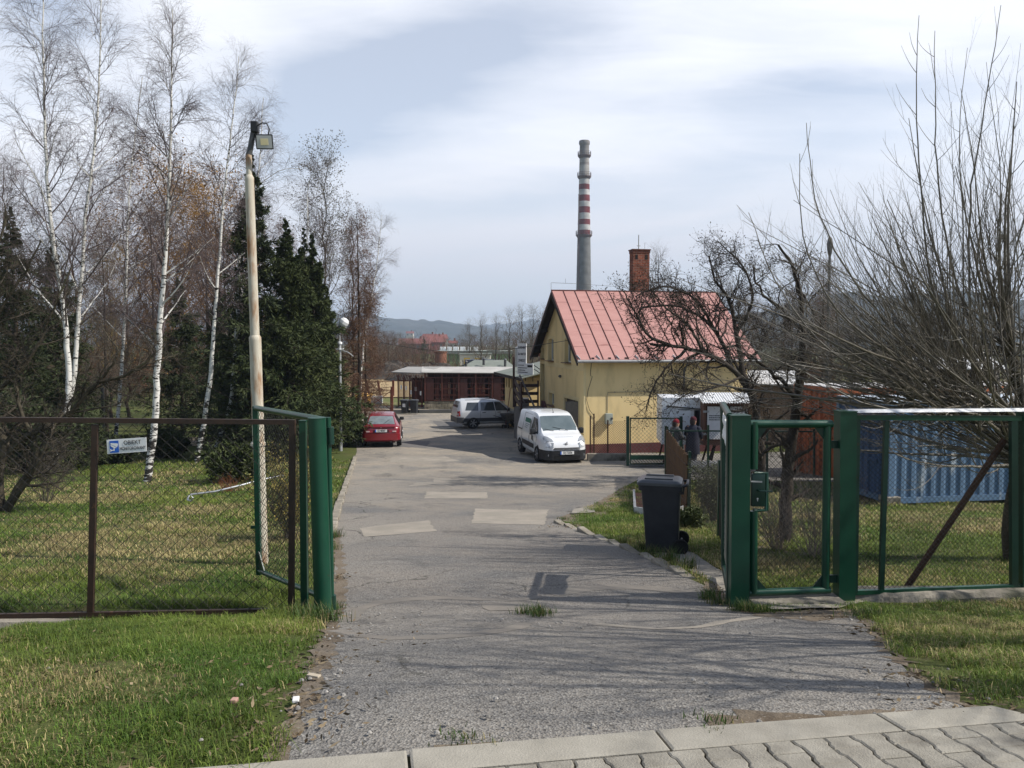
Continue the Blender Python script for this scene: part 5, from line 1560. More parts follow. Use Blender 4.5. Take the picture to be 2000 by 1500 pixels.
# boards and snow-white sheets lying on the ground by the fence
o = thing("steel_grating", "stack of pale metal gratings lying in the yard behind the wire fence", "grating", (W(1385, 912, 25.4)[0], 25.4, float(gz(6.3, 25.4))))
for k in range(3):
    m_ = MB()
    for j in range(18): m_.box((-1+.12*j, .0+.05*k, .06+.12*k), (.05, 1.2, .04))
    for y_ in (-.55, 0, .55): m_.box((0, y_+.05*k, .035+.12*k), (2.1, .04, .03))
    m_.build("grating_panel", GALV, o)
o = thing("steel_grating", "pale grating lying at the foot of the green wire gate", "grating", (W(1275, 912, 28)[0], 28.2, float(gz(5, 28.2))))
m_ = MB()
for j in range(16): m_.box((-.85+.11*j, 0, .1), (.05, 1.0, .04))
for y_ in (-.45, .45): m_.box((0, y_, .07), (1.8, .04, .03))
m_.build("grating_panel", GALV, o)

# shipping containers
CBL = mat("container_blue", (0.125, 0.205, 0.31), (0.095, 0.16, 0.25), scale=.9, rough=.55, bump=.1, bscale=12, c3=(0.36, 0.4, 0.44), s3=1.1, t3=(0.58, 0.68), stretch=(1.6, 1.6, .5), spec=.35)
CBL2 = mat("container_blue_dark", (0.045, 0.085, 0.17), (0.06, 0.105, 0.2), scale=1.2, rough=.6)
COR = mat("container_orange", (0.46, 0.13, 0.045), (0.38, 0.105, 0.04), scale=1.1, rough=.6, bump=.1, bscale=12, c3=(0.2, 0.05, 0.025), s3=2, t3=(0.6, 0.72), spec=.3)
COR2 = mat("container_orange_dark", (0.42, 0.115, 0.042), (0.35, 0.095, 0.036), scale=1.5, rough=.6)
def corr(mb, p0, u, n, w, h, pitch_, dep):
    """corrugated wall from p0 along u (unit), outward n"""
    p0, u, n = vec(p0), vec(u), vec(n)
    k = int(w/pitch_); pitch_ = w/k; pts_ = []
    for i_ in range(k):
        for s__, d__ in ((0, 0), (.36, 0), (.5, -dep), (.86, -dep)): pts_.append(p0 + u*((i_+s__)*pitch_) + n*d__)
    pts_.append(p0 + u*w)
    N_ = len(pts_)
    mb.add(pts_ + [p + Vector((0, 0, h)) for p in pts_], [(i_, i_+1, N_+i_+1, N_+i_) for i_ in range(N_-1)])
def container(label, x, y, z, rz, Lc, h, m, m2, roof_m):
    o = thing("shipping_container", label, "container", (x, y, z), rz)
    w = 2.44
    mb = MB(); corr(mb, (.08, 0.02, .16), (1, 0, 0), (0, -1, 0), Lc-.16, h-.3, .278, .036); corr(mb, (.08, w-.02, .16), (1, 0, 0), (0, 1, 0), Lc-.16, h-.3, .278, .036)
    mb.box((Lc-.05, w/2, h/2), (.05, w-.2, h-.3)).box((Lc/2, w/2, .12), (Lc-.2, w-.2, .08))
    mb.build("side_wall", m, o)
    fr__ = MB()
    for x_ in (.06, Lc-.06):
        for y_ in (.06, w-.06): fr__.box((x_, y_, h/2), (.125, .125, h))
    for z_ in (.08, h-.08):
        for y_ in (.055, w-.055): fr__.box((Lc/2, y_, z_), (Lc-.25, .105, .15))
        for x_ in (.055, Lc-.055): fr__.box((x_, w/2, z_), (.105, w-.25, .15))
    fr__.build("frame", m, o)
    MB().box((Lc/2, w/2, h+.003), (Lc-.02, w-.02, .03)).build("roof", roof_m, o)
    for s_ in (0, 1):
        yc = .125+.5475 + s_*1.095
        dr_ = MB(); corr(dr_, (.04, .13+s_*1.1, .17), (0, 1, 0), (-1, 0, 0), 1.08, h-.34, .27, .03); dr_ = dr_.build("door", m2, o)
        rd = MB()
        for y_ in (yc-.28, yc+.22): rd.tube([(-.01, y_, .1), (-.01, y_, h-.1)], .018, 7)
        rd.box((-.02, yc, 1.05), (.03, .36, .06)); rd.build("locking_bar", m2, dr_)
    return o
container("blue shipping container with rusty doors on the lawn behind green fence", W(1735, 975, 19.9)[0], 19.9, -2.62, rad(9), 6.06, 2.59, CBL, CBL2, mat("container_roof_pale", (0.42, 0.5, 0.58), (0.5, 0.55, 0.6), scale=1.5, rough=.5))
o = container("orange-red site container with pale roof behind the blue container", W(1634, 950, 23.6)[0], 23.6, -2.9, rad(12), 7.5, 3.0, COR, COR2, mat("container_roof_grey", (0.5, 0.48, 0.46), (0.42, 0.4, 0.39), scale=1.5, rough=.6))
mb = MB().bbox((0, 0, 0), (.4, .4, .25), .03)
o = thing("block", "concrete block propping the near corner of the blue container", "block", (W(1733, 985, 19.95)[0]+.1, 20.05, float(gz(9.5, 20))-.02))
MB().bbox((0, 0, .1), (.4, .4, .3), .02).build("block_body", CONC, o)

# white garden hut roof and small things behind the containers
for (px, py, Y, w_, lb) in ((1450, 752, 36, 5.0, "low shed with pale sheet roof behind the apple trees"), (1850, 722, 40, 5.0, "shed with white gabled roof behind the containers")):
    o = thing("shed", lb, "shed", (W(px, py, Y)[0], Y, 0), rad(-8)); zt_ = W(px, py, Y)[2]
    MB().box((0, 1.5, (zt_-3.6)/2), (w_, 3, zt_+3.6)).build("wall", mat("shed_wall", (0.1, 0.07, 0.055), (0.13, 0.1, 0.08), scale=2, rough=.9), o)
    MB().prism([(-w_/2-.2, -.4, zt_+.02), (w_/2+.2, -.4, zt_+.02), (w_/2+.2, 1.5, zt_+.55), (-w_/2-.2, 1.5, zt_+.55)], (0, 0, .06)).prism([(-w_/2-.2, 3.4, zt_+.02), (w_/2+.2, 3.4, zt_+.02), (w_/2+.2, 1.5, zt_+.55), (-w_/2-.2, 1.5, zt_+.55)], (0, 0, .06)).build("roof", mat("shed_roof", (0.55, 0.55, 0.55), (0.45, 0.45, 0.45), scale=1.5, rough=.6), o)

# odds and ends in the yard
o = thing("broom", "red-handled broom leaning on the annex wall", "broom", (W(987, 0, 44.5)[0], 44.5, float(gz(-.4, 44.5))))
zt_ = W(0, 758, 44.5)[2] - o.location.z
MB().tube([(0, -.1, .15), (.28, .25, zt_)], .025, 6).build("handle", mat("broom_red", (.2, .05, .03), rough=.7), o)
MB().bbox((0, -.1, .1), (.4, .08, .22), .02).build("bristles", DWOOD, o)
o = thing("wheelbarrow", "dark wheelbarrow standing between the annex wall and silver car", "wheelbarrow", (W(1000, 0, 44.2)[0], 44.2, float(gz(0, 44.2))), .4)
zo = max(.2, W(0, 796, 44.2)[2] - o.location.z - .35)
MB().prism([(-.45, -.3, .5), (-.45, .3, .5), (-.6, .38, .85), (-.6, -.38, .85)], (1.0, 0, 0)).build("tray", DKM, o)
MB().lathe([(.19, -.04), (.2, 0), (.19, .04)], (.62, 0, .2), 18, 'Y').build("wheel", RUB, o)
MB().tube([(.62, -.08, .2), (-.2, -.25, .5), (-1.0, -.3, .75)], .02, 6).build("handle", DKM, o)
MB().tube([(.62, .08, .2), (-.2, .25, .5), (-1.0, .3, .75)], .02, 6).build("handle", DKM, o)
MB().tube([(-.35, -.27, .55), (-.4, -.27, 0)], .018, 6).build("leg", DKM, o)
MB().tube([(-.35, .27, .55), (-.4, .27, 0)], .018, 6).build("leg", DKM, o)
# ------------------------------------------------------------------ vehicles
def paint(name, c, rough=0.28, metal=0.0):
    return mat(name, c, tuple(v*0.93 for v in c), scale=1.5, rough=rough, metal=metal, coat=0.6, spec=0.5)
CARGLASS = mat("car_glass", (0.03, 0.036, 0.04), (0.045, 0.052, 0.056), scale=1, rough=0.05, spec=0.8)
TYRE = RUB
ALLOY = mat("alloy", (0.42, 0.43, 0.44), (0.34, 0.34, 0.35), scale=9, rough=0.35, metal=0.7)
PLATEW = mat("plate_white", (0.75, 0.75, 0.73), rough=0.45)
REDL = mat("tail_lamp_red", (0.24, 0.008, 0.01), (0.32, 0.02, 0.015), scale=10, rough=0.15, spec=0.6)
CLEAR = mat("headlamp_glass", (0.5, 0.52, 0.53), (0.3, 0.31, 0.32), scale=14, rough=0.08, metal=0.35, spec=0.7)


class Car:
    """lofted body: tables over x (0 rear bumper .. length front bumper)"""
    def __init__(s, name, label, cat, loc, heading, T, m, wheels, wr, half):
        s.T = T
        s.o = thing(name, label, cat, loc, math.atan2(heading[1], heading[0]))
        s.L = T['top'][-1][0]
        s.half = half
        xs_ = np.unique(np.concatenate([np.linspace(0, .3, 9), np.linspace(.3, s.L-.4, 46), np.linspace(s.L-.4, s.L, 12)]))
        mb = MB(); vs = []; fs = []; k = None
        for x in xs_:
            h = s.ring(x)
            r = [(x, y, z) for y, z in h] + [(x, -y, z) for y, z in h[::-1][1:-1]]
            k = len(r); vs += r
        n = len(xs_)
        for i in range(n-1):
            for j in range(k): fs.append((i*k+j, i*k+(j+1) % k, (i+1)*k+(j+1) % k, (i+1)*k+j))
        fs += [tuple(range(k)), tuple((n-1)*k+j for j in range(k))]
        s.body = mb.add(vs, fs).build("body", m, s.o, smooth=32)
        for wx in wheels:
            for sy in (-1, 1):
                yo = s.sy(wx, .45) + .012
                s.arch(wx, sy, yo, wr)
                s.wheel(wx, sy, yo, wr)

    def t(s, key, x):
        a = s.T[key]
        return float(np.interp(x, [p[0] for p in a], [p[1] for p in a]))

    def ring(s, x):
        zb, w, bt, tp, rw = (s.t(k, x) for k in ('bot', 'w', 'belt', 'top', 'roofw'))
        bt = min(bt, tp - .02)
        rw = min(rw, w*.97)
        zr = tp - min(.075, (tp-bt)*.45)
        zm = zb + (bt-zb)*.62
        return [(0, zb), (w*.86, zb), (w*.965, zb+.09), (w, zb+(bt-zb)*.35), (w, zm), (w*.985, zb+(bt-zb)*.86), (w*.96, bt), (rw, zr), (rw*.93, tp-.022), (rw*.72, tp-.004), (0, tp)]

    def sy(s, x, z):
        h = s.ring(x)[1:9]
        return float(np.interp(z, [p[1] for p in h], [p[0] for p in h]))

    def tz(s, x, y):
        h = s.ring(x)[6:][::-1]
        return float(np.interp(abs(y), [p[0] for p in h], [p[1] for p in h]))

    def side(s, name, m, c, sgn, off=0.007, nx=10, nz=4, parent=None):
        """c: corner (x,z) bottom-rear, bottom-front, top-front, top-rear"""
        mb = MB(); vs = []
        for j in range(nz+1):
            for i in range(nx+1):
                u, v = i/nx, j/nz
                x = (c[0][0]*(1-u)+c[1][0]*u)*(1-v) + (c[3][0]*(1-u)+c[2][0]*u)*v
                z = (c[0][1]*(1-u)+c[1][1]*u)*(1-v) + (c[3][1]*(1-u)+c[2][1]*u)*v
                vs.append((x, sgn*(s.sy(x, z)+off), z+off*.3))
        N_ = nx+1
        return mb.add(vs, [(j*N_+i, j*N_+i+1, (j+1)*N_+i+1, (j+1)*N_+i) for i in range(nx) for j in range(nz)]).build(name, m, parent or s.o, smooth=True)

    def top(s, name, m, x0, x1, y0, y1, off=0.008, ny=10, nx=10, bow=0.0, parent=None):
        mb = MB(); vs = []
        for i in range(nx+1):
            for j in range(ny+1):
                u, v = i/nx, j/ny*2-1
                x = x0 + (x1-x0)*u; y = (y0 + (y1-y0)*u)*v
                x_ = x + bow*(v*v)*(1-u)
                vs.append((x_ + (off if x1 < x0 else -off)*.7*0, y, s.tz(x_, y) + off))
        N_ = ny+1
        return mb.add(vs, [(i*N_+j, i*N_+j+1, (i+1)*N_+j+1, (i+1)*N_+j) for i in range(nx) for j in range(ny)]).build(name, m, parent or s.o, smooth=True)

    def endw(s, y, front):          # plan outline: x where half width equals |y| near one end
        xs_ = np.linspace(s.L, s.L-.6, 60) if front else np.linspace(0, .6, 60)
        for x in xs_:
            if s.t('w', x)*.985 >= abs(y): return float(x)
        return float(xs_[-1])

    def wrap(s, name, m, z0, z1, depth, front, off=0.012, parent=None, y0=None, y1=None, n=26, zin=0.0):
        """a band wrapped round one end of the car (bumper, lamp, grille); y range in metres or the whole end plus depth along the sides"""
        pts = []
        if y0 is None:
            xe = s.L - depth if front else depth
            for x in np.linspace(xe, s.L-.001 if front else .001, n//2): pts.append((x, s.t('w', x)+off))
            pts = pts + [(x, -y) for x, y in pts[::-1]]
            pts = [(x + (off if front else -off)*(1 if abs(x-(s.L if front else 0)) < .25 else 0), y) for x, y in pts]
        else:
            for y in np.linspace(y0, y1, n):
                x = s.endw(y, front); pts.append((x + (off if front else -off), y))
        mb = MB(); N_ = len(pts)
        zs_ = np.linspace(z0, z1, 5)
        vs = []
        for z in zs_:
            lean = zin*((z-z0)/(z1-z0))
            vs += [(x + (-lean if front else lean), y, z) for x, y in pts]
        inn = [(x - (.07 if front else -.07), y*.96, z) for z in (z1, z0) for x, y in pts]
        vs += inn
        R5 = len(zs_)+2
        fs = [(r*N_+i, r*N_+i+1, ((r+1) % R5)*N_+i+1, ((r+1) % R5)*N_+i) for r in range(R5) for i in range(N_-1)]
        fs += [tuple(r*N_ for r in range(R5)), tuple(r*N_+N_-1 for r in range(R5))[::-1]]
        return mb.add(vs, fs).build(name, m, parent or s.o, smooth=35)

    def arch(s, x, sgn, yo, r):
        MB().lathe([(r*1.17, -.16), (r*1.17, .0)], (x, sgn*(yo-.004) - (0 if sgn < 0 else 0), r*1.0), 28, 'Y').build("wheel_arch", BLACK, s.o) if False else None
        mb = MB(); k = 24; vs = []
        for rr_, yy in ((r*1.16, yo-.2), (r*1.16, yo-.006)):
            for j in range(k+1):
                a = -.25 + (math.pi+.5)*j/k
                vs.append((x+rr_*math.cos(a), sgn*yy, r+rr_*math.sin(a)))
        n1 = k+1
        fs = [(j, j+1, n1+j+1, n1+j) for j in range(k)] + [tuple(n1+j for j in range(n1)), tuple(range(n1))[::-1]]
        mb.add(vs, fs).build("wheel_arch", BLACK, s.o)

    def wheel(s, x, sgn, yo, r):
        w = MB().lathe([(r*.66, -.1), (r*.93, -.105), (r, -.07), (r, .07), (r*.93, .105), (r*.66, .1)], (x, sgn*(yo-.085), r), 28, 'Y').build("wheel", TYRE, s.o, smooth=35)
        rm = MB(); f = sgn*(yo+.008)
        rm.lathe([(r*.64, -.015), (r*.67, .006), (r*.6, .0)], (x, f, r), 28, 'Y', caps=False)
        for j in range(6):
            a = j*math.pi/3+.3
            rm.bar((x+.03*math.cos(a), f, r+.03*math.sin(a)), (x+r*.62*math.cos(a), f, r+r*.62*math.sin(a)), .05, .02, (0, 1, 0))
        rm.lathe([(r*.18, -.01), (r*.18, .012)], (x, f, r), 14, 'Y')
        rm.build("rim", ALLOY, w, smooth=35)
        MB().lathe([(r*.63, -.004), (r*.63, .0)], (x, sgn*(yo+.002), r), 24, 'Y').build("brake_disc", DKM, w)

    def box(s, name, m, c, size, b=.01, parent=None, rz=0):
        return MB().bbox(c, size, b, rz).build(name, m, parent or s.o, smooth=35)

    def mirror(s, x, z, m, sz=(.11, .2, .15)):
        for sgn in (-1, 1):
            y = s.sy(x, z)
            mr_ = MB().bbox((x, sgn*(y+.13), z+.03), sz, .03).bar((x, sgn*(y-.02), z-.02), (x, sgn*(y+.07), z), .05, .05).build("mirror", m, s.o, smooth=45)

    def plate(s, txt, z, front, w=.52, h=.115, y=0.0, eu=True, dx=.03):
        x = (s.L+dx) if front else -dx
        sg = 1 if front else -1
        p = MB().box((x, y, z), (.012, w, h)).build("number_plate", PLATEW, s.o)
        xd = Vector((0, sg, 0)); zd = Vector((sg, 0, 0))
        MB().box((x+sg*.007, y - sg*(w/2-.022), z), (.003, .044, h)).build("blue_strip", SB, p)
        t_ = text("registration", txt, h*1.02, INK, p, frame((x+sg*.0075, y + sg*.02, z), xd, zd), sx=.78, bold=.003)
        return p

    def seam(s, pts, sgn, m, w=.012):
        mb = MB()
        q = [(x, sgn*(s.sy(x, z)+.003), z) for x, z in pts]
        for a, b in zip(q, q[1:]): mb.bar(a, b, w, .006)
        return mb.build("door_seam", m, s.o)


SEAMM = mat("seam_dark", (0.02, 0.02, 0.02), rough=.7)
def dense(pts, n=8):
    out = []
    for a, b in zip(pts, pts[1:]):
        for i in range(n): out.append((a[0]+(b[0]-a[0])*i/n, a[1]+(b[1]-a[1])*i/n))
    return out + [pts[-1]]

# --- red hatchback, seen from behind
REDP = paint("red_paint", (0.2, 0.009, 0.016))
hd_ = Vector((-.115, .993, 0)).normalized()
rc = G(746, 874)
rearc = Vector((rc[0], rc[1]-.2, rc[2]+.012))
c = Car("car", "red hatchback parked beside the driveway, seen from behind", "car", rearc, hd_, dict(
    top=[(0, .84), (.03, .93), (.12, .985), (.2, 1.0), (.5, 1.22), (.78, 1.37), (1.2, 1.43), (1.9, 1.44), (2.35, 1.39), (3.05, 1.0), (3.5, .92), (3.9, .8), (4.05, .66), (4.1, .52)],
    belt=[(0, .8), (.15, .93), (1, .93), (2.9, .9), (3.5, .82), (3.95, .68), (4.1, .5)], bot=[(0, .34), (.12, .27), (.5, .2), (3.4, .2), (4.1, .25)],
    w=[(0, .66), (.03, .73), (.1, .79), (.3, .825), (.7, .84), (3.3, .835), (3.7, .79), (3.95, .7), (4.1, .52)], roofw=[(0, .62), (.2, .68), (.78, .57), (1.3, .545), (2.3, .55), (3.05, .66), (4.1, .6)]),
    REDP, (.72, 3.24), .29, .84)
REDW = c.top("rear_window", mat("rear_glass", (0.2, 0.23, 0.24), (0.13, 0.15, 0.16), scale=3, rough=.08, spec=.8), .23, .72, .6, .5)
MB().bar((.24, -.1, 1.035), (.44, -.34, 1.2), .012, .012).build("wiper", BLACK, c.o)
for sg in (-1, 1):
    c.side("side_window", CARGLASS, [(.62, .97), (1.62, .96), (1.55, 1.32), (.95, 1.31)], sg); c.side("side_window", CARGLASS, [(1.7, .96), (2.85, .95), (2.35, 1.31), (1.7, 1.32)], sg)
    c.seam(dense([(1.66, .28), (1.66, .92)]), sg, SEAMM); c.seam(dense([(2.75, .28), (2.8, .9)]), sg, SEAMM)
    c.wrap("tail_lamp", REDL, .68, .86, 0, False, .012, None, sg*.36, sg*.785, 14, .03)
    c.wrap("reversing_lamp", mat("lamp_clear", (.5, .35, .33), rough=.2), .7, .755, 0, False, .018, None, sg*.5, sg*.66, 8, .01)
c.wrap("plate_recess", mat("dark_red", (0.07, 0.004, 0.008), rough=.4), .67, .87, 0, False, .006, None, -.355, .355, 8, .01)
c.wrap("bumper", REDP, .34, .63, .35, False, .028)
c.plate("DJ 48587", .755, False, .52, .115, 0, True, .026)
c.wrap("spoiler_lip", REDP, .905, .945, 0, False, .02, None, -.62, .62, 14, .0)
c.box("emblem", ALLOY, (-.0, 0, .895), (.02, .07, .04), .005)
c.mirror(2.72, 1.0, BLACK)
MB().tube([(.2, -.42, .27), (-.03, -.42, .27)], .028, 10).build("exhaust", DKM, c.o)
MB().box((2.0, 0, .2), (3.2, 1.2, .06)).build("underbody", BLACK, c.o)
MB().tube([(.0+.9, 0, 1.4), (.75, 0, 1.5)], .006, 5).build("aerial", BLACK, c.o)
for sg in (-1, 1): c.box("head_restraint", mat("seat_grey", (0.16, 0.17, 0.17), rough=.8), (.78, sg*.33, 1.2), (.03, .2, .12), .01)

# --- white van
WP = paint("white_van_paint", (0.74, 0.75, 0.76), .3)
vh = Vector((.225, -.975, 0)).normalized()
fc = Vector((W(1107, 905, 28.75)[0], 28.75, 0)); Lv = 4.38
vl = fc - vh*Lv; vl.z = float(gz(fc.x, 30.6)) + .01
c = Car("van", "white panel van with green lettering parked in front of the yellow house", "van", vl, vh, dict(
    top=[(0, 1.5), (.04, 1.68), (.15, 1.75), (.5, 1.79), (1.5, 1.815), (2.3, 1.81), (2.62, 1.77), (2.85, 1.68), (3.5, 1.17), (3.62, 1.12), (3.9, 1.06), (4.15, .95), (4.28, .82), (4.35, .68), (4.38, .55)],
    belt=[(0, 1.05), (2.3, 1.04), (3.0, 1.02), (3.5, .99), (4.0, .88), (4.25, .72), (4.38, .5)], bot=[(0, .3), (.2, .24), (4.1, .22), (4.38, .24)],
    w=[(0, .8), (.06, .86), (.3, .89), (3.4, .895), (3.8, .875), (4.05, .82), (4.22, .74), (4.33, .62), (4.38, .5)], roofw=[(0, .68), (.4, .71), (2.6, .69), (2.9, .69), (3.5, .77), (3.9, .78), (4.38, .6)]),
    WP, (.72, 3.44), .315, .89)
c.top("windscreen", mat("screen_glass", (0.13, 0.16, 0.165), (0.09, 0.115, 0.12), scale=2, rough=.06, spec=.8), 3.47, 2.84, .73, .62)
MB().box((3.3, -.42, 1.29), (.05, .16, .02)).box((3.46, .1, 1.215), (.06, .2, .015)).build("dashboard_paper", WHITE, c.o)
wp = MB().bar((3.52, .3, 1.185), (3.34, -.25, 1.31), .015, .012).bar((3.52, -.25, 1.185), (3.4, -.6, 1.25), .015, .012)
wp.build("wiper", BLACK, c.o)
for sg in (-1, 1):
    c.side("side_window", CARGLASS, [(2.32, 1.08), (3.38, 1.05), (2.86, 1.58), (2.4, 1.62)], sg)
    c.seam(dense([(2.25, .4), (2.25, 1.62)]), sg, SEAMM); c.seam(dense([(3.3, .62), (3.36, 1.0)]), sg, SEAMM); c.seam(dense([(1.05, .4), (1.05, 1.68), (2.2, 1.68)]), sg, SEAMM)
    c.side("rub_strip", BLACK, [(1.15, .46), (3.0, .46), (3.0, .64), (1.15, .64)], sg, .015)
    c.side("door_handle", BLACK, [(2.34, .93), (2.56, .93), (2.56, .98), (2.34, .98)], sg, .025, 3, 1)
    c.side("slide_rail", BLACK, [(.25, .98), (1.0, .98), (1.0, 1.02), (.25, 1.02)], sg, .008, 4, 1)
    # side graphics, as on the photo
    c.side("green_graphic", mat("green_print", (0.02, 0.16, 0.11), rough=.5), [(1.25, 1.33), (2.1, 1.33), (2.1, 1.5), (1.25, 1.5)], sg, .006, 4, 2)
    for k in range(3): c.side("small_print", mat("grey_print", (0.25, 0.28, 0.28), rough=.5), [(1.35, 1.25-.07*k), (2.0-.12*k, 1.25-.07*k), (2.0-.12*k, 1.285-.07*k), (1.35, 1.285-.07*k)], sg, .006, 4, 1)
    c.side("dog_graphic", mat("photo_print", (0.05, 0.05, 0.045), (0.2, 0.19, 0.17), scale=6, rough=.5), [(2.28, .72), (2.2, .72), (2.2, 1.45), (2.02, 1.45)], sg, .006, 4, 8)
    c.side("dog_graphic", _MATS["photo_print"], [(2.55, .78), (2.9, .74), (2.85, .92), (2.6, .98)], sg, .006, 4, 4)
    # swept headlamp on the front corner
    hl = MB(); vs = []
    cs = [(4.27, .47), (4.0, .79), (3.78, .84), (4.1, .66)]
    q = []
    for (x, y), dz in zip(((4.24, .46), (4.14, .775), (3.84, .80), (3.98, .62)), (.0, .0, -.015, .0)):
        q.append((x, y))
    n_ = 6
    for i in range(n_+1):
        for j in range(n_+1):
            u, v = i/n_, j/n_
            x = (q[0][0]*(1-u)+q[1][0]*u)*(1-v)+(q[3][0]*(1-u)+q[2][0]*u)*v
            y = (q[0][1]*(1-u)+q[1][1]*u)*(1-v)+(q[3][1]*(1-u)+q[2][1]*u)*v
            zt = c.tz(x, min(y, c.t('w', x)*.93)) if y < c.t('roofw', x) else c.tz(x, c.t('roofw', x)*.97)-.02-(y-c.t('roofw', x)*.97)*.9
            vs.append((x+.012, sg*(y+.006), zt+.012))
    hl.add(vs, [(i*(n_+1)+j, i*(n_+1)+j+1, (i+1)*(n_+1)+j+1, (i+1)*(n_+1)+j) for i in range(n_) for j in range(n_)])
    h_ = hl.build("headlamp", CLEAR, c.o, smooth=True)
    c.wrap("lamp_reflector", CLEAR, .66, .83, 0, True, .012, None, sg*.5, sg*.8, 10, .09)
    MB().lathe([(.05, -.02), (.06, .02)], (4.3, sg*.64, .38), 14, 'X').build("fog_lamp", CLEAR, c.o)
c.wrap("bumper", BLACK, .2, .55, .62, True, .02)
c.wrap("grille", BLACK, .575, .655, 0, True, .012, None, -.52, .52, 16, .04)
c.wrap("lower_grille", mat("grille_dark", (0.006, 0.006, 0.006), rough=.9), .24, .36, 0, True, .03, None, -.5, .5, 12)
c.plate("DJ 73356", .47, True, .52, .115, 0, True, .05)
em = MB()       # silver rampant beast emblem on a shield
ez = .77
exx = 4.325
for (a_, b_, w_) in (((0.0, .05), (.03, .075), .03), ((-.01, .045), (-.015, -.02), .035), ((-.015, -.02), (.03, -.07), .022), ((-.02, -.02), (-.05, -.06), .02), ((.0, .03), (.05, .035), .016), ((0, .01), (.05, .0), .014), ((-.04, -.01), (-.06, .05), .01)):
    em.bar((exx, a_[0]*1.3, ez+a_[1]*1.2), (exx-.012, b_[0]*1.3, ez+b_[1]*1.2), w_, .012, (1, 0, 0))
em.build("emblem", ALLOY, c.o)
tx_ = MB()
for k in range(12): tx_.box((4.02, -.34+.06*k, c.tz(4.02, .3)+.006), (.03, .035, .004))
tx_.build("bonnet_print", mat("grey_print", (0.25, 0.28, 0.28)), c.o)
c.mirror(3.1, 1.1, BLACK, (.12, .2, .22))
MB().tube([(2.55, 0, 1.79), (2.35, 0, 2.02)], .007, 5).lathe([(.03, 0), (.02, .03)], (2.55, 0, 1.785), 8).build("aerial", BLACK, c.o)
MB().box((2.2, 0, .23), (3.6, 1.3, .06)).build("underbody", BLACK, c.o)

# --- silver estate
SIL = paint("silver_paint", (0.54, 0.555, 0.575), .34, .3)
CLAD = mat("dark_cladding", (0.035, 0.037, 0.042), (0.045, 0.047, 0.052), scale=5, rough=.5)
sh = Vector((.955, .297, 0)).normalized()
p0 = W(885, 838, 43.6)
c = Car("car", "silver estate car with dark lower cladding parked behind the white van", "car", (p0[0], 43.6+.85, float(gz(-2, 44))+.01), sh, dict(
    top=[(0, .9), (.03, 1.05), (.09, 1.32), (.2, 1.57), (.32, 1.61), (1.5, 1.63), (2.3, 1.585), (2.6, 1.5), (3.25, 1.03), (3.7, .97), (4.2, .86), (4.38, .72), (4.45, .55)],
    belt=[(0, .85), (.1, .98), (2.9, .95), (3.3, .92), (4.1, .8), (4.45, .5)], bot=[(0, .36), (.2, .28), (4.2, .26), (4.45, .3)],
    w=[(0, .72), (.05, .79), (.25, .85), (3.8, .865), (4.2, .8), (4.45, .58)], roofw=[(0, .66), (.3, .6), (2.4, .58), (2.7, .6), (3.25, .7), (4.45, .6)]),
    SIL, (.9, 3.42), .325, .865)
c.top("rear_window", CARGLASS, .06, .18, .62, .55)
c.top("windscreen", CARGLASS, 3.18, 2.6, .66, .54)
for sg in (-1, 1):
    for q in ([(.45, 1.04), (1.2, 1.01), (1.25, 1.46), (.6, 1.47)], [(1.36, 1.01), (2.18, .99), (2.12, 1.47), (1.36, 1.46)], [(2.22, .99), (3.02, .98), (2.5, 1.45), (2.17, 1.47)]): c.side("side_window", CARGLASS, q, sg)
    c.side("cladding", CLAD, [(.02, .34), (4.2, .32), (4.2, .6), (.02, .6)], sg, .009, 30, 3)
    c.wrap("tail_lamp", REDL, .72, 1.0, 0, False, .012, None, sg*.62, sg*.8, 8, .04)
    c.side("tail_lamp", REDL, [(.06, .72), (.17, .72), (.15, 1.02), (.1, 1.02)], sg, .012, 3, 3)
    for x in (1.42, 2.3): c.side("door_handle", BLACK, [(x, .88), (x+.2, .88), (x+.2, .92), (x, .92)], sg, .022, 3, 1)
    for pts in ([(1.32, .6), (1.32, 1.46)], [(2.2, .6), (2.2, .96)], [(3.1, .6), (3.1, .94)]): c.seam(dense(pts), sg, SEAMM)
    MB().bar((.5, sg*.55, 1.615), (2.2, sg*.55, 1.625), .035, .03).build("roof_rail", SIL, c.o)
c.wrap("bumper", CLAD, .36, .66, .3, False, .035)
c.plate("DJ 30174", .8, False) if False else None
c.mirror(2.95, 1.02, BLACK)
MB().tube([(.1, 0, .4), (-.16, 0, .4), (-.18, 0, .44)], .025, 8).lathe([(.03, 0), (.03, .05)], (-.18, 0, .44), 8).build("tow_bar", DKM, c.o)
MB().box((2.2, 0, .27), (3.6, 1.3, .06)).build("underbody", BLACK, c.o)
# ------------------------------------------------------------------ trees and plants
TR = np.random.default_rng(21)


def nrm_(v): return v / (np.linalg.norm(v, axis=-1, keepdims=True) + 1e-9)


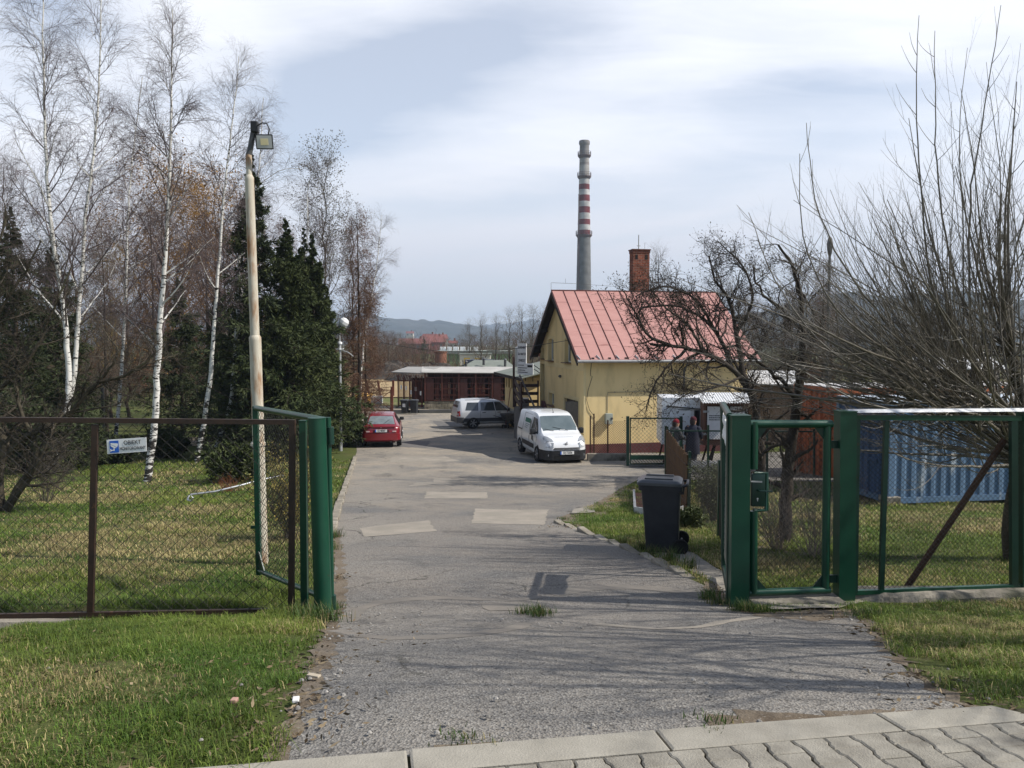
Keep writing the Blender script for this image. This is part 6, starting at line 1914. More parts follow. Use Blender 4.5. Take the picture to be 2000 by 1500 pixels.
def spline(pts, n, r0, r1, power=1.0, wob=0.0):
    """resample a polyline of world points smoothly -> P (1,n,3), R (1,n)"""
    p = np.array(pts, float)
    d = np.concatenate([[0], np.cumsum(np.linalg.norm(np.diff(p, axis=0), axis=1))])
    t = np.linspace(0, d[-1], n)
    m = np.gradient(p, d, axis=0) if len(p) > 2 else np.repeat((p[-1:]-p[:1])/d[-1], len(p), 0)
    i = np.clip(np.searchsorted(d, t) - 1, 0, len(p)-2)
    h = (d[i+1]-d[i])[:, None]; u = ((t - d[i])/h[:, 0])[:, None]
    q = (2*u**3-3*u**2+1)*p[i] + (u**3-2*u**2+u)*h*m[i] + (-2*u**3+3*u**2)*p[i+1] + (u**3-u**2)*h*m[i+1]
    if wob: q[1:-1] += TR.normal(0, wob, (n-2, 3))
    s = np.linspace(0, 1, n)**power
    return q[None], (r0 + (r1-r0)*s)[None]


def sprout(P, R, m, t0, t1, ang, angj, L, r, n=5, wig=0.15, up=0.1, taper=0.25, shape=None, droop=0.0, az=None, flat=0.0, rfrac=None):
    """m children per parent. L: mean length (array per parent allowed); shape(t) scales the length along the parent"""
    N, n0, _ = P.shape
    t = t0 + (t1-t0)*(np.arange(m)[None, :] + TR.random((N, m)))/m
    f = t*(n0-1); i = np.clip(f.astype(int), 0, n0-2); u = (f-i)[..., None]
    ii = np.arange(N)[:, None]
    S = P[ii, i]*(1-u) + P[ii, i+1]*u
    T = nrm_(P[ii, i+1]-P[ii, i])
    rp = R[ii, i]*(1-u[..., 0]) + R[ii, i+1]*u[..., 0]
    rnd = TR.normal(size=S.shape)
    if flat: rnd[..., 2] *= (1-flat)
    B = rnd - (rnd*T).sum(-1, keepdims=True)*T
    B = nrm_(B)
    a = np.radians(ang + TR.normal(0, angj, (N, m)))[..., None]
    D = T*np.cos(a) + B*np.sin(a)
    ln = np.broadcast_to(np.asarray(L, float).reshape(-1, 1) if np.ndim(L) else L, (N, m)) * TR.uniform(.6, 1.35, (N, m))
    if shape is not None: ln = ln*shape(t)
    M = N*m
    S, D, ln = S.reshape(M, 3), D.reshape(M, 3), ln.reshape(M)
    rr = np.minimum(np.full(M, r) if rfrac is None else rp.reshape(M)*rfrac, rp.reshape(M)*.85)
    Q = np.zeros((M, n, 3)); Q[:, 0] = S
    st = (ln/(n-1))[:, None]
    for k in range(1, n):
        D = nrm_(D + TR.normal(0, wig, (M, 3)) + np.array([0, 0, up - droop*k/(n-1)]))
        Q[:, k] = Q[:, k-1] + D*st
    RR = rr[:, None]*(1 + (taper-1)*np.linspace(0, 1, n)[None, :])
    return Q, RR


def wood(name, parts, m, parent, smooth=False):
    V, Fq = merge([tubes(P, R, k) for P, R, k in parts])
    return np_mesh(name, V, Fq, m, parent, smooth)


def shards(Pp, D, ln, w):
    """leaf / needle-spray diamonds: positions (M,3), directions (M,3)"""
    M = len(Pp)
    D = nrm_(D)
    S = nrm_(np.cross(D, TR.normal(size=(M, 3))))
    ln = np.broadcast_to(ln, M)[:, None]; w = np.broadcast_to(w, M)[:, None]
    V = np.stack([Pp, Pp + D*ln*.45 + S*w, Pp + D*ln, Pp + D*ln*.45 - S*w], 1).reshape(-1, 3)
    return V, np.arange(M*4).reshape(M, 4)


def shift(parts, o):
    o = np.array(o)
    return [(P - o, R, k) for P, R, k in parts]


def birch_bark():
    m = bpy.data.materials.new("birch_bark"); m.use_nodes = True
    N, L = m.node_tree.nodes, m.node_tree.links
    b = N["Principled BSDF"]; b.inputs["Roughness"].default_value = .75; b.inputs["Specular IOR Level"].default_value = .25
    tc = N.new("ShaderNodeTexCoord"); mp = N.new("ShaderNodeMapping"); mp.inputs["Scale"].default_value = (3.2, 3.2, 9.5); L.new(tc.outputs["Object"], mp.inputs[0])
    n = N.new("ShaderNodeTexNoise"); n.inputs["Scale"].default_value = 1.6; n.inputs["Detail"].default_value = 5; L.new(mp.outputs[0], n.inputs[0])
    sp_ = N.new("ShaderNodeSeparateXYZ"); L.new(tc.outputs["Object"], sp_.inputs[0])
    # dark fissures crowd towards the foot of the trunk
    h = N.new("ShaderNodeMapRange"); h.inputs[1].default_value = 0.0; h.inputs[2].default_value = 2.6; h.inputs[3].default_value = .16; h.inputs[4].default_value = 0.0
    L.new(sp_.outputs[2], h.inputs[0])
    ad = N.new("ShaderNodeMath"); L.new(n.outputs["Fac"], ad.inputs[0]); L.new(h.outputs[0], ad.inputs[1])
    r = N.new("ShaderNodeMapRange"); r.inputs[1].default_value = .565; r.inputs[2].default_value = .61; L.new(ad.outputs[0], r.inputs[0])
    mx_ = N.new("ShaderNodeMix"); mx_.data_type = 'RGBA'; L.new(r.outputs[0], mx_.inputs[0])
    n2 = N.new("ShaderNodeTexNoise"); n2.inputs["Scale"].default_value = 1.3; L.new(tc.outputs["Object"], n2.inputs[0])
    mw = N.new("ShaderNodeMix"); mw.data_type = 'RGBA'; L.new(n2.outputs["Fac"], mw.inputs[0]); mw.inputs[6].default_value = (.72, .7, .66, 1); mw.inputs[7].default_value = (.52, .5, .46, 1)
    L.new(mw.outputs[2], mx_.inputs[6]); mx_.inputs[7].default_value = (.03, .026, .023, 1)
    L.new(mx_.outputs[2], b.inputs["Base Color"])
    return m
BIRCH = birch_bark()
TWIG_B = mat("birch_twig", (0.075, 0.055, 0.055), (0.13, 0.1, 0.095), scale=.7, rough=.8, spec=.2)
TWIG_R = mat("red_brown_twig", (0.095, 0.05, 0.032), (0.14, 0.085, 0.05), scale=.5, rough=.85, spec=.15)
TWIG_G = mat("grey_brown_twig", (0.085, 0.07, 0.055), (0.13, 0.11, 0.085), scale=.6, rough=.85, spec=.15)
TWIG_O = mat("ochre_twig", (0.3, 0.17, 0.045), (0.21, 0.11, 0.04), scale=.6, rough=.85, spec=.15)
TWIG_D = mat("dark_bark", (0.035, 0.028, 0.023), (0.065, 0.053, 0.042), scale=4, rough=.9, bump=.6, bscale=30, spec=.15)
BARK_M = mat("mossy_bark", (0.045, 0.038, 0.028), (0.085, 0.072, 0.05), scale=6, rough=.95, bump=.9, bscale=25, c3=(0.09, 0.09, 0.05), s3=2, t3=(.55, .7), spec=.15)
WILLOWM = mat("willow_bark", (0.1, 0.085, 0.062), (0.16, 0.14, 0.11), scale=2.5, rough=.38, spec=.6)
NEEDLE = mat("spruce_needles", (0.038, 0.053, 0.018), (0.062, 0.073, 0.023), scale=.8, rough=.75, island=.45, spec=.2)
NEEDLE_D = mat("dark_needles", (0.033, 0.045, 0.02), (0.052, 0.062, 0.024), scale=.8, rough=.8, island=.45, spec=.2)
PINEM = mat("pine_needles", (0.04, 0.058, 0.02), (0.06, 0.075, 0.026), scale=2, rough=.7, island=.45, spec=.2)


def birch(px, Y, seed, r0=.13, label="", dens=1.0, lim0=.22, top_lean=0, white=.35, size=1.0, foot=None):
    """px: photo points from the foot upwards"""
    global TR
    TR = np.random.default_rng(seed)
    pts = []
    for i, q in enumerate(px):
        pts.append(np.array(W(q[0], q[1], Y + (q[2] if len(q) > 2 else 0))))
    if foot is None:
        pts[0][2] = float(gz(pts[0][0], pts[0][1])) - .05
    o = thing("birch_tree", label, "tree", tuple(pts[0]), 0, "birches on the lawn")
    Ht = pts[-1][2] - pts[0][2]
    P, R = spline(pts, 40, r0, .012, .85, .012)
    P1, R1 = sprout(P, R, int(34*dens), lim0, .97, 42, 9, Ht*.2*size, .035, 10, .06, .035, .16, lambda t: np.clip(1.25-1.0*t, .22, 1)*np.clip((t-lim0)*5+.55, .4, 1), rfrac=.42)
    nw = int(len(P1)*white)
    P2, R2 = sprout(P1, R1, 10, .22, .98, 38, 12, Ht*.066*size, .009, 7, .1, .03, .3, lambda t: 1.15-.6*t, droop=.12)
    P3, R3 = sprout(P2, R2, 7, .2, 1.0, 36, 14, Ht*.034*size, .0045, 5, .12, -.02, .5, lambda t: 1.1-.4*t, droop=.28)
    P4, R4 = sprout(P3, R3, 2, .2, .9, 34, 14, Ht*.016*size, .0033, 3, .12, -.05, .6, droop=.35)
    P5, R5 = sprout(P1, R1, 3, .05, .3, 45, 12, Ht*.04*size, .006, 5, .12, .05, .4)
    idx = TR.permutation(len(P1))
    wi, di = idx[:nw], idx[nw:]
    wood("trunk", shift([(P, R, 10), (P1[wi], R1[wi], 5)], pts[0]), BIRCH, o, True)
    wood("crown", shift([(P1[di], R1[di], 5), (P2, R2, 3), (P3, R3, 3), (P4, R4, 3), (P5, R5, 3)], pts[0]), TWIG_B, o)
    return o

birch([(287, 946), (300, 850), (312, 640), (325, 470), (331, 340), (335, 150), (337, 18)], 22.8, 1, 0.115, "tallest slim white birch standing just behind the camera warning sign", 1.15, .26)
birch([(100, 905), (132, 790), (124, 600), (100, 440), (88, 250), (84, 70), (82, -70)], 26.5, 2, 0.119, "white birch with a kinked trunk rising at the far left behind the dark tree", 1.1, .28)
birch([(96, 908, .3), (138, 770, .4), (156, 590, .5), (168, 420, .5), (188, 250, .5), (196, 80, .5), (197, -60, .5)], 26.5, 3, 0.102, "white birch stem leaning right from the foot of the kinked birch", 1.0, .28)
birch([(222, 880), (236, 740), (246, 560), (250, 420), (262, 280), (278, 150)], 31.5, 4, 0.085, "thin birch between the leaning stem and the tallest birch", .95, .3)
birch([(384, 905), (408, 760), (424, 560), (436, 400), (458, 200), (466, 110)], 29.0, 5, 0.106, "white birch with a dark mottled foot left of the floodlight pole", 1.0, .3)
birch([(413, 888), (447, 800), (462, 640), (470, 480), (505, 330), (515, 190)], 31.0, 6, 0.102, "leaning birch with dark foot close behind the floodlight pole", .9, .3)
birch([(452, 868), (462, 760), (470, 560), (478, 400), (560, 330), (590, 330)], 34.5, 7, 0.076, "slender far birch hidden behind the floodlight pole", .9, .3)
birch([(700, 830), (712, 660), (722, 600), (738, 500), (746, 420)], 45, 8, 0.085, "small leaning birch beside the silver street lamp", .8, .4, white=.5)
birch([(570, 860), (585, 640), (600, 470), (628, 330), (640, 330)], 44, 9, 0.085, "far birch with a fine grey crown above the spruces", 1.0, .4)


def bare_tree(label, cat, x, y, h, seed, twig, bark=None, r0=.14, spread=.35, ang=40, n1=26, lim0=.18, levels=3, group=None, lean=(0, 0), name="bare_tree", up=.06, droop=0., fine=.0045, z=None, buds=None, n2=9, n3=7):
    global TR
    TR = np.random.default_rng(seed)
    z = float(gz(x, y)) if z is None else z
    o = thing(name, label, cat, (x, y, z), 0, group)
    P, R = spline([(0, 0, -.1), (lean[0]*.3, lean[1]*.3, h*.33), (lean[0]*.6, lean[1]*.6, h*.66), (lean[0], lean[1], h)], 24, r0, .012, .8, h*.006)
    P1, R1 = sprout(P, R, n1, lim0, .97, ang, 10, h*spread, .03, 9, .09, up, .15, lambda t: np.clip(1.3-1.05*t, .2, 1), rfrac=.5)
    P2, R2 = sprout(P1, R1, n2, .2, .98, 40, 14, h*spread*.36, .01, 6, .13, up*.8, .3, lambda t: 1.15-.6*t, droop=droop)
    parts = [(P1, R1, 4), (P2, R2, 3)]
    P3, R3 = sprout(P2, R2, n3, .15, 1.0, 38, 15, h*spread*.17, fine, 4, .15, up*.5, .5, lambda t: 1.1-.4*t, droop=droop*1.3)
    parts.append((P3, R3, 3))
    if levels > 3:
        P4, R4 = sprout(P3, R3, 2, .2, 1, 38, 15, h*spread*.09, fine*.8, 3, .15, 0, .6, droop=droop)
        parts.append((P4, R4, 3))
    wood("trunk", [(P, R, 8)], bark or TWIG_D, o, True)
    wood("crown", parts, twig, o)
    if buds:
        tips = np.concatenate([P3[:, -1], P3[:, 2], P2[:, -1]]); d_ = np.concatenate([P3[:, -1]-P3[:, -2], P3[:, 2]-P3[:, 1], P2[:, -1]-P2[:, -2]])
        d_ = nrm_(d_) + TR.normal(0, .6, d_.shape)
        V, Q = shards(tips, d_, buds[0]*TR.uniform(.6, 1.4, len(tips)), buds[0]*.28)
        np_mesh("leaf_buds", V, [Q], buds[1], o)
    return o


LARCHM = mat("larch_shoots", (0.1, 0.056, 0.038), (0.145, 0.085, 0.055), scale=1, rough=.85, island=.35, spec=.1)
OCHM = mat("ochre_catkins", (0.3, 0.175, 0.045), (0.22, 0.12, 0.04), scale=1, rough=.85, island=.35, spec=.1)


def larch(label, x, y, h, seed, twig=None, rad_=.2, name="larch_tree", grp=None):
    global TR
    TR = np.random.default_rng(seed)
    o = thing(name, label, "tree", (x, y, float(gz(x, y))), 0, grp)
    P, R = spline([(0, 0, -.1), (.05, 0, h*.5), (0, .05, h)], 24, h*.0105, .008, .9, h*.0008)
    P1, R1 = sprout(P, R, 74, .14, .98, 84, 9, h*rad_, .022, 9, .05, .03, .2, lambda t: np.clip(1.08-1.0*t, .1, 1)*(.75+.0*t), droop=.06, rfrac=.3)
    P2, R2 = sprout(P1, R1, 11, .15, .99, 55, 12, h*.06, .011, 5, .1, -.05, .3, lambda t: 1.1-.5*t, droop=.22, flat=.3)
    P3, R3 = sprout(P2, R2, 7, .1, 1, 45, 15, h*.024, .008, 3, .12, -.1, .5, droop=.3)
    wood("trunk", [(P, R, 8)], TWIG_D, o, True)
    wood("crown", [(P1, R1, 4), (P2, R2, 3), (P3, R3, 3)], twig or TWIG_R, o)
    B = np.concatenate([P2[:, 1:].reshape(-1, 3), P3[:, 1:].reshape(-1, 3)]); B = B[TR.random(len(B)) < .55]
    V, Q = shards(B, TR.normal(size=B.shape)+np.array([0, 0, -.5]), .085*TR.uniform(.5, 1.4, len(B)), .012)
    np_mesh("short_shoots", V, [Q], LARCHM, o)
    return o


def spruce_mesh(h, rmax, seed, m, nb=150, dens=1.0, low=.03, droop=.1):
    """returns (trunk V,F), (needle V,F) at the origin"""
    global TR
    TR = np.random.default_rng(seed)
    P, R = spline([(0, 0, -.1), (.04, 0, h*.5), (0, 0, h)], 16, h*.014, .01, .9, h*.002)
    sh = lambda t: np.clip((1.0-t), .015, 1)**1.0*(.74+.42*TR.random(t.shape)**1.3)
    P1, R1 = sprout(P, R, nb, low, .99, 82, 9, rmax, .022, 8, .05, .05, .2, sh, droop=droop, rfrac=.32)
    L1 = np.linalg.norm(P1[:, -1]-P1[:, 0], axis=1)
    P2, R2 = sprout(P1, R1, int(14*dens), .12, 1.0, 48, 12, np.clip(L1*.34, .05, .75), .007, 4, .1, -.04, .3, lambda t: 1.15-.75*t, droop=.22, flat=.55)
    k = int(9*dens)
    base = []; dirs = []
    for Pp, kk in ((P2, k), (P1, 7)):
        N_, n_, _ = Pp.shape
        f = TR.random((N_, kk))*(n_-1.001); i = f.astype(int); u = (f-i)[..., None]; ii = np.arange(N_)[:, None]
        if Pp is P1: f = (.3+.7*TR.random((N_, kk)))*(n_-1.001); i = f.astype(int); u = (f-i)[..., None]
        base.append((Pp[ii, i]*(1-u)+Pp[ii, i+1]*u).reshape(-1, 3)); dirs.append((nrm_(Pp[ii, i+1]-Pp[ii, i]) + TR.normal(0, .42, (N_, kk, 3)) + np.array([0, 0, .06])).reshape(-1, 3))
    tip = P2[:, -1]; base.append(tip); dirs.append(P2[:, -1]-P2[:, -2])
    B, D = np.concatenate(base), np.concatenate(dirs)
    tz_ = np.clip((h - B[:, 2])/(h*.22), .28, 1)
    V, Q = shards(B, D, TR.uniform(.12, .27, len(B))*tz_, TR.uniform(.012, .024, len(B)))
    return [(P, R, 8), (P1, R1, 3)], (V, Q)


def spruce(label, x, y, h, rmax, seed, m=None, group=None, name="spruce_tree", **kw):
    o = thing(name, label, "tree", (x, y, float(gz(x, y))), 0, group)
    w_, (V, Q) = spruce_mesh(h, rmax, seed, m, **kw)
    wood("trunk", w_, TWIG_D, o)
    np_mesh("crown", V, [Q], m or NEEDLE, o)
    return o

def at(px, Y): return W(px, 700, Y)[0]
def hgt(px, py, Y): p = W(px, py, Y); return p[2] - float(gz(p[0], Y))
sgrp = "spruces on the lawn"
spruce("tall dark spruce with a spiky top directly right of the floodlight pole", at(500, 30), 30, hgt(498, 296, 30), 2.5, 31, NEEDLE_D, sgrp, nb=220, dens=1.2)
spruce("broad bright green spruce forming the middle of the evergreen clump", at(562, 30.5), 30.5, hgt(556, 425, 30.5), 2.6, 32, NEEDLE, sgrp, nb=210, dens=1.5)
spruce("green spruce at the right edge of the evergreen clump beside the street lamp", at(612, 32.5), 32.5, hgt(614, 455, 32.5), 2.1, 33, NEEDLE, sgrp, nb=200, dens=1.45)
spruce("thin spiky spruce poking up behind the evergreen clump", at(598, 36), 36, hgt(600, 440, 36), 1.3, 34, NEEDLE_D, sgrp, nb=130)
spruce("smaller spruce at the low right shoulder of the evergreen clump", at(640, 36), 36, hgt(646, 560, 36), 1.3, 35, NEEDLE, sgrp, nb=120)
spruce("dark spruce at the left edge of the picture behind the fruit tree", at(28, 29), 29, hgt(28, 400, 29), 2.6, 36, NEEDLE_D, sgrp, nb=180)
spruce("dark spruce right of the leftmost spruce behind the kinked birch", at(110, 33), 33, hgt(110, 455, 33), 2.5, 37, NEEDLE_D, sgrp, nb=170)
spruce("dark drooping spruce seen between the white birch trunks", at(352, 39), 39, hgt(352, 540, 39), 2.6, 38, NEEDLE_D, sgrp, nb=160)
spruce("low dark spruce behind the mottled birch and floodlight pole", at(428, 36), 36, hgt(428, 560, 36), 2.2, 39, NEEDLE_D, sgrp, nb=140)
spruce("squat dark spruce on the lawn left of the thin birch", at(120, 27), 27, hgt(120, 735, 27), 1.7, 40, NEEDLE_D, sgrp, nb=110)
spruce("lone spruce far out behind the kennel roof", at(828, 150), 150, hgt(828, 655, 150), 2.2, 41, NEEDLE_D, None, nb=70, dens=.6)

larch("rust-brown larch beside the street lamp at the right end of the tree row", at(700, 37), 37, hgt(690, 395, 37), 51, rad_=.17)
larch("rust-brown larch half hidden by the evergreen clump", at(560, 41), 41, hgt(560, 420, 41), 52, rad_=.17)
larch("red-brown larch behind the white birches in the middle of the lawn", at(300, 44), 44, hgt(300, 390, 44), 53, rad_=.2)
larch("red-brown larch with dense twigs left of the evergreen clump", at(405, 46), 46, hgt(400, 400, 46), 54, rad_=.2)
larch("brown larch behind the leaning birch stem", at(205, 42), 42, hgt(205, 430, 42), 55, twig=TWIG_G, rad_=.2)
BUD = mat("leaf_bud", (0.06, 0.055, 0.035), (0.1, 0.085, 0.05), scale=2, rough=.8, island=.3)
bare_tree("tall upright tree with leaf buds above the evergreen clump", "tree", at(638, 47), 47, hgt(640, 305, 47), 61, TWIG_G, spread=.24, ang=30, n1=34, lim0=.3, r0=.12, buds=(.11, BUD), fine=.006)
bare_tree("budding tree with a brown crown right of the tall upright tree", "tree", at(690, 50), 50, hgt(695, 430, 50), 62, TWIG_R, spread=.26, ang=38, n1=30, lim0=.2, r0=.12, buds=(.09, BUD), fine=.006)
bare_tree("golden ochre willow glowing behind the tallest birch", "tree", at(330, 58), 58, hgt(330, 328, 58), 63, TWIG_O, spread=.42, ang=44, n1=46, lim0=.2, r0=.2, droop=.45, fine=.014, levels=4, name="ochre_willow", buds=(.17, OCHM))
bare_tree("golden ochre willow behind the mottled birch", "tree", at(425, 60), 60, hgt(430, 350, 60), 64, TWIG_O, spread=.4, ang=44, n1=44, lim0=.2, r0=.2, droop=.45, fine=.014, levels=4, name="ochre_willow", buds=(.17, OCHM))
bare_tree("small yellowish tree behind the thin birch", "tree", at(215, 50), 50, hgt(215, 455, 50), 65, mat("yellow_twig", (0.26, 0.19, 0.05), (0.18, 0.13, 0.05), scale=.8, rough=.85), spread=.4, n1=36, r0=.12, fine=.012)
for i, (px, Y, yt, s_, lb, tw) in enumerate(((20, 36, 330, 71, "dense bare tree at the upper left behind the dark spruces", TWIG_R), (250, 50, 380, 72, "bare grey-brown tree behind the thin birch", TWIG_R), (150, 46, 420, 73, "bare brown tree behind the leaning birch stem", TWIG_R),
                                    (470, 52, 400, 74, "bare red-brown tree behind the floodlight pole", TWIG_R), (360, 52, 470, 75, "bare brown tree low behind the tallest birch", TWIG_R), (-40, 30, 300, 76, "bare tree cut by the left picture edge", TWIG_B),
                                    (60, 44, 480, 77, "bare tree with upright branches behind the leftmost spruces", TWIG_G))):
    bare_tree(lb, "tree", at(px, Y), Y, hgt(px, yt, Y), s_, tw, spread=.36, ang=44, n1=36, lim0=.08, r0=.12, fine=.009, group="bare trees behind the lawn", n2=10, n3=7)

# dark crooked fruit tree at the left edge
def crooked(name, label, limbs, seed, base, bark, lv=(12, 9, 6), L=(1.0, .4, .16), rr=(.02, .008, .0045), up=.05, wig=.22, cat="tree", buds=None, tlast=1.0):
    """limbs: list of (points, r0, r1); twigs sprout from every limb"""
    global TR
    TR = np.random.default_rng(seed)
    o = thing(name, label, cat, tuple(base))
    tr_, cr_ = [], []
    tips = []
    for pts, r0, r1 in limbs:
        P, R = spline(pts, 16, r0, r1, .9, .012)
        tr_.append((P, R, 8))
        ll = np.linalg.norm(np.array(pts[-1])-np.array(pts[0]))
        m_ = max(3, int(lv[0]*ll/2.2))
        P1, R1 = sprout(P, R, m_, .22, tlast, 52, 16, L[0], rr[0], 8, wig, up, .3, lambda t: 1.1-.4*t, rfrac=.5)
        P2, R2 = sprout(P1, R1, lv[1], .12, 1.0, 50, 16, L[1], rr[1], 6, wig, up, .4, lambda t: 1.1-.4*t)
        P3, R3 = sprout(P2, R2, lv[2], .1, 1.0, 50, 18, L[2], rr[2], 4, wig, up, .6)
        cr_ += [(P1, R1, 4), (P2, R2, 3), (P3, R3, 3)]
        tips.append((P3[:, -1], P3[:, -1]-P3[:, -2]))
    wood("trunk", shift(tr_, base), bark, o, True)
    wood("crown", shift(cr_, base), TWIG_D if bark is not BARK_M else TWIG_M, o)
    if buds:
        T_, D_ = np.concatenate([t[0] for t in tips]) - np.array(base), np.concatenate([t[1] for t in tips])
        V, Q = shards(T_, nrm_(D_), buds*TR.uniform(.6, 1.4, len(T_)), buds*.3); np_mesh("buds", V, [Q], TWIG_D, o)
    return o
TWIG_M = mat("mossy_twig", (0.045, 0.038, 0.03), (0.075, 0.062, 0.046), scale=2, rough=.9, spec=.15)
wq = lambda Y: (lambda px, py, d=0: W(px, py, Y+d))
q = wq(16.5); b0 = G(8, 1000); b0 = (b0[0], b0[1], b0[2]-.05); q = wq(b0[1])
crooked("fruit_tree", "dark crooked fruit tree at the left edge arching a limb over the lawn", [
    ([q(-2, 1010), q(-8, 930), q(10, 870), q(-30, 800), q(-60, 700)], .14, .05),
    ([q(8, 1000), q(45, 940), q(70, 890), q(62, 850), q(38, 800), q(30, 745)], .09, .02),
    ([q(0, 900), q(45, 855), q(130, 815), q(190, 748), q(245, 733), q(275, 712), q(302, 690)], .075, .018),
    ([q(14, 1000), q(60, 930, -.2), q(85, 880, -.3), q(120, 800, -.3)], .05, .012),
    ([q(-40, 790), q(60, 700), q(110, 590), q(140, 520)], .05, .014), ([q(-50, 760), q(-20, 640), q(30, 560), q(80, 470)], .05, .014),
    ([q(-60, 700), q(-40, 560), q(0, 470), q(10, 400)], .05, .012), ([q(190, 748), q(230, 690), q(200, 640)], .03, .01), ([q(245, 733, .3), q(320, 700, .6), q(350, 690, .8)], .02, .008)],
    81, b0, BARK_M, (11, 8, 6), (.95, .42, .17), (.016, .007, .004), .03, .2)
# apple trees on the right
q = wq(22.0); b1 = W(1488, 935, 22.0); b1 = (b1[0], b1[1], float(gz(b1[0], 22))-.05)
crooked("apple_tree", "bare apple tree with a black crown spreading left over the pink roof", [
    ([b1, q(1484, 860), q(1468, 770), q(1450, 730)], .15, .1),
    ([q(1462, 760), q(1430, 720, -.2), q(1375, 690, -.5), q(1310, 675, -.7), q(1270, 672, -.8)], .085, .035),
    ([q(1310, 675, -.7), q(1262, 650, -1), q(1235, 600, -1), q(1215, 565, -1)], .05, .015),
    ([q(1340, 682, -.6), q(1300, 720, -.8), q(1270, 770, -.9), q(1262, 800, -.9)], .045, .012),
    ([q(1430, 720, .2), q(1400, 650, .6), q(1330, 600, 1), q(1250, 600, 1.2)], .07, .02),
    ([q(1452, 735), q(1438, 650, .3), q(1420, 580, .4), q(1395, 545, .5), q(1385, 500, .5)], .09, .02),
    ([q(1440, 650, .3), q(1470, 580, .0), q(1450, 520, -.2), q(1400, 470, -.3)], .05, .014),
    ([q(1400, 650, .5), q(1350, 580, .2), q(1290, 560, .0), q(1240, 580, 0)], .05, .014),
    ([q(1450, 735, -.4), q(1390, 760, -.9), q(1340, 770, -1.1), q(1300, 800, -1.2)], .04, .01),
    ([q(1375, 690, -.5), q(1340, 630, -1), q(1300, 600, -1.2), q(1270, 560, -1.2)], .05, .014),
    ([q(1455, 720, .6), q(1500, 650, 1.2), q(1520, 600, 1.4)], .06, .014)],
    82, b1, TWIG_D, (14, 8, 5), (1.1, .42, .16), (.02, .010, .0062), .05, .25, buds=.05)
q = wq(11.3); b2 = G(1533, 1062); q = wq(b2[1])
crooked("apple_tree", "bare fruit tree with a dark upright trunk seen through the pedestrian gate", [
    ([(b2[0], b2[1], b2[2]-.08), q(1535, 980), q(1543, 890), q(1556, 790), q(1562, 720)], .1, .06),
    ([q(1562, 725), q(1568, 640), q(1560, 560), q(1548, 520), q(1520, 478)], .06, .015),
    ([q(1562, 730), q(1590, 660, .2), q(1580, 590, .2), q(1560, 560, .2)], .045, .012),
    ([q(1558, 780), q(1520, 740, -.2), q(1470, 700, -.3), q(1440, 690, -.3)], .04, .012),
    ([q(1560, 640, 0), q(1520, 600, .2), q(1480, 560, .2), q(1470, 520, .2)], .03, .01), ([q(1545, 880, 0), q(1515, 850, .3), q(1500, 800, .5)], .035, .012)],
    83, (b2[0], b2[1], b2[2]), TWIG_D, (11, 7, 6), (.55, .25, .1), (.012, .0055, .0032), .05, .25, buds=.028)

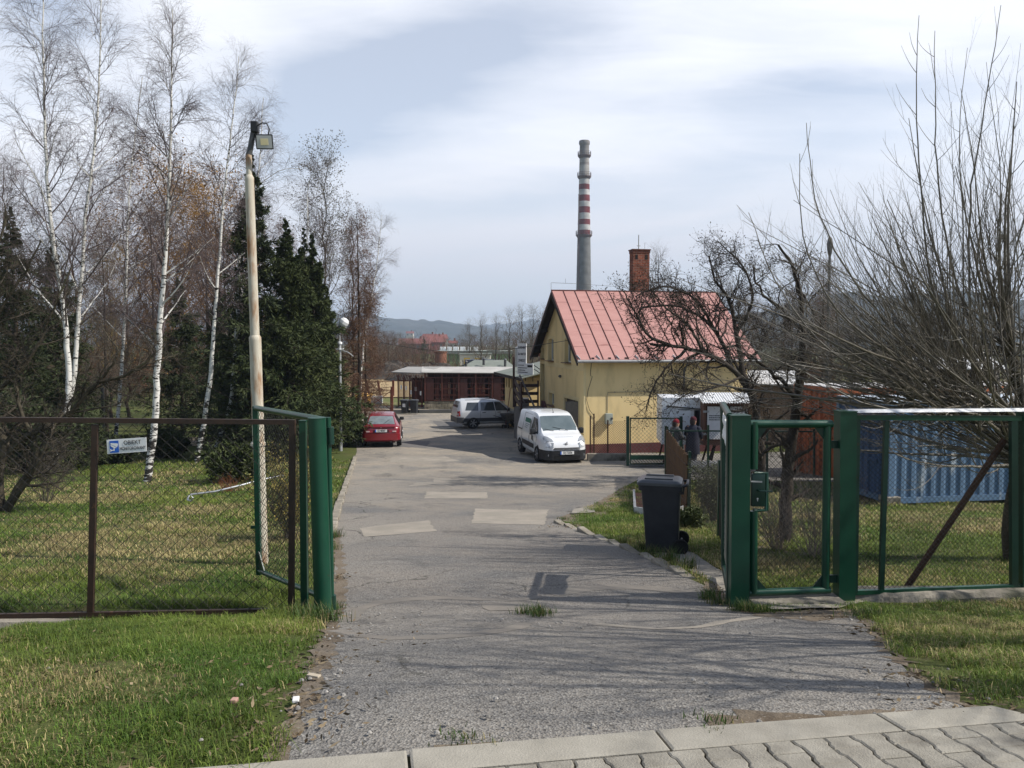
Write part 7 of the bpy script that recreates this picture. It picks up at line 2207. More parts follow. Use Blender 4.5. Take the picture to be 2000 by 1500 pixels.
# pollard willow at the right edge
def willow():
    global TR
    TR = np.random.default_rng(91)
    Y = 9.4
    q = lambda px, py, d=0: np.array(W(px, py, Y+d))
    base = q(1998, 1100); base[2] = float(gz(base[0], Y))-.1
    o = thing("pollard_willow", "pollarded bare willow fanning long shoots over the green fence at the right", "tree", tuple(base))
    trunks = [([base, q(1990, 1010), q(2000, 930), q(1962, 840), q(1900, 758)], .2, .075), ([q(2030, 960), q(2005, 860), q(1990, 760), q(1978, 690)], .1, .05),
              ([base, q(2060, 850), q(2080, 700)], .14, .1), ([q(2010, 920), q(1945, 860, -.2), q(1880, 815, -.3)], .06, .035)]
    tp = [spline(p, 12, a, b, 1, .015) + (10,) for p, a, b in trunks]
    # main shoots start at the heads of the trunks
    starts, dirs, lens, rads_, ups = [], [], [], [], []
    heads = [(q(1892, 755), 50), (q(1975, 690), 24), (q(1880, 815, -.3), 44), (q(2070, 690), 16), (q(1945, 815), 34), (q(1990, 900, -.1), 48), (q(2000, 830, -.5), 26), (q(1985, 760, .3), 10)]
    for h_, n_ in heads:
        for k in range(n_):
            a = TR.uniform(-1.25, .45) if h_[0] < q(1950, 700)[0] else TR.uniform(-.9, .6)
            el = math.radians(TR.uniform(18, 86)) if TR.random() < (.62 if h_[2] > W(0, 790, Y)[2] else .3) else math.radians(TR.uniform(2, 36))
            az = TR.uniform(-.75, .75)
            hx = -math.cos(el)*(1 if TR.random() < .84 else -.7)
            d = np.array([hx*math.cos(az), math.cos(el)*math.sin(az)*.9, math.sin(el)])
            ups.append(.055 if math.sin(el) > .55 else TR.uniform(-.01, .03))
            starts.append(h_ + TR.normal(0, .05, 3)); dirs.append(d); lens.append(TR.uniform(1.5, 3.3) * (.8+.38*math.sin(el)) * (1.3 if math.sin(el) < .5 else 1)); rads_.append(TR.uniform(.006, .016) if TR.random() < .85 else .024)
    S, D, Ln, Rr = np.array(starts), nrm_(np.array(dirs)), np.array(lens), np.array(rads_)
    n = 16; M = len(S); P = np.zeros((M, n, 3)); P[:, 0] = S; st = (Ln/(n-1))[:, None]
    for k in range(1, n):
        D = nrm_(D + TR.normal(0, .035, (M, 3)) + np.array([[0, 0, 1.0]])*np.array(ups)[:, None])
        P[:, k] = P[:, k-1] + D*st
    R = Rr[:, None]*(1-.82*np.linspace(0, 1, n)[None, :])
    P1, R1 = sprout(P, R, 7, .15, .97, 42, 13, .95, .0045, 9, .04, .13, .35, lambda t: 1.2-.75*t, rfrac=.5)
    P2, R2 = sprout(P1, R1, 3, .2, .95, 36, 10, .34, .0026, 5, .07, .12, .5, lambda t: 1.1-.6*t)
    # a few long loose whips hanging forward over the fence
    wh = []
    for pts in ([q(1890, 760), q(1760, 700, -.6), q(1640, 610, -.9), q(1570, 470, -1), q(1562, 300, -1)], [q(1880, 770), q(1740, 640, -.3), q(1650, 520, -.5), q(1600, 420, -.5), q(1575, 240, -.5)],
                [q(1900, 790, -.5), q(1800, 800, -1.2), q(1690, 790, -1.5), q(1560, 720, -1.6)], [q(1950, 840, -.8), q(1880, 805, -1.6), q(1830, 800, -1.7), q(1775, 812, -1.7), q(1720, 832, -1.7)],
                [q(1900, 780, -.3), q(1770, 760, -.6), q(1640, 700, -.7), q(1520, 560, -.6), q(1462, 415, -.6)], [q(1900, 770, .2), q(1820, 560, .1), q(1800, 380, 0), q(1790, 140, 0), q(1795, 30, 0)],
                [q(1900, 740, .2), q(1893, 560, .1), q(1898, 360, 0), q(1925, 200, 0), q(1955, 10, 0)], [q(1930, 720, .2), q(1860, 520, .1), q(1830, 330, 0), q(1826, 60, 0)]):
        wh.append(spline(pts, 20, .02, .0035, 1, .006))
    Pw, Rw = np.concatenate([w[0] for w in wh]), np.concatenate([w[1] for w in wh])
    P3, R3 = sprout(Pw, Rw, 9, .25, .98, 32, 10, .65, .0045, 8, .05, .1, .35, lambda t: 1.1-.6*t)
    wood("trunk", shift(tp, base), BARK_M, o, True)
    wood("crown", shift([(P, R, 6), (P1, R1, 4), (P2, R2, 3), (Pw, Rw, 6), (P3, R3, 3)], base), WILLOWM, o, False)
    return o
willow()

# shrubs
def shrub(label, x, y, h, seed, m, spread=.5, ns=30, name="shrub", leaves=None, cat="shrub", r=.008, group=None):
    global TR
    TR = np.random.default_rng(seed)
    z = float(gz(x, y)); o = thing(name, label, cat, (x, y, z), 0, group)
    M = ns
    a = TR.uniform(0, 2*np.pi, M); t_ = TR.uniform(.1, 1, M)*spread
    D = nrm_(np.stack([np.cos(a)*t_, np.sin(a)*t_, np.ones(M)], 1)); n = 8
    P = np.zeros((M, n, 3)); P[:, 0] = np.stack([np.cos(a)*t_*h*.12, np.sin(a)*t_*h*.12, np.full(M, -.03)], 1)
    st = (h*TR.uniform(.6, 1.1, M)/(n-1))[:, None]
    for k in range(1, n):
        D = nrm_(D + TR.normal(0, .1, (M, 3))); P[:, k] = P[:, k-1] + D*st
    R = np.full((M, 1), r)*(1-.7*np.linspace(0, 1, n)[None])
    P1, R1 = sprout(P, R, 7, .15, 1, 38, 14, h*.3, r*.5, 5, .14, .05, .4, lambda t: 1.1-.5*t)
    P2, R2 = sprout(P1, R1, 4, .15, 1, 40, 15, h*.12, r*.35, 4, .16, .03, .5)
    wood("stems", [(P, R, 4), (P1, R1, 3), (P2, R2, 3)], m, o)
    if leaves:
        lm, size, cnt = leaves
        B = []; Dd = []
        for Pp in (P1, P2):
            N_, n_, _ = Pp.shape; f = TR.random((N_, cnt))*(n_-1.001); i = f.astype(int); ii = np.arange(N_)[:, None]; u = (f-i)[..., None]
            B.append((Pp[ii, i]*(1-u)+Pp[ii, i+1]*u).reshape(-1, 3)); Dd.append((nrm_(Pp[ii, i+1]-Pp[ii, i])+TR.normal(0, .6, (N_, cnt, 3))).reshape(-1, 3))
        B, Dd = np.concatenate(B), np.concatenate(Dd)
        V, Q = shards(B, Dd, size*TR.uniform(.6, 1.4, len(B)), size*.22); np_mesh("foliage", V, [Q], lm, o)
    return o
LEAF_Y = mat("yellow_buds", (0.26, 0.2, 0.03), (0.2, 0.17, 0.05), scale=3, rough=.7, island=.3)
LEAF_G = mat("young_leaf", (0.07, 0.095, 0.03), (0.1, 0.11, 0.04), scale=3, rough=.7, island=.35)
def shp(label, px, py, h, seed, m, **kw):
    p = G(px, py); return shrub(label, p[0], p[1], h, seed, m, **kw)
for (px, py, s_, hh, sd) in ((680, 872, .9, 1.75, 101), (655, 874, .8, 1.5, 102)):
    pass
shp("dark green dwarf pine bush at the foot of the silver street lamp", 672, 873, 1.5, 101, TWIG_D, spread=.5, ns=56, name="dwarf_pine", leaves=(PINEM, .16, 9), r=.014)
shp("dark low evergreen bush behind the dwarf pine", 655, 868, 1.3, 102, TWIG_D, spread=.8, ns=40, name="evergreen_bush", leaves=(NEEDLE, .16, 8), r=.012)
shp("low dark green bush on the lawn left of the floodlight pole", 462, 942, 1.1, 103, TWIG_D, spread=1.1, ns=46, name="juniper_bush", leaves=(NEEDLE, .12, 8), r=.008)
shp("small rust-brown dry bush on the lawn beside the low dark bush", 448, 962, .5, 104, mat("rust_twig", (.2, .075, .03), (.15, .06, .03), scale=4, rough=.9), spread=1.1, ns=30, r=.005)
shp("thin forsythia with yellow buds behind the open left gate leaf", 570, 1055, 1.25, 105, TWIG_G, spread=.35, ns=34, name="forsythia", leaves=(LEAF_Y, .035, 5), r=.006)
shp("dark evergreen bush left of the squat spruce", 45, 925, 2.1, 106, TWIG_D, spread=.7, ns=46, name="evergreen_bush", leaves=(NEEDLE_D, .17, 8), r=.014)
shp("low dark juniper under the thin birch", 225, 905, 1.0, 107, TWIG_D, spread=1.0, ns=36, name="juniper_bush", leaves=(NEEDLE_D, .14, 8), r=.008)
shp("low dark evergreen under the drooping spruce", 320, 893, 1.0, 108, TWIG_D, spread=1.3, ns=40, name="evergreen_bush", leaves=(NEEDLE_D, .16, 8), r=.01)
shp("yellow-green twiggy shrub behind the garden wire fence", 1396, 1018, .95, 109, TWIG_G, spread=.42, ns=60, leaves=(LEAF_G, .035, 5), r=.006)
shp("tangled bare bramble shrub behind the pedestrian gate", 1520, 1075, 1.0, 110, mat("bramble_twig", (.24, .19, .15), (.32, .26, .21), scale=4, rough=.8), spread=.5, ns=36, r=.0045)
shp("bare arching shrub beside the fruit tree trunk", 1590, 1090, 1.3, 111, mat("bramble_twig", (.16, .11, .085)), spread=.55, ns=30, r=.0045)
shp("small leafy plant at the foot of the rusty screen fence", 1345, 1030, .35, 112, TWIG_G, spread=.9, ns=26, leaves=(LEAF_G, .05, 6), r=.004)
shp("bare twiggy bush beside the fruit tree at the left edge", 90, 980, 1.5, 113, TWIG_G, spread=.5, ns=30, r=.006)
# bare tree on the street verge just outside the frame: its twigs shade the asphalt in front of the gate
bare_tree("bare street tree on the right verge whose twigs shade the asphalt", "tree", 6.3, 4.3, 6.8, 301, WILLOWM, spread=.45, ang=32, n1=30, lim0=.12, r0=.12, n2=6, n3=3, fine=.01)
bare_tree("third bare street tree on the right verge close to the pavement", "tree", 5.9, 3.1, 6.4, 303, WILLOWM, spread=.45, ang=32, n1=28, lim0=.12, r0=.11, n2=6, n3=3, fine=.01)
bare_tree("second bare street tree on the right verge beyond the picture edge", "tree", 7.4, 5.7, 8.0, 302, WILLOWM, spread=.42, ang=32, n1=28, lim0=.15, r0=.12, n2=6, n3=4, fine=.006)

spruce("dense green spruce filling the evergreen clump behind its broad spruce", at(590, 33.5), 33.5, hgt(585, 480, 33.5), 2.3, 331, NEEDLE, sgrp, nb=210, dens=1.45)
spruce("dark spruce closing the left flank of the evergreen clump behind the pole", at(470, 32), 32, hgt(470, 560, 32), 2.1, 332, NEEDLE_D, sgrp, nb=150, dens=1.1)
larch("low rust-brown larch beside the dwarf pine and yard gate", at(712, 40), 40, hgt(712, 560, 40), 333, rad_=.3)
larch("rust-brown larch between mottled birch and evergreen clump", at(440, 48), 48, hgt(440, 430, 48), 334, rad_=.22)
# ------------------------------------------------------------------ two people by the trailer
SKIN = mat("skin", (0.5, 0.29, 0.2), (0.46, 0.26, 0.18), scale=9, rough=.6)
def loft(mb, rings, k=14, capt=True):
    """rings: (cx, cy, z, rx, ry)"""
    vs = []
    for cx_, cy_, z, rx, ry in rings:
        for j in range(k):
            a = 2*math.pi*j/k
            vs.append((cx_+rx*math.cos(a), cy_+ry*math.sin(a), z))
    n = len(rings)
    mb.add(vs, [(i*k+j, i*k+(j+1) % k, (i+1)*k+(j+1) % k, (i+1)*k+j) for i in range(n-1) for j in range(k)] + [tuple(range(k))[::-1], tuple((n-1)*k+j for j in range(k))])
    return mb
def person(label, loc, rz, coat, trouser, hat, arms, hgt=1.66, long_coat=True):
    """faces +x; body is one skinned surface, clothing over it"""
    o = thing("person", label, "person", loc, rz)
    o.scale = (hgt/1.7,)*3
    J = {'pel': (0, 0, .92), 'chest': (.03, 0, 1.25), 'neck': (.05, 0, 1.44), 'head': (.07, 0, 1.56), 'top': (.06, 0, 1.65)}
    verts, edges, rads = [], [], []
    def v(p, r, par=None):
        verts.append(p); rads.append(r)
        if par is not None: edges.append((par, len(verts)-1))
        return len(verts)-1
    pe = v(J['pel'], (.15, .12)); sp_ = v((.02, 0, 1.08), (.14, .11), pe); ch = v(J['chest'], (.16, .12), sp_); nk = v(J['neck'], (.06, .06), ch)
    jw = v((.075, 0, 1.51), (.075, .085), nk); hd2 = v((.07, 0, 1.58), (.085, .098), jw); v((.06, 0, 1.66), (.07, .075), hd2)
    for s_ in (-1, 1):
        hp_ = v((0, s_*.09, .86), (.09, .1), pe); kn = v((.02 + .05*s_, s_*.1, .48), (.06, .065), hp_); an = v((-.02+.08*s_, s_*.1, .09), (.042, .045), kn); v((.1+.08*s_, s_*.11, .045), (.045, .03), an)
        sh_ = v((.03, s_*.18, 1.38), (.065, .065), ch)
        el, wr_ = arms[0 if s_ < 0 else 1]
        e_ = v(el, (.05, .05), sh_); w2 = v(wr_, (.034, .034), e_)
        dv = (Vector(wr_)-Vector(el)).normalized()
        pm = v(tuple(Vector(wr_)+dv*.07), (.04, .022), w2)
        for f_ in range(4): 
            b0 = Vector(wr_)+dv*.1+Vector((0, (f_-1.5)*.018, 0)); f1 = v(tuple(b0), (.009, .009), pm); v(tuple(b0+dv*(.035+.006*(f_ in (1, 2)))+Vector((0, 0, -.012))), (.008, .008), f1)
        t1 = v(tuple(Vector(wr_)+dv*.04+Vector((0, -s_*.035, .005))), (.011, .011), w2); v(tuple(Vector(wr_)+dv*.08+Vector((0, -s_*.05, .0))), (.009, .009), t1)
    # nose and ears grow out of the head
    n1 = v((.165, 0, 1.565), (.013, .016), hd2)
    for s_ in (-1, 1): v((.06, s_*.098, 1.57), (.012, .02), hd2)
    me = bpy.data.meshes.new("body"); me.from_pydata(verts, edges, []); b = bpy.data.objects.new("body", me); link(b, o)
    m_ = b.modifiers.new("skin", 'SKIN'); m_.use_smooth_shade = True
    for i_, sv in enumerate(me.skin_vertices[0].data): sv.radius = rads[i_]; sv.use_root = i_ == 0
    b.modifiers.new("s", 'SUBSURF').levels = 1; b.modifiers["s"].render_levels = 1
    me.materials.append(SKIN)
    bot = .5 if long_coat else .78
    cm = loft(MB(), [(0.02, 0, bot, .2, .25), (.01, 0, bot+.15, .2, .245), (.0, 0, .95, .185, .225), (.02, 0, 1.15, .18, .22), (.03, 0, 1.3, .17, .225), (.035, 0, 1.39, .135, .19), (.045, 0, 1.45, .09, .1), (.05, 0, 1.475, .08, .085)], 18)
    cm.build("coat", coat, o, smooth=50)
    for s_ in (-1, 1):
        el, wr_ = arms[0 if s_ < 0 else 1]
        MB().tube([(.03, s_*.15, 1.39), (.035, s_*.2, 1.34), el, Vector(el).lerp(Vector(wr_), .93)], [.075, .085, .07, .052], 12).build("sleeve", coat, o, smooth=50)
        MB().tube([(0, s_*.09, .9), (.02+.05*s_, s_*.1, .48), (-.02+.08*s_, s_*.1, .1)], [.11, .08, .065], 12).build("trouser_leg", trouser, o, smooth=50)
        MB().bbox((.04+.08*s_, s_*.105, .045), (.28, .1, .09), .03).build("shoe", BLACK, o, smooth=50)
        MB().lathe([(.013, 0), (.004, .012)], (.145, s_*.035, 1.59), 8, 'X').build("eye", INK, b)
    MB().bar((.152, -.022, 1.52), (.152, .022, 1.52), .006, .008).build("mouth", mat("lips", (.35, .12, .1)), b)
    hm = loft(MB(), [(.06, 0, 1.6, .112, .105), (.055, 0, 1.64, .112, .108), (.05, 0, 1.69, .1, .098), (.045, 0, 1.73, .065, .062), (.045, 0, 1.745, .02, .02)], 16)
    hm.build("hat", hat, o, smooth=50)
    hr = loft(MB(), [(-.02, 0, 1.47, .055, .075), (-.015, 0, 1.53, .07, .09), (0, 0, 1.6, .085, .1), (.01, 0, 1.63, .09, .1)], 14); hr.build("hair", mat("hair_dark", (.03, .02, .015), rough=.8), o, smooth=50)
    return o
NAVY = mat("navy_coat", (0.008, 0.01, 0.024), (0.012, 0.015, 0.03), scale=6, rough=.85, bump=.2, bscale=30)
GREYC = mat("grey_black_coat", (0.035, 0.037, 0.04), (0.06, 0.062, 0.065), scale=5, rough=.85)
MARO = mat("maroon_wool", (0.05, 0.008, 0.014), (0.07, 0.012, 0.018), scale=30, rough=.95)
REDW_ = mat("red_wool", (0.2, 0.012, 0.022), (0.15, 0.01, 0.018), scale=30, rough=.95)
JEANS = mat("dark_jeans", (0.014, 0.017, 0.03), (0.02, 0.024, 0.04), scale=12, rough=.9)
p_ = W(1352, 905, 26.9)
person("person in a long navy coat and maroon knitted hat facing the open trailer", (p_[0], 26.9, float(gz(p_[0], 26.9))+.012), rad(55), NAVY, JEANS, MARO, [((.1, -.25, 1.14), (.28, -.2, 1.0)), ((.08, .27, 1.13), (.27, .2, 1.02))], 1.76)
p_ = W(1317, 905, 27.0)
person("person in a grey jacket and bright red hat beside the green gate", (p_[0], 27.0, float(gz(p_[0], 27.0))+.012), rad(20), GREYC, JEANS, REDW_, [((.12, -.24, 1.14), (.3, -.15, 1.05)), ((.1, .26, 1.14), (.3, .14, 1.07))], 1.68, False)
# ------------------------------------------------------------------ far things
def stack_mat():
    m = bpy.data.materials.new("stack_painted"); m.use_nodes = True
    N, L = m.node_tree.nodes, m.node_tree.links
    b = N["Principled BSDF"]; b.inputs["Roughness"].default_value = .9; b.inputs["Specular IOR Level"].default_value = .1
    tc = N.new("ShaderNodeTexCoord"); sp_ = N.new("ShaderNodeSeparateXYZ"); L.new(tc.outputs["Object"], sp_.inputs[0])
    mr_ = N.new("ShaderNodeMapRange"); mr_.inputs[1].default_value = 0; mr_.inputs[2].default_value = 100; L.new(sp_.outputs[2], mr_.inputs[0])
    r = N.new("ShaderNodeValToRGB"); r.color_ramp.interpolation = 'CONSTANT'
    Yc = 350.0
    zpx = lambda py: (W(1140, py, Yc)[2] + 8.0)/100.0
    RED_, WH, GR, DK, MID = (.15, .035, .038), (.44, .425, .415), (.14, .137, .133), (.2, .19, .18), (.36, .34, .32)
    cols = [(0, GR)]
    ys = [460, 450, 440, 429, 417, 406, 395, 383, 372, 361, 350]
    for i, y in enumerate(ys): cols.append((zpx(y), RED_ if i % 2 == 0 else WH))
    cols[-1] = (zpx(350), (.25, .22, .21)); cols.append((zpx(343), MID)); cols.append((zpx(324), (.24, .21, .2))); cols.append((zpx(319), MID)); cols.append((zpx(306), DK))
    el = r.color_ramp.elements
    el[0].position = 0; el[0].color = (*GR, 1)
    el[1].position = cols[1][0]; el[1].color = (*cols[1][1], 1)
    for p_, c_ in cols[2:]:
        e = el.new(min(p_, .999)); e.color = (*c_, 1)
    L.new(mr_.outputs[0], r.inputs[0])
    n = N.new("ShaderNodeTexNoise"); n.inputs["Scale"].default_value = .35; n.inputs["Detail"].default_value = 6; L.new(tc.outputs["Object"], n.inputs[0])
    m2 = N.new("ShaderNodeMapRange"); m2.inputs[1].default_value = .35; m2.inputs[2].default_value = .65; m2.inputs[3].default_value = .72; m2.inputs[4].default_value = 1.15; L.new(n.outputs["Fac"], m2.inputs[0])
    hs = N.new("ShaderNodeHueSaturation"); L.new(m2.outputs[0], hs.inputs["Value"]); L.new(r.outputs[0], hs.inputs["Color"]); L.new(hs.outputs[0], b.inputs["Base Color"])
    return m
YC = 350.0
CH = thing("smokestack", "tall factory smokestack with red and white bands behind the house", "chimney", (W(1140, 561, YC)[0], YC, -8.0))
zc = lambda py: W(1140, py, YC)[2] + 8.0
MB().lathe([(3.95, 0), (3.3, zc(567)), (2.85, zc(463)), (2.3, zc(348)), (2.1, zc(306)), (2.05, zc(284))], (0, 0, 0), 40).build("shaft", stack_mat(), CH, smooth=40)
MB().lathe([(2.1, zc(284)), (2.4, zc(281)), (2.4, zc(277)), (2.2, zc(275)), (1.6, zc(275)), (1.6, zc(280))], (0, 0, 0), 40, caps=False).build("crown_ring", mat("stack_dark", (.16, .15, .145), (.24, .22, .21), scale=.4, rough=.9), CH, smooth=30)
for py, r_ in ((305, 2.15), (346, 2.3), (460, 2.85)):
    MB().lathe([(r_, zc(py)-1.0), (r_+.75, zc(py)), (r_+.75, zc(py)+.3), (r_, zc(py)+.3)], (0, 0, 0), 32, caps=False).build("platform", mat("stack_steel", (.09, .06, .06), (.13, .085, .08), scale=1, rough=.8), CH)
    rl_ = MB()
    for k in range(20):
        a = 2*math.pi*k/20; rl_.tube([((r_+.7)*math.cos(a), (r_+.7)*math.sin(a), zc(py)+.2), ((r_+.7)*math.cos(a), (r_+.7)*math.sin(a), zc(py)+1.9)], .07, 4, False)
    for z_ in (1.1, 1.9):
        rl_.tube([((r_+.7)*math.cos(2*math.pi*k/32), (r_+.7)*math.sin(2*math.pi*k/32), zc(py)+z_) for k in range(33)], .06, 4, False)
    rl_.build("railing", _MATS["stack_steel"], CH)
MB().box((-2.5, -2.4, zc(567)*.5+22), (.5, .3, 70)).build("ladder", _MATS["stack_steel"], CH)

# hills
def hills(name, Y, pxs, pys, m, depth, seed, base=-16):
    rng = np.random.default_rng(seed)
    X = np.linspace(W(pxs[0], 600, Y)[0], W(pxs[-1], 600, Y)[0], 420)
    pxg = X/Y*F + 1000
    top = np.interp(pxg, pxs, [W(1000, p, Y)[2] for p in pys])
    v = np.linspace(-1, 1, 60)
    XX, VV = np.meshgrid(X, v)
    env = np.clip(1-np.abs(VV)**1.6, 0, 1)
    ZZ = base + (top[None]-base)*env
    ZZ += env*(vnoise(XX, VV*depth, 60)*9 - 4.5 + vnoise(XX, VV*depth+500, 22)*5-2.5 + vnoise(XX, VV*depth+900, 9)*4)*Y/2000*1.2
    ZZ[0] = base-20; ZZ[-1] = base-20
    YY = Y + VV*depth
    n = len(X)
    i = np.arange(59)[:, None]*n + np.arange(n-1)[None]
    o = np_mesh(name, np.stack([XX, YY, ZZ], -1).reshape(-1, 3), [np.stack([i, i+1, i+n+1, i+n], -1).reshape(-1, 4)], m, smooth=False)
    o["kind"] = "structure"
    return o
FOREST = mat("far_forest", (.018, .024, .02), (.034, .034, .026), scale=.02, detail=8, rough=.95, c3=(.045, .04, .03), s3=.006, t3=(.5, .65), spec=.05)
hills("hills", 2200, [-400, 300, 640, 720, 760, 830, 880, 930, 980, 1060, 1200, 1500], [612, 612, 618, 622, 627, 631, 635, 641, 648, 652, 655, 660], FOREST, 500, 5)
hills("hills", 3600, [700, 900, 980, 1040, 1100, 1300], [650, 648, 634, 626, 636, 655], FOREST, 500, 9)
hills("hills", 1250, [1180, 1330, 1430, 1500, 1560, 1640, 1700, 1780, 1860, 1930, 2010, 2400], [672, 650, 622, 606, 592, 574, 578, 584, 572, 582, 596, 600], FOREST, 300, 6)

# far town among trees, hall, banks
def house_far(label, px, py_eave, py_ridge, Y, w, d, wall, roof, rz=0, zb=-12, name="far_house"):
    x = W(px, 0, Y)[0]; ze, zr = W(px, py_eave, Y)[2], W(px, py_ridge, Y)[2]
    o = thing(name, label, "house", (x, Y, 0), rz)
    MB().box((0, 0, (ze+zb)/2), (w, d, ze-zb)).build("wall", wall, o)
    MB().prism([(-w/2-.4, -d/2-.6, ze-.1), (-w/2-.4, d/2+.6, ze-.1), (-w/2-.4, 0, zr)], (w+.8, 0, 0)).build("roof", roof, o)
    n = max(2, int(w/3.5))
    for k in range(n): MB().box((-w/2+w*(k+.5)/n, -d/2-.03, ze-1.6), (1.1, .08, 1.3)).build("window", GLASS, o)
    MB().box((w*.2, 0, zr+.3), (.9, .9, 1.8)).build("chimney", BRICK, o)
    return o
RROOF = mat("red_tile_far", (.2, .06, .045), (.16, .052, .042), scale=.2, rough=.85)
CRW = mat("cream_far", (.45, .4, .33), (.4, .36, .3), scale=.2, rough=.9)
house_far("long red-roofed block in the far town left of the lone spruce", 805, 671, 661, 420, 16, 10, mat("brick_far", (.22, .06, .045), (.18, .055, .04), scale=.3, rough=.9), RROOF, .05)
house_far("red-roofed house in the far town just right of the lone spruce", 848, 668, 656, 430, 9, 9, _MATS["brick_far"], RROOF, .2)
house_far("pale house with red roof at the back of the far town", 836, 660, 652, 520, 9, 9, CRW, RROOF, -.3)
house_far("second pale house with orange roof at the back of the far town", 857, 662, 653, 530, 8, 9, CRW, RROOF, .3)
house_far("small white house on the right of the far town", 882, 670, 665, 400, 4, 6, CRW, RROOF, .1)
house_far("tiny white house high on the far slope", 796, 651, 647, 900, 8, 8, CRW, RROOF, .0)
GH = mat("hall_green", (.27, .36, .17), (.24, .32, .15), scale=.15, rough=.8)
Y = 140
HL = thing("industrial_hall", "pale green industrial hall with grey roof edge behind the kennels", "hall", (W(925, 0, Y)[0], Y, 0), .03)
hw = (W(1000, 0, Y)[0]-W(850, 0, Y)[0]); zt_, zb2 = W(0, 690, Y)[2], -7
MB().box((0, 6, (zt_+zb2)/2), (hw, 12, zt_-zb2)).build("wall", GH, HL)
MB().box((0, 6, zt_+.15), (hw+.6, 12.6, .5)).build("roof", GREYR, HL)
mb = MB()
for k in range(9): mb.box((-hw/2+hw*(k+.5)/9, -.03, zt_-1.3), (.08, .06, 2.4))
mb.build("panel_joint", GREYR, HL)
for k in range(6): MB().bbox((-hw/2+.8+1.2*k, 4+random.uniform(-2, 2), zt_+.7), (random.uniform(.5, 1.1), .8, .8), .05).build("roof_vent", WHITE, HL)
o = thing("brick_tower", "round orange brick tower at the left end of the green hall", "tower", (W(857, 0, 130)[0], 130, -7))
MB().lathe([(1.05, 0), (1.0, W(0, 690, 130)[2]+7), (1.12, W(0, 688, 130)[2]+7), (1.12, W(0, 686, 130)[2]+7)], (0, 0, 0), 20).build("shaft", mat("tower_brick", (.26, .105, .06), (.2, .085, .05), scale=.6, rough=.9), o, smooth=30)
MB().box((-.3, -1.05, 4), (.5, .1, .9)).build("window", GLASS, o)
o = thing("site_office", "yellow-white site cabin in front of the green hall", "cabin", (W(926, 0, 118)[0], 118, 0))
zt_ = W(0, 693, 118)[2]
MB().box((0, 1.5, (zt_-6.5)/2), (4.6, 3, zt_+6.5)).build("wall", mat("cabin_white", (.62, .6, .5), (.55, .53, .42), scale=.8, rough=.7), o)
for x_ in (-1.2, .4): MB().box((x_, -.03, zt_-.9), (.9, .06, .9)).build("window", mat("cabin_yellow", (.5, .34, .05), rough=.5), o)
MB().box((0, 1.5, zt_+.08), (4.9, 3.3, .16)).build("roof", GREYR, o)
o = thing("shipping_container", "dark blue container standing before the yellow-white site cabin", "container", (W(937, 0, 110)[0], 110, 0))
zt_ = W(0, 704, 110)[2]
mb = MB(); corr(mb, (-2.2, 0, -5.7), (1, 0, 0), (0, -1, 0), 4.4, zt_+5.7, .3, .05); mb.box((0, 1.25, (zt_-5.7)/2), (4.4, 2.3, zt_+5.7)); mb.build("side_wall", mat("navy_steel", (.04, .055, .09), (.05, .065, .1), scale=1, rough=.6), o)
MB().box((0, 1.25, zt_+.04), (4.5, 2.5, .1)).build("roof", _MATS["navy_steel"], o)
tx_ = MB()
for k in range(9): tx_.box((-1.2+.16*k, -.02, zt_-.55), (.1, .02, .3))
tx_.build("print", WHITE, o)
for px, py, Y, r_, lb in ((772, 706, 105, 6, "dark earth bank with brush left of the lone spruce"), (838, 709, 100, 6, "dark heap of branches in front of the brick tower"), (905, 716, 92, 5.5, "low grey-brown heap in front of the dark blue container")):
    o = thing("brush_heap", lb, "heap", (W(px, 0, Y)[0], Y, float(gz(0, Y))))
    zt_ = W(px, py, Y)[2] - o.location.z
    mb = MB(); n_, k_ = 12, 30; vs = []
    for i_ in range(n_+1):
        for j in range(k_):
            a = 2*math.pi*j/k_; t_ = i_/n_; rr_ = r_*(1-t_)**.8*(.85+.3*float(vnoise(math.cos(a)*2+px, math.sin(a)*2, .7))); vs.append((rr_*math.cos(a), rr_*.5*math.sin(a), zt_*math.sin(t_*math.pi/2)*(.8+.4*float(vnoise(a*2+px, t_*3, .4))) - .2))
    mb.add(vs, [(i_*k_+j, i_*k_+(j+1) % k_, (i_+1)*k_+(j+1) % k_, (i_+1)*k_+j) for i_ in range(n_) for j in range(k_)]).build("earth", mat("dark_earth", (.05, .042, .035), (.085, .07, .055), scale=1.2, rough=.95, bump=.8, bscale=6), o)
    TR = np.random.default_rng(px); M = 500
    a = TR.uniform(0, 6.28, M); rr_ = r_*TR.random(M)**.6
    Pb = np.stack([rr_*np.cos(a), rr_*.5*np.sin(a), zt_*np.sqrt(np.clip(1-(rr_/r_), 0, 1))-.1], 1); Db = nrm_(TR.normal(size=(M, 3))+np.array([0, 0, .5]))
    P_ = np.stack([Pb, Pb+Db*TR.uniform(.4, 1.3, (M, 1))], 1); wood("branches", [(P_, np.full((M, 2), .02), 3)], TWIG_R, o)

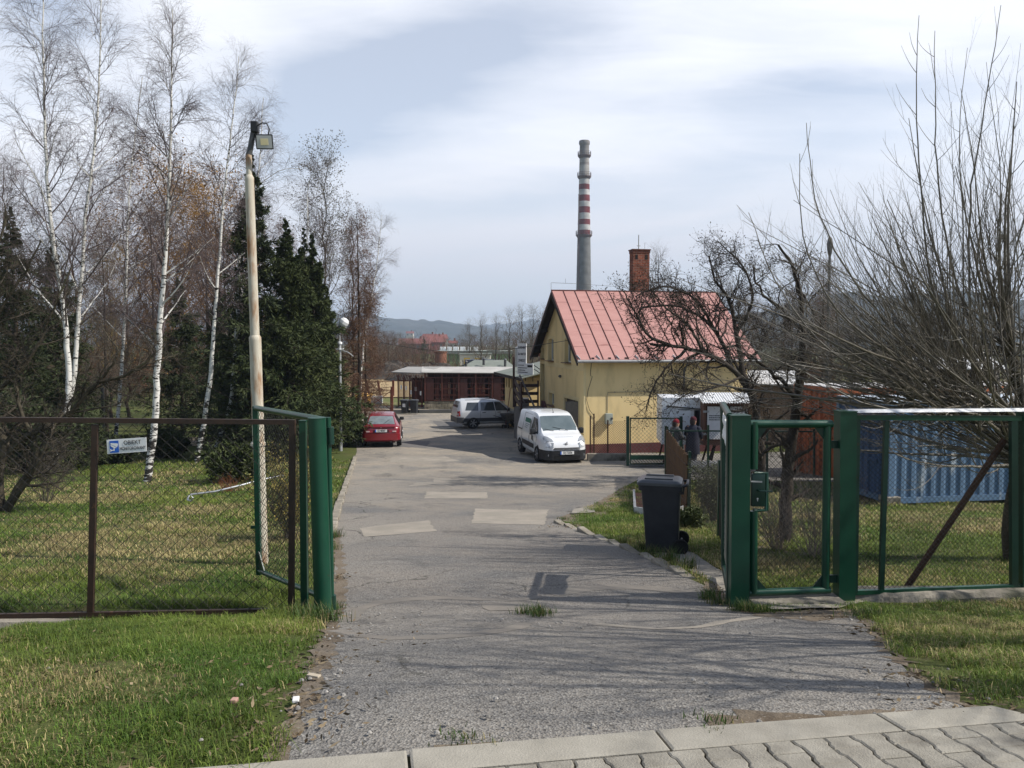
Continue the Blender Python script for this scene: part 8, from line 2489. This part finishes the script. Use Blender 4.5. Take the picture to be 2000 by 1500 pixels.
# bare trees behind: poplars right of centre, thickets, trees behind the garden; a few built, the rest copies
def proto(seed, h, twig, **kw):
    return bare_tree("x", "tree", 0, 0, h, seed, twig, z=0.0, **kw)
PA = [proto(201, 12, TWIG_G, spread=.32, ang=26, n1=30, lim0=.1, fine=.017, n2=9, n3=6, up=.05, r0=.2, name="poplar_tree"), proto(202, 12, TWIG_G, spread=.38, ang=32, n1=30, lim0=.08, fine=.017, n2=9, n3=6, up=.05, r0=.2, name="poplar_tree"),
      proto(203, 8, TWIG_R, spread=.5, ang=48, n1=32, lim0=.04, fine=.019, n2=10, n3=7, r0=.12, name="thicket_tree"), proto(204, 8, TWIG_G, spread=.5, ang=50, n1=32, lim0=.04, fine=.019, n2=10, n3=7, r0=.12, name="thicket_tree")]
_used = set()
def put(k, label, group, px, Y, top, rz=None, wide=1.0):
    h0 = (12, 12, 8, 8)[k]
    o = PA[k] if k not in _used else copy_tree(PA[k])
    _used.add(k)
    x = W(px, 0, Y)[0]; z = float(gz(x, Y))
    s_ = (W(px, top, Y)[2]-z)/h0
    o.location = (x, Y, z); o.rotation_euler = (0, 0, random.uniform(0, 6.28) if rz is None else rz); o.scale = (s_*wide, s_*wide, s_)
    o["label"] = label; o["group"] = group
    return o
gA = "bare trees right of the far hall"
for k, px, Y, top, lb in ((1, 938, 88, 622, "wide bare tree left of the shelter board, first of the row"), (0, 968, 100, 618, "bare poplar directly left of the shelter board"), (0, 995, 92, 606, "bare poplar rising behind the shelter board"),
                      (1, 1020, 96, 604, "bare tree between shelter board and house gable"), (0, 1042, 90, 600, "bare tree touching the dark eave of the house gable"), (1, 1062, 98, 606, "bare tree mostly hidden behind the house gable"), (1, 915, 125, 632, "smaller hazy bare tree left of the wide bare tree"), (0, 1080, 110, 612, "bare tree behind the gable peak")):
    put(k, lb, gA, px, Y, top)
gB = "thicket of brown trees beyond the straw field"
rngp = random.Random(5)
_thick = [(655, 120, 640), (690, 128, 655), (715, 122, 648), (735, 126, 662), (752, 122, 655), (768, 132, 668), (784, 126, 672), (800, 150, 676), (815, 128, 690), (865, 170, 676), (888, 175, 672), (905, 165, 670),
          (745, 180, 652), (780, 190, 658), (800, 300, 660), (775, 280, 655), (760, 320, 650), (830, 330, 668), (870, 300, 662), (895, 320, 658), (925, 260, 655), (950, 250, 650), (725, 260, 645), (985, 220, 652), (1010, 230, 650), (1040, 225, 650)]
for i, (px, Y, top) in enumerate(_thick):
    put(2 + i % 2, "brown bare tree in the hazy thicket beyond the straw field and kennel", gB, px, Y, top, wide=1.25)
gC = "bare trees behind the containers"
for i, (px, Y, top) in enumerate([(1290, 60, 490), (1420, 55, 560), (1465, 62, 585), (1500, 56, 610), (1545, 60, 570), (1590, 52, 545), (1640, 58, 590), (1690, 62, 610), (1735, 66, 620), (1790, 60, 600), (1840, 64, 620), (1900, 60, 605), (1960, 66, 600), (1520, 80, 640), (1600, 85, 640), (1680, 82, 650), (1760, 88, 655), (1850, 84, 640), (1930, 84, 645), (2000, 60, 590)]):
    put((0, 3, 2, 1)[i % 4] if i else 0, "bare brown tree standing behind the shipping containers" if i else "thin pale bare tree directly behind the brick chimney", gC if i else None, px, Y, top, wide=1.1 if i else .8)
    if not i:
        pass
larch("brown larch behind the apple trees and orange-red container", at(1605, 48), 48, hgt(1605, 500, 48), 211, twig=TWIG_R, rad_=.22)
larch("second brown larch behind the apple tree crown", at(1545, 54), 54, hgt(1545, 560, 54), 212, twig=TWIG_G, rad_=.25)
gD = "bare trees at the far left behind the lawn"
for i, (px, Y, top) in enumerate([(10, 70, 600), (70, 75, 620), (130, 72, 600), (190, 78, 610), (250, 74, 620), (310, 80, 630), (370, 76, 610), (430, 80, 620), (490, 78, 600), (550, 76, 610), (600, 74, 600), (640, 80, 620)]):
    put(2 + i % 2, "brown bare tree closing the view behind the birch lawn", gD, px, Y, top, wide=1.2)

# lamp far right, overhead cable
o = thing("street_lamp", "dark street lamp rising behind the apple trees on the right", "street lamp", (W(1632, 0, 38)[0], 38, float(gz(16, 38))))
zt_ = W(0, 462, 38)[2]-o.location.z
MB().tube([(0, 0, -.2), (0, 0, zt_-.9)], [.1, .06], 12).build("pole", DKM, o)
MB().lathe([(.05, zt_-.95), (.1, zt_-.8), (.15, zt_-.35), (.1, zt_-.1), (.03, zt_)], (0, 0, 0), 10).build("lantern", DKM, o)
o = thing("overhead_cable", "thin sagging overhead cable running to the house gable", "cable", (0, 31, 0))
A, B = Vector(W(735, 667, 44)), Vector(W(1120, 663, 33.0))
A2 = Vector(W(560, 640, 52))
mid = [A2.lerp(A, t) - Vector((0, 0, .3*math.sin(math.pi*t))) for t in (0, .25, .5, .75)] + [A.lerp(B, t) - Vector((0, 0, .55*math.sin(math.pi*t))) for t in [i/16 for i in range(17)]]
MB().tube([p - Vector((0, 31, 0)) for p in mid], .012, 5).build("wire", BLACK, o)
# rows of old field fence posts and iron post on the left lawn
o = thing("fence_stub", "black iron post with a short rail standing on the lawn between birches", "post", G(203, 860))
yo_ = o.location.y
MB().bar((0, 0, -.1), (0, 0, W(0, 757, yo_)[2]-o.location.z), .12).build("post", INK, o)
MB().bar((0, 0, W(0, 758, yo_)[2]-o.location.z), (-.5, 0, W(0, 758, yo_)[2]-o.location.z), .05).build("rail", INK, o)

# air: one box of thin haze around everything built
xs_, ys_ = (-2600, 2600), (-60, 4400)
zlo, zhi = -75.0, 135.0
hzm = bpy.data.materials.new("haze_air"); hzm.use_nodes = True
N, L = hzm.node_tree.nodes, hzm.node_tree.links
N.remove(N["Principled BSDF"])
pv = N.new("ShaderNodeVolumePrincipled")
pv.inputs["Color"].default_value = (.66, .79, 1.0, 1)
pv.inputs["Density"].default_value = HAZE if 'HAZE' in globals() else .00026
pv.inputs["Anisotropy"].default_value = .2
L.new(pv.outputs[0], N["Material Output"].inputs["Volume"])
o = MB().box((0, (ys_[0]+ys_[1])/2, (zlo+zhi)/2), (xs_[1]-xs_[0], ys_[1]-ys_[0], zhi-zlo)).build("haze", hzm)
o["kind"] = "stuff"

# far brushwood that reads as one mass: twigs standing from the ground in three bands
def brushwood(bands, m, seed):
    global TR
    TR = np.random.default_rng(seed)
    Pl, Rl = [], []
    for x0, x1, y0, y1, n, h0, h1, r in bands:
        yy = TR.uniform(y0, y1, n); px = TR.uniform(x0, x1, n); xx = (px-1000)/F*yy
        clump = vnoise(px/14, yy/5, 1.6); keep = TR.random(n) < np.clip(clump*1.7-.2, .1, 1)
        xx, yy, clump = xx[keep], yy[keep], clump[keep]; M = len(xx)
        hh = TR.uniform(.5, 1.0, M)*(h0+(h1-h0)*clump)
        D = nrm_(np.stack([TR.normal(0, .28, M), TR.normal(0, .28, M), np.ones(M)], 1)); P = np.zeros((M, 6, 3)); P[:, 0] = np.stack([xx, yy, gz(xx, yy)-.05], 1)
        for k in range(1, 6):
            D = nrm_(D + TR.normal(0, .14, (M, 3)) + np.array([0, 0, .03])); P[:, k] = P[:, k-1] + D*(hh/5)[:, None]
        R = np.full((M, 1), r)*(1-.75*np.linspace(0, 1, 6)[None]); R = R*TR.uniform(.6, 1.3, (M, 1))
        P1, R1 = sprout(P, R, 5, .2, 1, 42, 14, hh*.3, r*.5, 4, .14, .05, .5, lambda t: 1.1-.5*t)
        Pl.append((P, R, 3)); Pl.append((P1, R1, 3))
    V, Fq = merge([tubes(P, R, k) for P, R, k in Pl])
    o = np_mesh("brushwood", V, Fq, m); o["kind"] = "stuff"; return o
brushwood([(560, 1090, 122, 165, 1500, 2.5, 6.5, .035), (720, 1100, 180, 300, 900, 4, 10, .06), (1380, 2080, 66, 92, 1300, 2, 6, .022)], TWIG_R, 401)
brushwood([(-150, 640, 62, 95, 2600, 2.5, 9, .022), (1150, 2080, 95, 150, 700, 3, 8, .035)], TWIG_G, 402)
# ------------------------------------------------------------------ grass
GR = np.random.default_rng(77)
PAVE = [tuple(K0 - KD*.06), tuple(K1 + KD*.1), tuple(K1 + KN*4 + KD*2), tuple(K0 + KN*4 - KD*.2)]
DN = [tuple(p) for p in DRIVE]
DIRT_R = gp([(1660, 1190), (1690, 1180), (1720, 1230), (1800, 1320), (1880, 1372), (1985, 1412), (1985, 1425), (1920, 1400), (1810, 1345), (1740, 1290), (1690, 1225)])


def edge_dist(x, y, poly):
    d = np.full(x.shape, 1e9)
    for i in range(len(poly)):
        ax, ay = poly[i]; bx, by = poly[(i+1) % len(poly)]
        dx, dy = bx-ax, by-ay
        t = np.clip(((x-ax)*dx+(y-ay)*dy)/(dx*dx+dy*dy+1e-12), 0, 1)
        d = np.minimum(d, np.hypot(x-ax-t*dx, y-ay-t*dy))
    return d


def grass_field(poly, dens, h, w, bare=0.0, straw=0.0, seg=2):
    x0, x1 = min(p[0] for p in poly), max(p[0] for p in poly); y0, y1 = min(p[1] for p in poly), max(p[1] for p in poly)
    n = int(dens*(x1-x0)*(y1-y0))
    x, y = GR.uniform(x0, x1, n), GR.uniform(y0, y1, n)
    k = inside(poly, x, y) & ~inside(DN, x, y) & ~inside(PAVE, x, y) & ~inside(PATHPOLY, x, y)
    x, y = x[k], y[k]
    d = np.minimum(edge_dist(x, y, DN), edge_dist(x, y, PAVE))
    # thins out at the trodden edge
    clump = vnoise(x, y, .35)*.6 + vnoise(x, y, .12)*.4
    keep = GR.random(len(x)) < np.clip((d-.03)/.30 + (clump-.5)*1.4, 0, 1)*np.clip(.55+1.4*(clump-.3)-bare, .12, 1)
    x, y, d, clump = x[keep], y[keep], d[keep], clump[keep]
    big = vnoise(x, y, 1.3); mid = vnoise(x, y, .5)
    M = len(x)
    hh = h*GR.uniform(.4, 1.3, M)*(.25+1.5*clump)*(.7+.6*big)
    az = GR.uniform(0, 2*np.pi, M) + (mid-.5)*3
    lean = GR.uniform(.3, 1.5, M)
    dx, dy = np.cos(az), np.sin(az)
    z = gz(x, y)
    ww = w*GR.uniform(.6, 1.3, M)
    sx_, sy_ = -dy*ww, dx*ww
    V = np.zeros((M, 5, 3))
    b = np.stack([x, y, z-.005], 1)
    V[:, 0] = b + np.stack([-sx_, -sy_, 0*x], 1); V[:, 1] = b + np.stack([sx_, sy_, 0*x], 1)
    m = b + np.stack([dx*hh*lean*.28, dy*hh*lean*.28, hh*.6], 1)
    V[:, 2] = m + np.stack([sx_*.75, sy_*.75, 0*x], 1); V[:, 3] = m - np.stack([sx_*.75, sy_*.75, 0*x], 1)
    V[:, 4] = b + np.stack([dx*hh*lean*.8, dy*hh*lean*.8, hh*np.clip(1.1-.5*lean, .3, 1)], 1)
    # living green, yellow-green and straw blades in patches
    g1, g2, st, br = np.array([.055, .105, .014]), np.array([.135, .17, .028]), np.array([.34, .28, .13]), np.array([.2, .15, .075])
    t = np.clip(.5 + (big-.5)*1.2 + GR.normal(0, .25, M), 0, 1)[:, None]
    c = g1*(1-t) + g2*t
    ps = np.clip(straw + (vnoise(x+31, y+7, 1.7)-.5)*1.3 + (vnoise(x+3, y, .45)-.5)*.8, .04, .92)
    s = GR.random(M) < ps
    c[s] = np.where(GR.random((s.sum(), 1)) < .7, st, br)*GR.uniform(.7, 1.2, (s.sum(), 1))
    c *= GR.uniform(.7, 1.6, (M, 1))*(.85+.45*mid[:, None])
    return V, c


def zone(px): return gp(px)
XY = lambda *p: list(p)
parts = [
    # verge in front of the brown fence
    grass_field(XY((-5.2, 2.3), (-.75, 2.3), (-1.3, 6.7), (-5.2, 6.62)), 10500, .06, .0021, -.02, .03),
    # strip right at the fence foot, taller
    grass_field(XY((-3.2, 6.25), (-1.5, 6.4), (-1.5, 6.72), (-3.2, 6.72)), 3200, .07, .0022, .1, .15),
    # lawn behind the fence
    grass_field(XY((-7, 6.95), (-1.4, 6.95), (-2.2, 9.5), (-8.5, 9.5)), 3800, .07, .0028, .0, .05),
    grass_field(XY((-8.8, 9.5), (-2.2, 9.5), (-2.9, 13), (-11, 13)), 2200, .065, .004, .05, .42),
    grass_field(XY((-12.5, 13), (-2.9, 13), (-3.9, 19), (-15, 19)), 1100, .06, .006, .05, .22),
    grass_field(XY((-20, 19), (-3.9, 19), (-6.2, 30), (-24, 30)), 330, .07, .011, .05, .2),
    # right verge
    grass_field(XY((1.6, 3.2), (5.5, 3.2), (5.5, 7.2), (1.6, 7.1)), 9500, .062, .0021, -.02, .02),
    # behind the right fence and gate
    grass_field(XY((2.0, 7.3), (7.5, 7.45), (9, 11), (2.2, 11)), 3600, .06, .0032, -.04, .0),
    grass_field(XY((2.9, 11), (9, 11), (14, 19.6), (3.8, 19.6)), 1300, .07, .0055, -.02, .16),
    grass_field(XY((3.8, 19.6), (15, 19.6), (18, 23), (4.6, 23)), 400, .09, .009, .02, .3),
    # island between driveway, bin and screen fence
    grass_field(XY((.55, 8.0), (3.0, 8.0), (3.3, 14.5), (4.8, 23), (3.0, 21), (.3, 13)), 3000, .075, .0035, .1, .16),
]
# tufts: in cracks of the asphalt, along the kerb and at the gate posts
def tuft(px, py, n, r, h):
    p = G(px, py); x = p[0] + GR.normal(0, r, n); y = p[1] + GR.normal(0, r*.7, n)
    return x, y, h
tx, ty, th_ = [], [], []
for px, py, n, r, h in ((1045, 1200, 260, .08, .07), (1055, 1206, 120, .05, .06), (1275, 1085, 120, .05, .13), (1310, 1098, 150, .06, .16), (1345, 1112, 140, .05, .15), (1255, 1075, 120, .05, .12), (1220, 1062, 90, .05, .09), (1385, 1172, 160, .05, .1), (1400, 1182, 120, .05, .08),
                      (1452, 1195, 200, .06, .09), (1475, 1196, 140, .07, .07), (650, 1190, 120, .05, .06), (655, 1050, 120, .06, .12), (628, 1216, 220, .09, .13), (590, 1208, 200, .1, .12), (900, 1448, 60, .06, .03), (1400, 1412, 60, .06, .03), (1700, 1208, 150, .09, .09),
                      (648, 1075, 120, .06, .1), (1100, 1016, 80, .06, .06), (965, 1468, 40, .02, .03), (1395, 1440, 50, .03, .03)):
    x, y, h = tuft(px, py, n, r, h); tx.append(x); ty.append(y); th_.append(np.full(n, h))
x, y, hh = np.concatenate(tx), np.concatenate(ty), np.concatenate(th_)
M = len(x); hh = hh*GR.uniform(.5, 1.3, M); az = GR.uniform(0, 6.28, M); dx, dy = np.cos(az), np.sin(az); z = gz(x, y)+.012; w_ = .0025*GR.uniform(.7, 1.4, M)
V = np.zeros((M, 5, 3)); b = np.stack([x, y, z], 1); sx_, sy_ = -dy*w_, dx*w_
V[:, 0] = b-np.stack([sx_, sy_, 0*x], 1); V[:, 1] = b+np.stack([sx_, sy_, 0*x], 1); m = b+np.stack([dx*hh*.2, dy*hh*.2, hh*.6], 1)
V[:, 2] = m+np.stack([sx_, sy_, 0*x], 1)*.7; V[:, 3] = m-np.stack([sx_, sy_, 0*x], 1)*.7; V[:, 4] = b+np.stack([dx*hh*.6, dy*hh*.6, hh], 1)
c = np.where(GR.random((M, 1)) < .8, np.array([[.055, .1, .02]]), np.array([[.24, .2, .09]]))*GR.uniform(.7, 1.3, (M, 1))
parts.append((V, c))
V = np.concatenate([p[0] for p in parts]); c = np.concatenate([p[1] for p in parts])
M = len(V)
idx = np.arange(M)*5
go = np_mesh("grass", V.reshape(-1, 3), [np.stack([idx, idx+1, idx+2, idx+3], 1), np.stack([idx+3, idx+2, idx+4], 1)], None)
at_ = go.data.color_attributes.new("blade", 'FLOAT_COLOR', 'POINT')
cc = np.ones((M, 5, 4), np.float32); cc[:, :, :3] = c[:, None, :]
at_.data.foreach_set("color", cc.ravel())
gm = bpy.data.materials.new("grass_blades"); gm.use_nodes = True
N, L = gm.node_tree.nodes, gm.node_tree.links
b = N["Principled BSDF"]; b.inputs["Roughness"].default_value = .6; b.inputs["Specular IOR Level"].default_value = .3
ca = N.new("ShaderNodeAttribute"); ca.attribute_name = "blade"; L.new(ca.outputs["Color"], b.inputs["Base Color"])
tl_ = N.new("ShaderNodeBsdfTranslucent"); L.new(ca.outputs["Color"], tl_.inputs[0])
mxs = N.new("ShaderNodeMixShader"); mxs.inputs[0].default_value = .3; L.new(b.outputs[0], mxs.inputs[1]); L.new(tl_.outputs[0], mxs.inputs[2]); L.new(mxs.outputs[0], N["Material Output"].inputs[0])
go.data.materials.append(gm)
go["kind"] = "stuff"
print("grass blades", M)

# litter along the verge: twigs, dead leaves, pebbles
def litter(zones, n):
    Vv, Fv, cnt = [], [], 0
    xs_, ys_ = [], []
    for (pp, r) in zones:
        p = G(*pp); xs_.append(p[0]+GR.normal(0, r, n)); ys_.append(p[1]+GR.normal(0, r, n))
    x, y = np.concatenate(xs_), np.concatenate(ys_); M = len(x)
    P0 = np.stack([x, y, gz(x, y)+.026], 1); D = nrm_(GR.normal(size=(M, 3))*np.array([1, 1, .12]))
    V_, Q_ = shards(P0, D, GR.uniform(.012, .06, M), GR.uniform(.002, .01, M))
    return V_, Q_
V_, Q_ = litter([((610, 1300), .12), ((590, 1370), .12), ((570, 1430), .12), ((640, 1210), .12), ((480, 1450), .3), ((660, 1130), .1), ((1720, 1240), .15), ((1800, 1330), .12), ((1900, 1390), .15), ((1450, 1190), .12), ((1600, 1200), .2), ((1100, 1030), .15), ((1400, 1160), .1), ((560, 1250), .5), ((380, 1300), .6)], 90)
lo = np_mesh("litter", V_, [Q_], mat("litter_straw", (.24, .19, .12), (.08, .055, .035), scale=9, rough=.9, island=.5, spec=.1)); lo["kind"] = "stuff"
PEB = MB()
for (px, py, r, n) in ((575, 1385, .1, 9), (612, 1330, .1, 10), (1440, 1400, .25, 10), (650, 1250, .12, 14), (1690, 1225, .2, 14), (720, 1215, .3, 26), (1050, 1222, .3, 16), (1750, 1330, .3, 14), (450, 1380, .5, 8), (900, 1455, .3, 20), (1200, 1420, .5, 14), (1500, 1215, .3, 16)):
    p = G(px, py)
    for k in range(n):
        x, y = p[0]+random.gauss(0, r), p[1]+random.gauss(0, r); s_ = random.uniform(.004, .015)
        PEB.lathe([(s_*.5, -s_*.4), (s_, 0), (s_*.55, s_*.55)], (x, y, float(gz(x, y))+.016+s_*.3), 6)
pe = PEB.build("gravel", mat("pebble", (.3, .28, .25), (.18, .17, .155), scale=40, rough=.85, island=.4)); pe["kind"] = "stuff"
for (px, py, lb, s_) in ((613, 1331, "small pale wood chip on the dirt edge of the driveway", (.03, .07, .012)), (458, 1383, "broken pinkish brick piece lying in the front grass", (.035, .03, .02)), (578, 1380, "crumpled white paper scrap at the driveway edge", (.045, .03, .015))):
    p = G(px, py); o = thing("debris_piece", lb, "litter", (p[0], p[1], p[2]+.025), random.uniform(0, 3))
    MB().bbox((0, 0, s_[2]/2), s_, min(s_)*.25).build("piece", mat("scrap_"+lb.split()[1], {"pale": (.42, .36, .27), "pinkish": (.42, .25, .2), "white": (.7, .69, .66)}[lb.split()[1]], rough=.9), o)
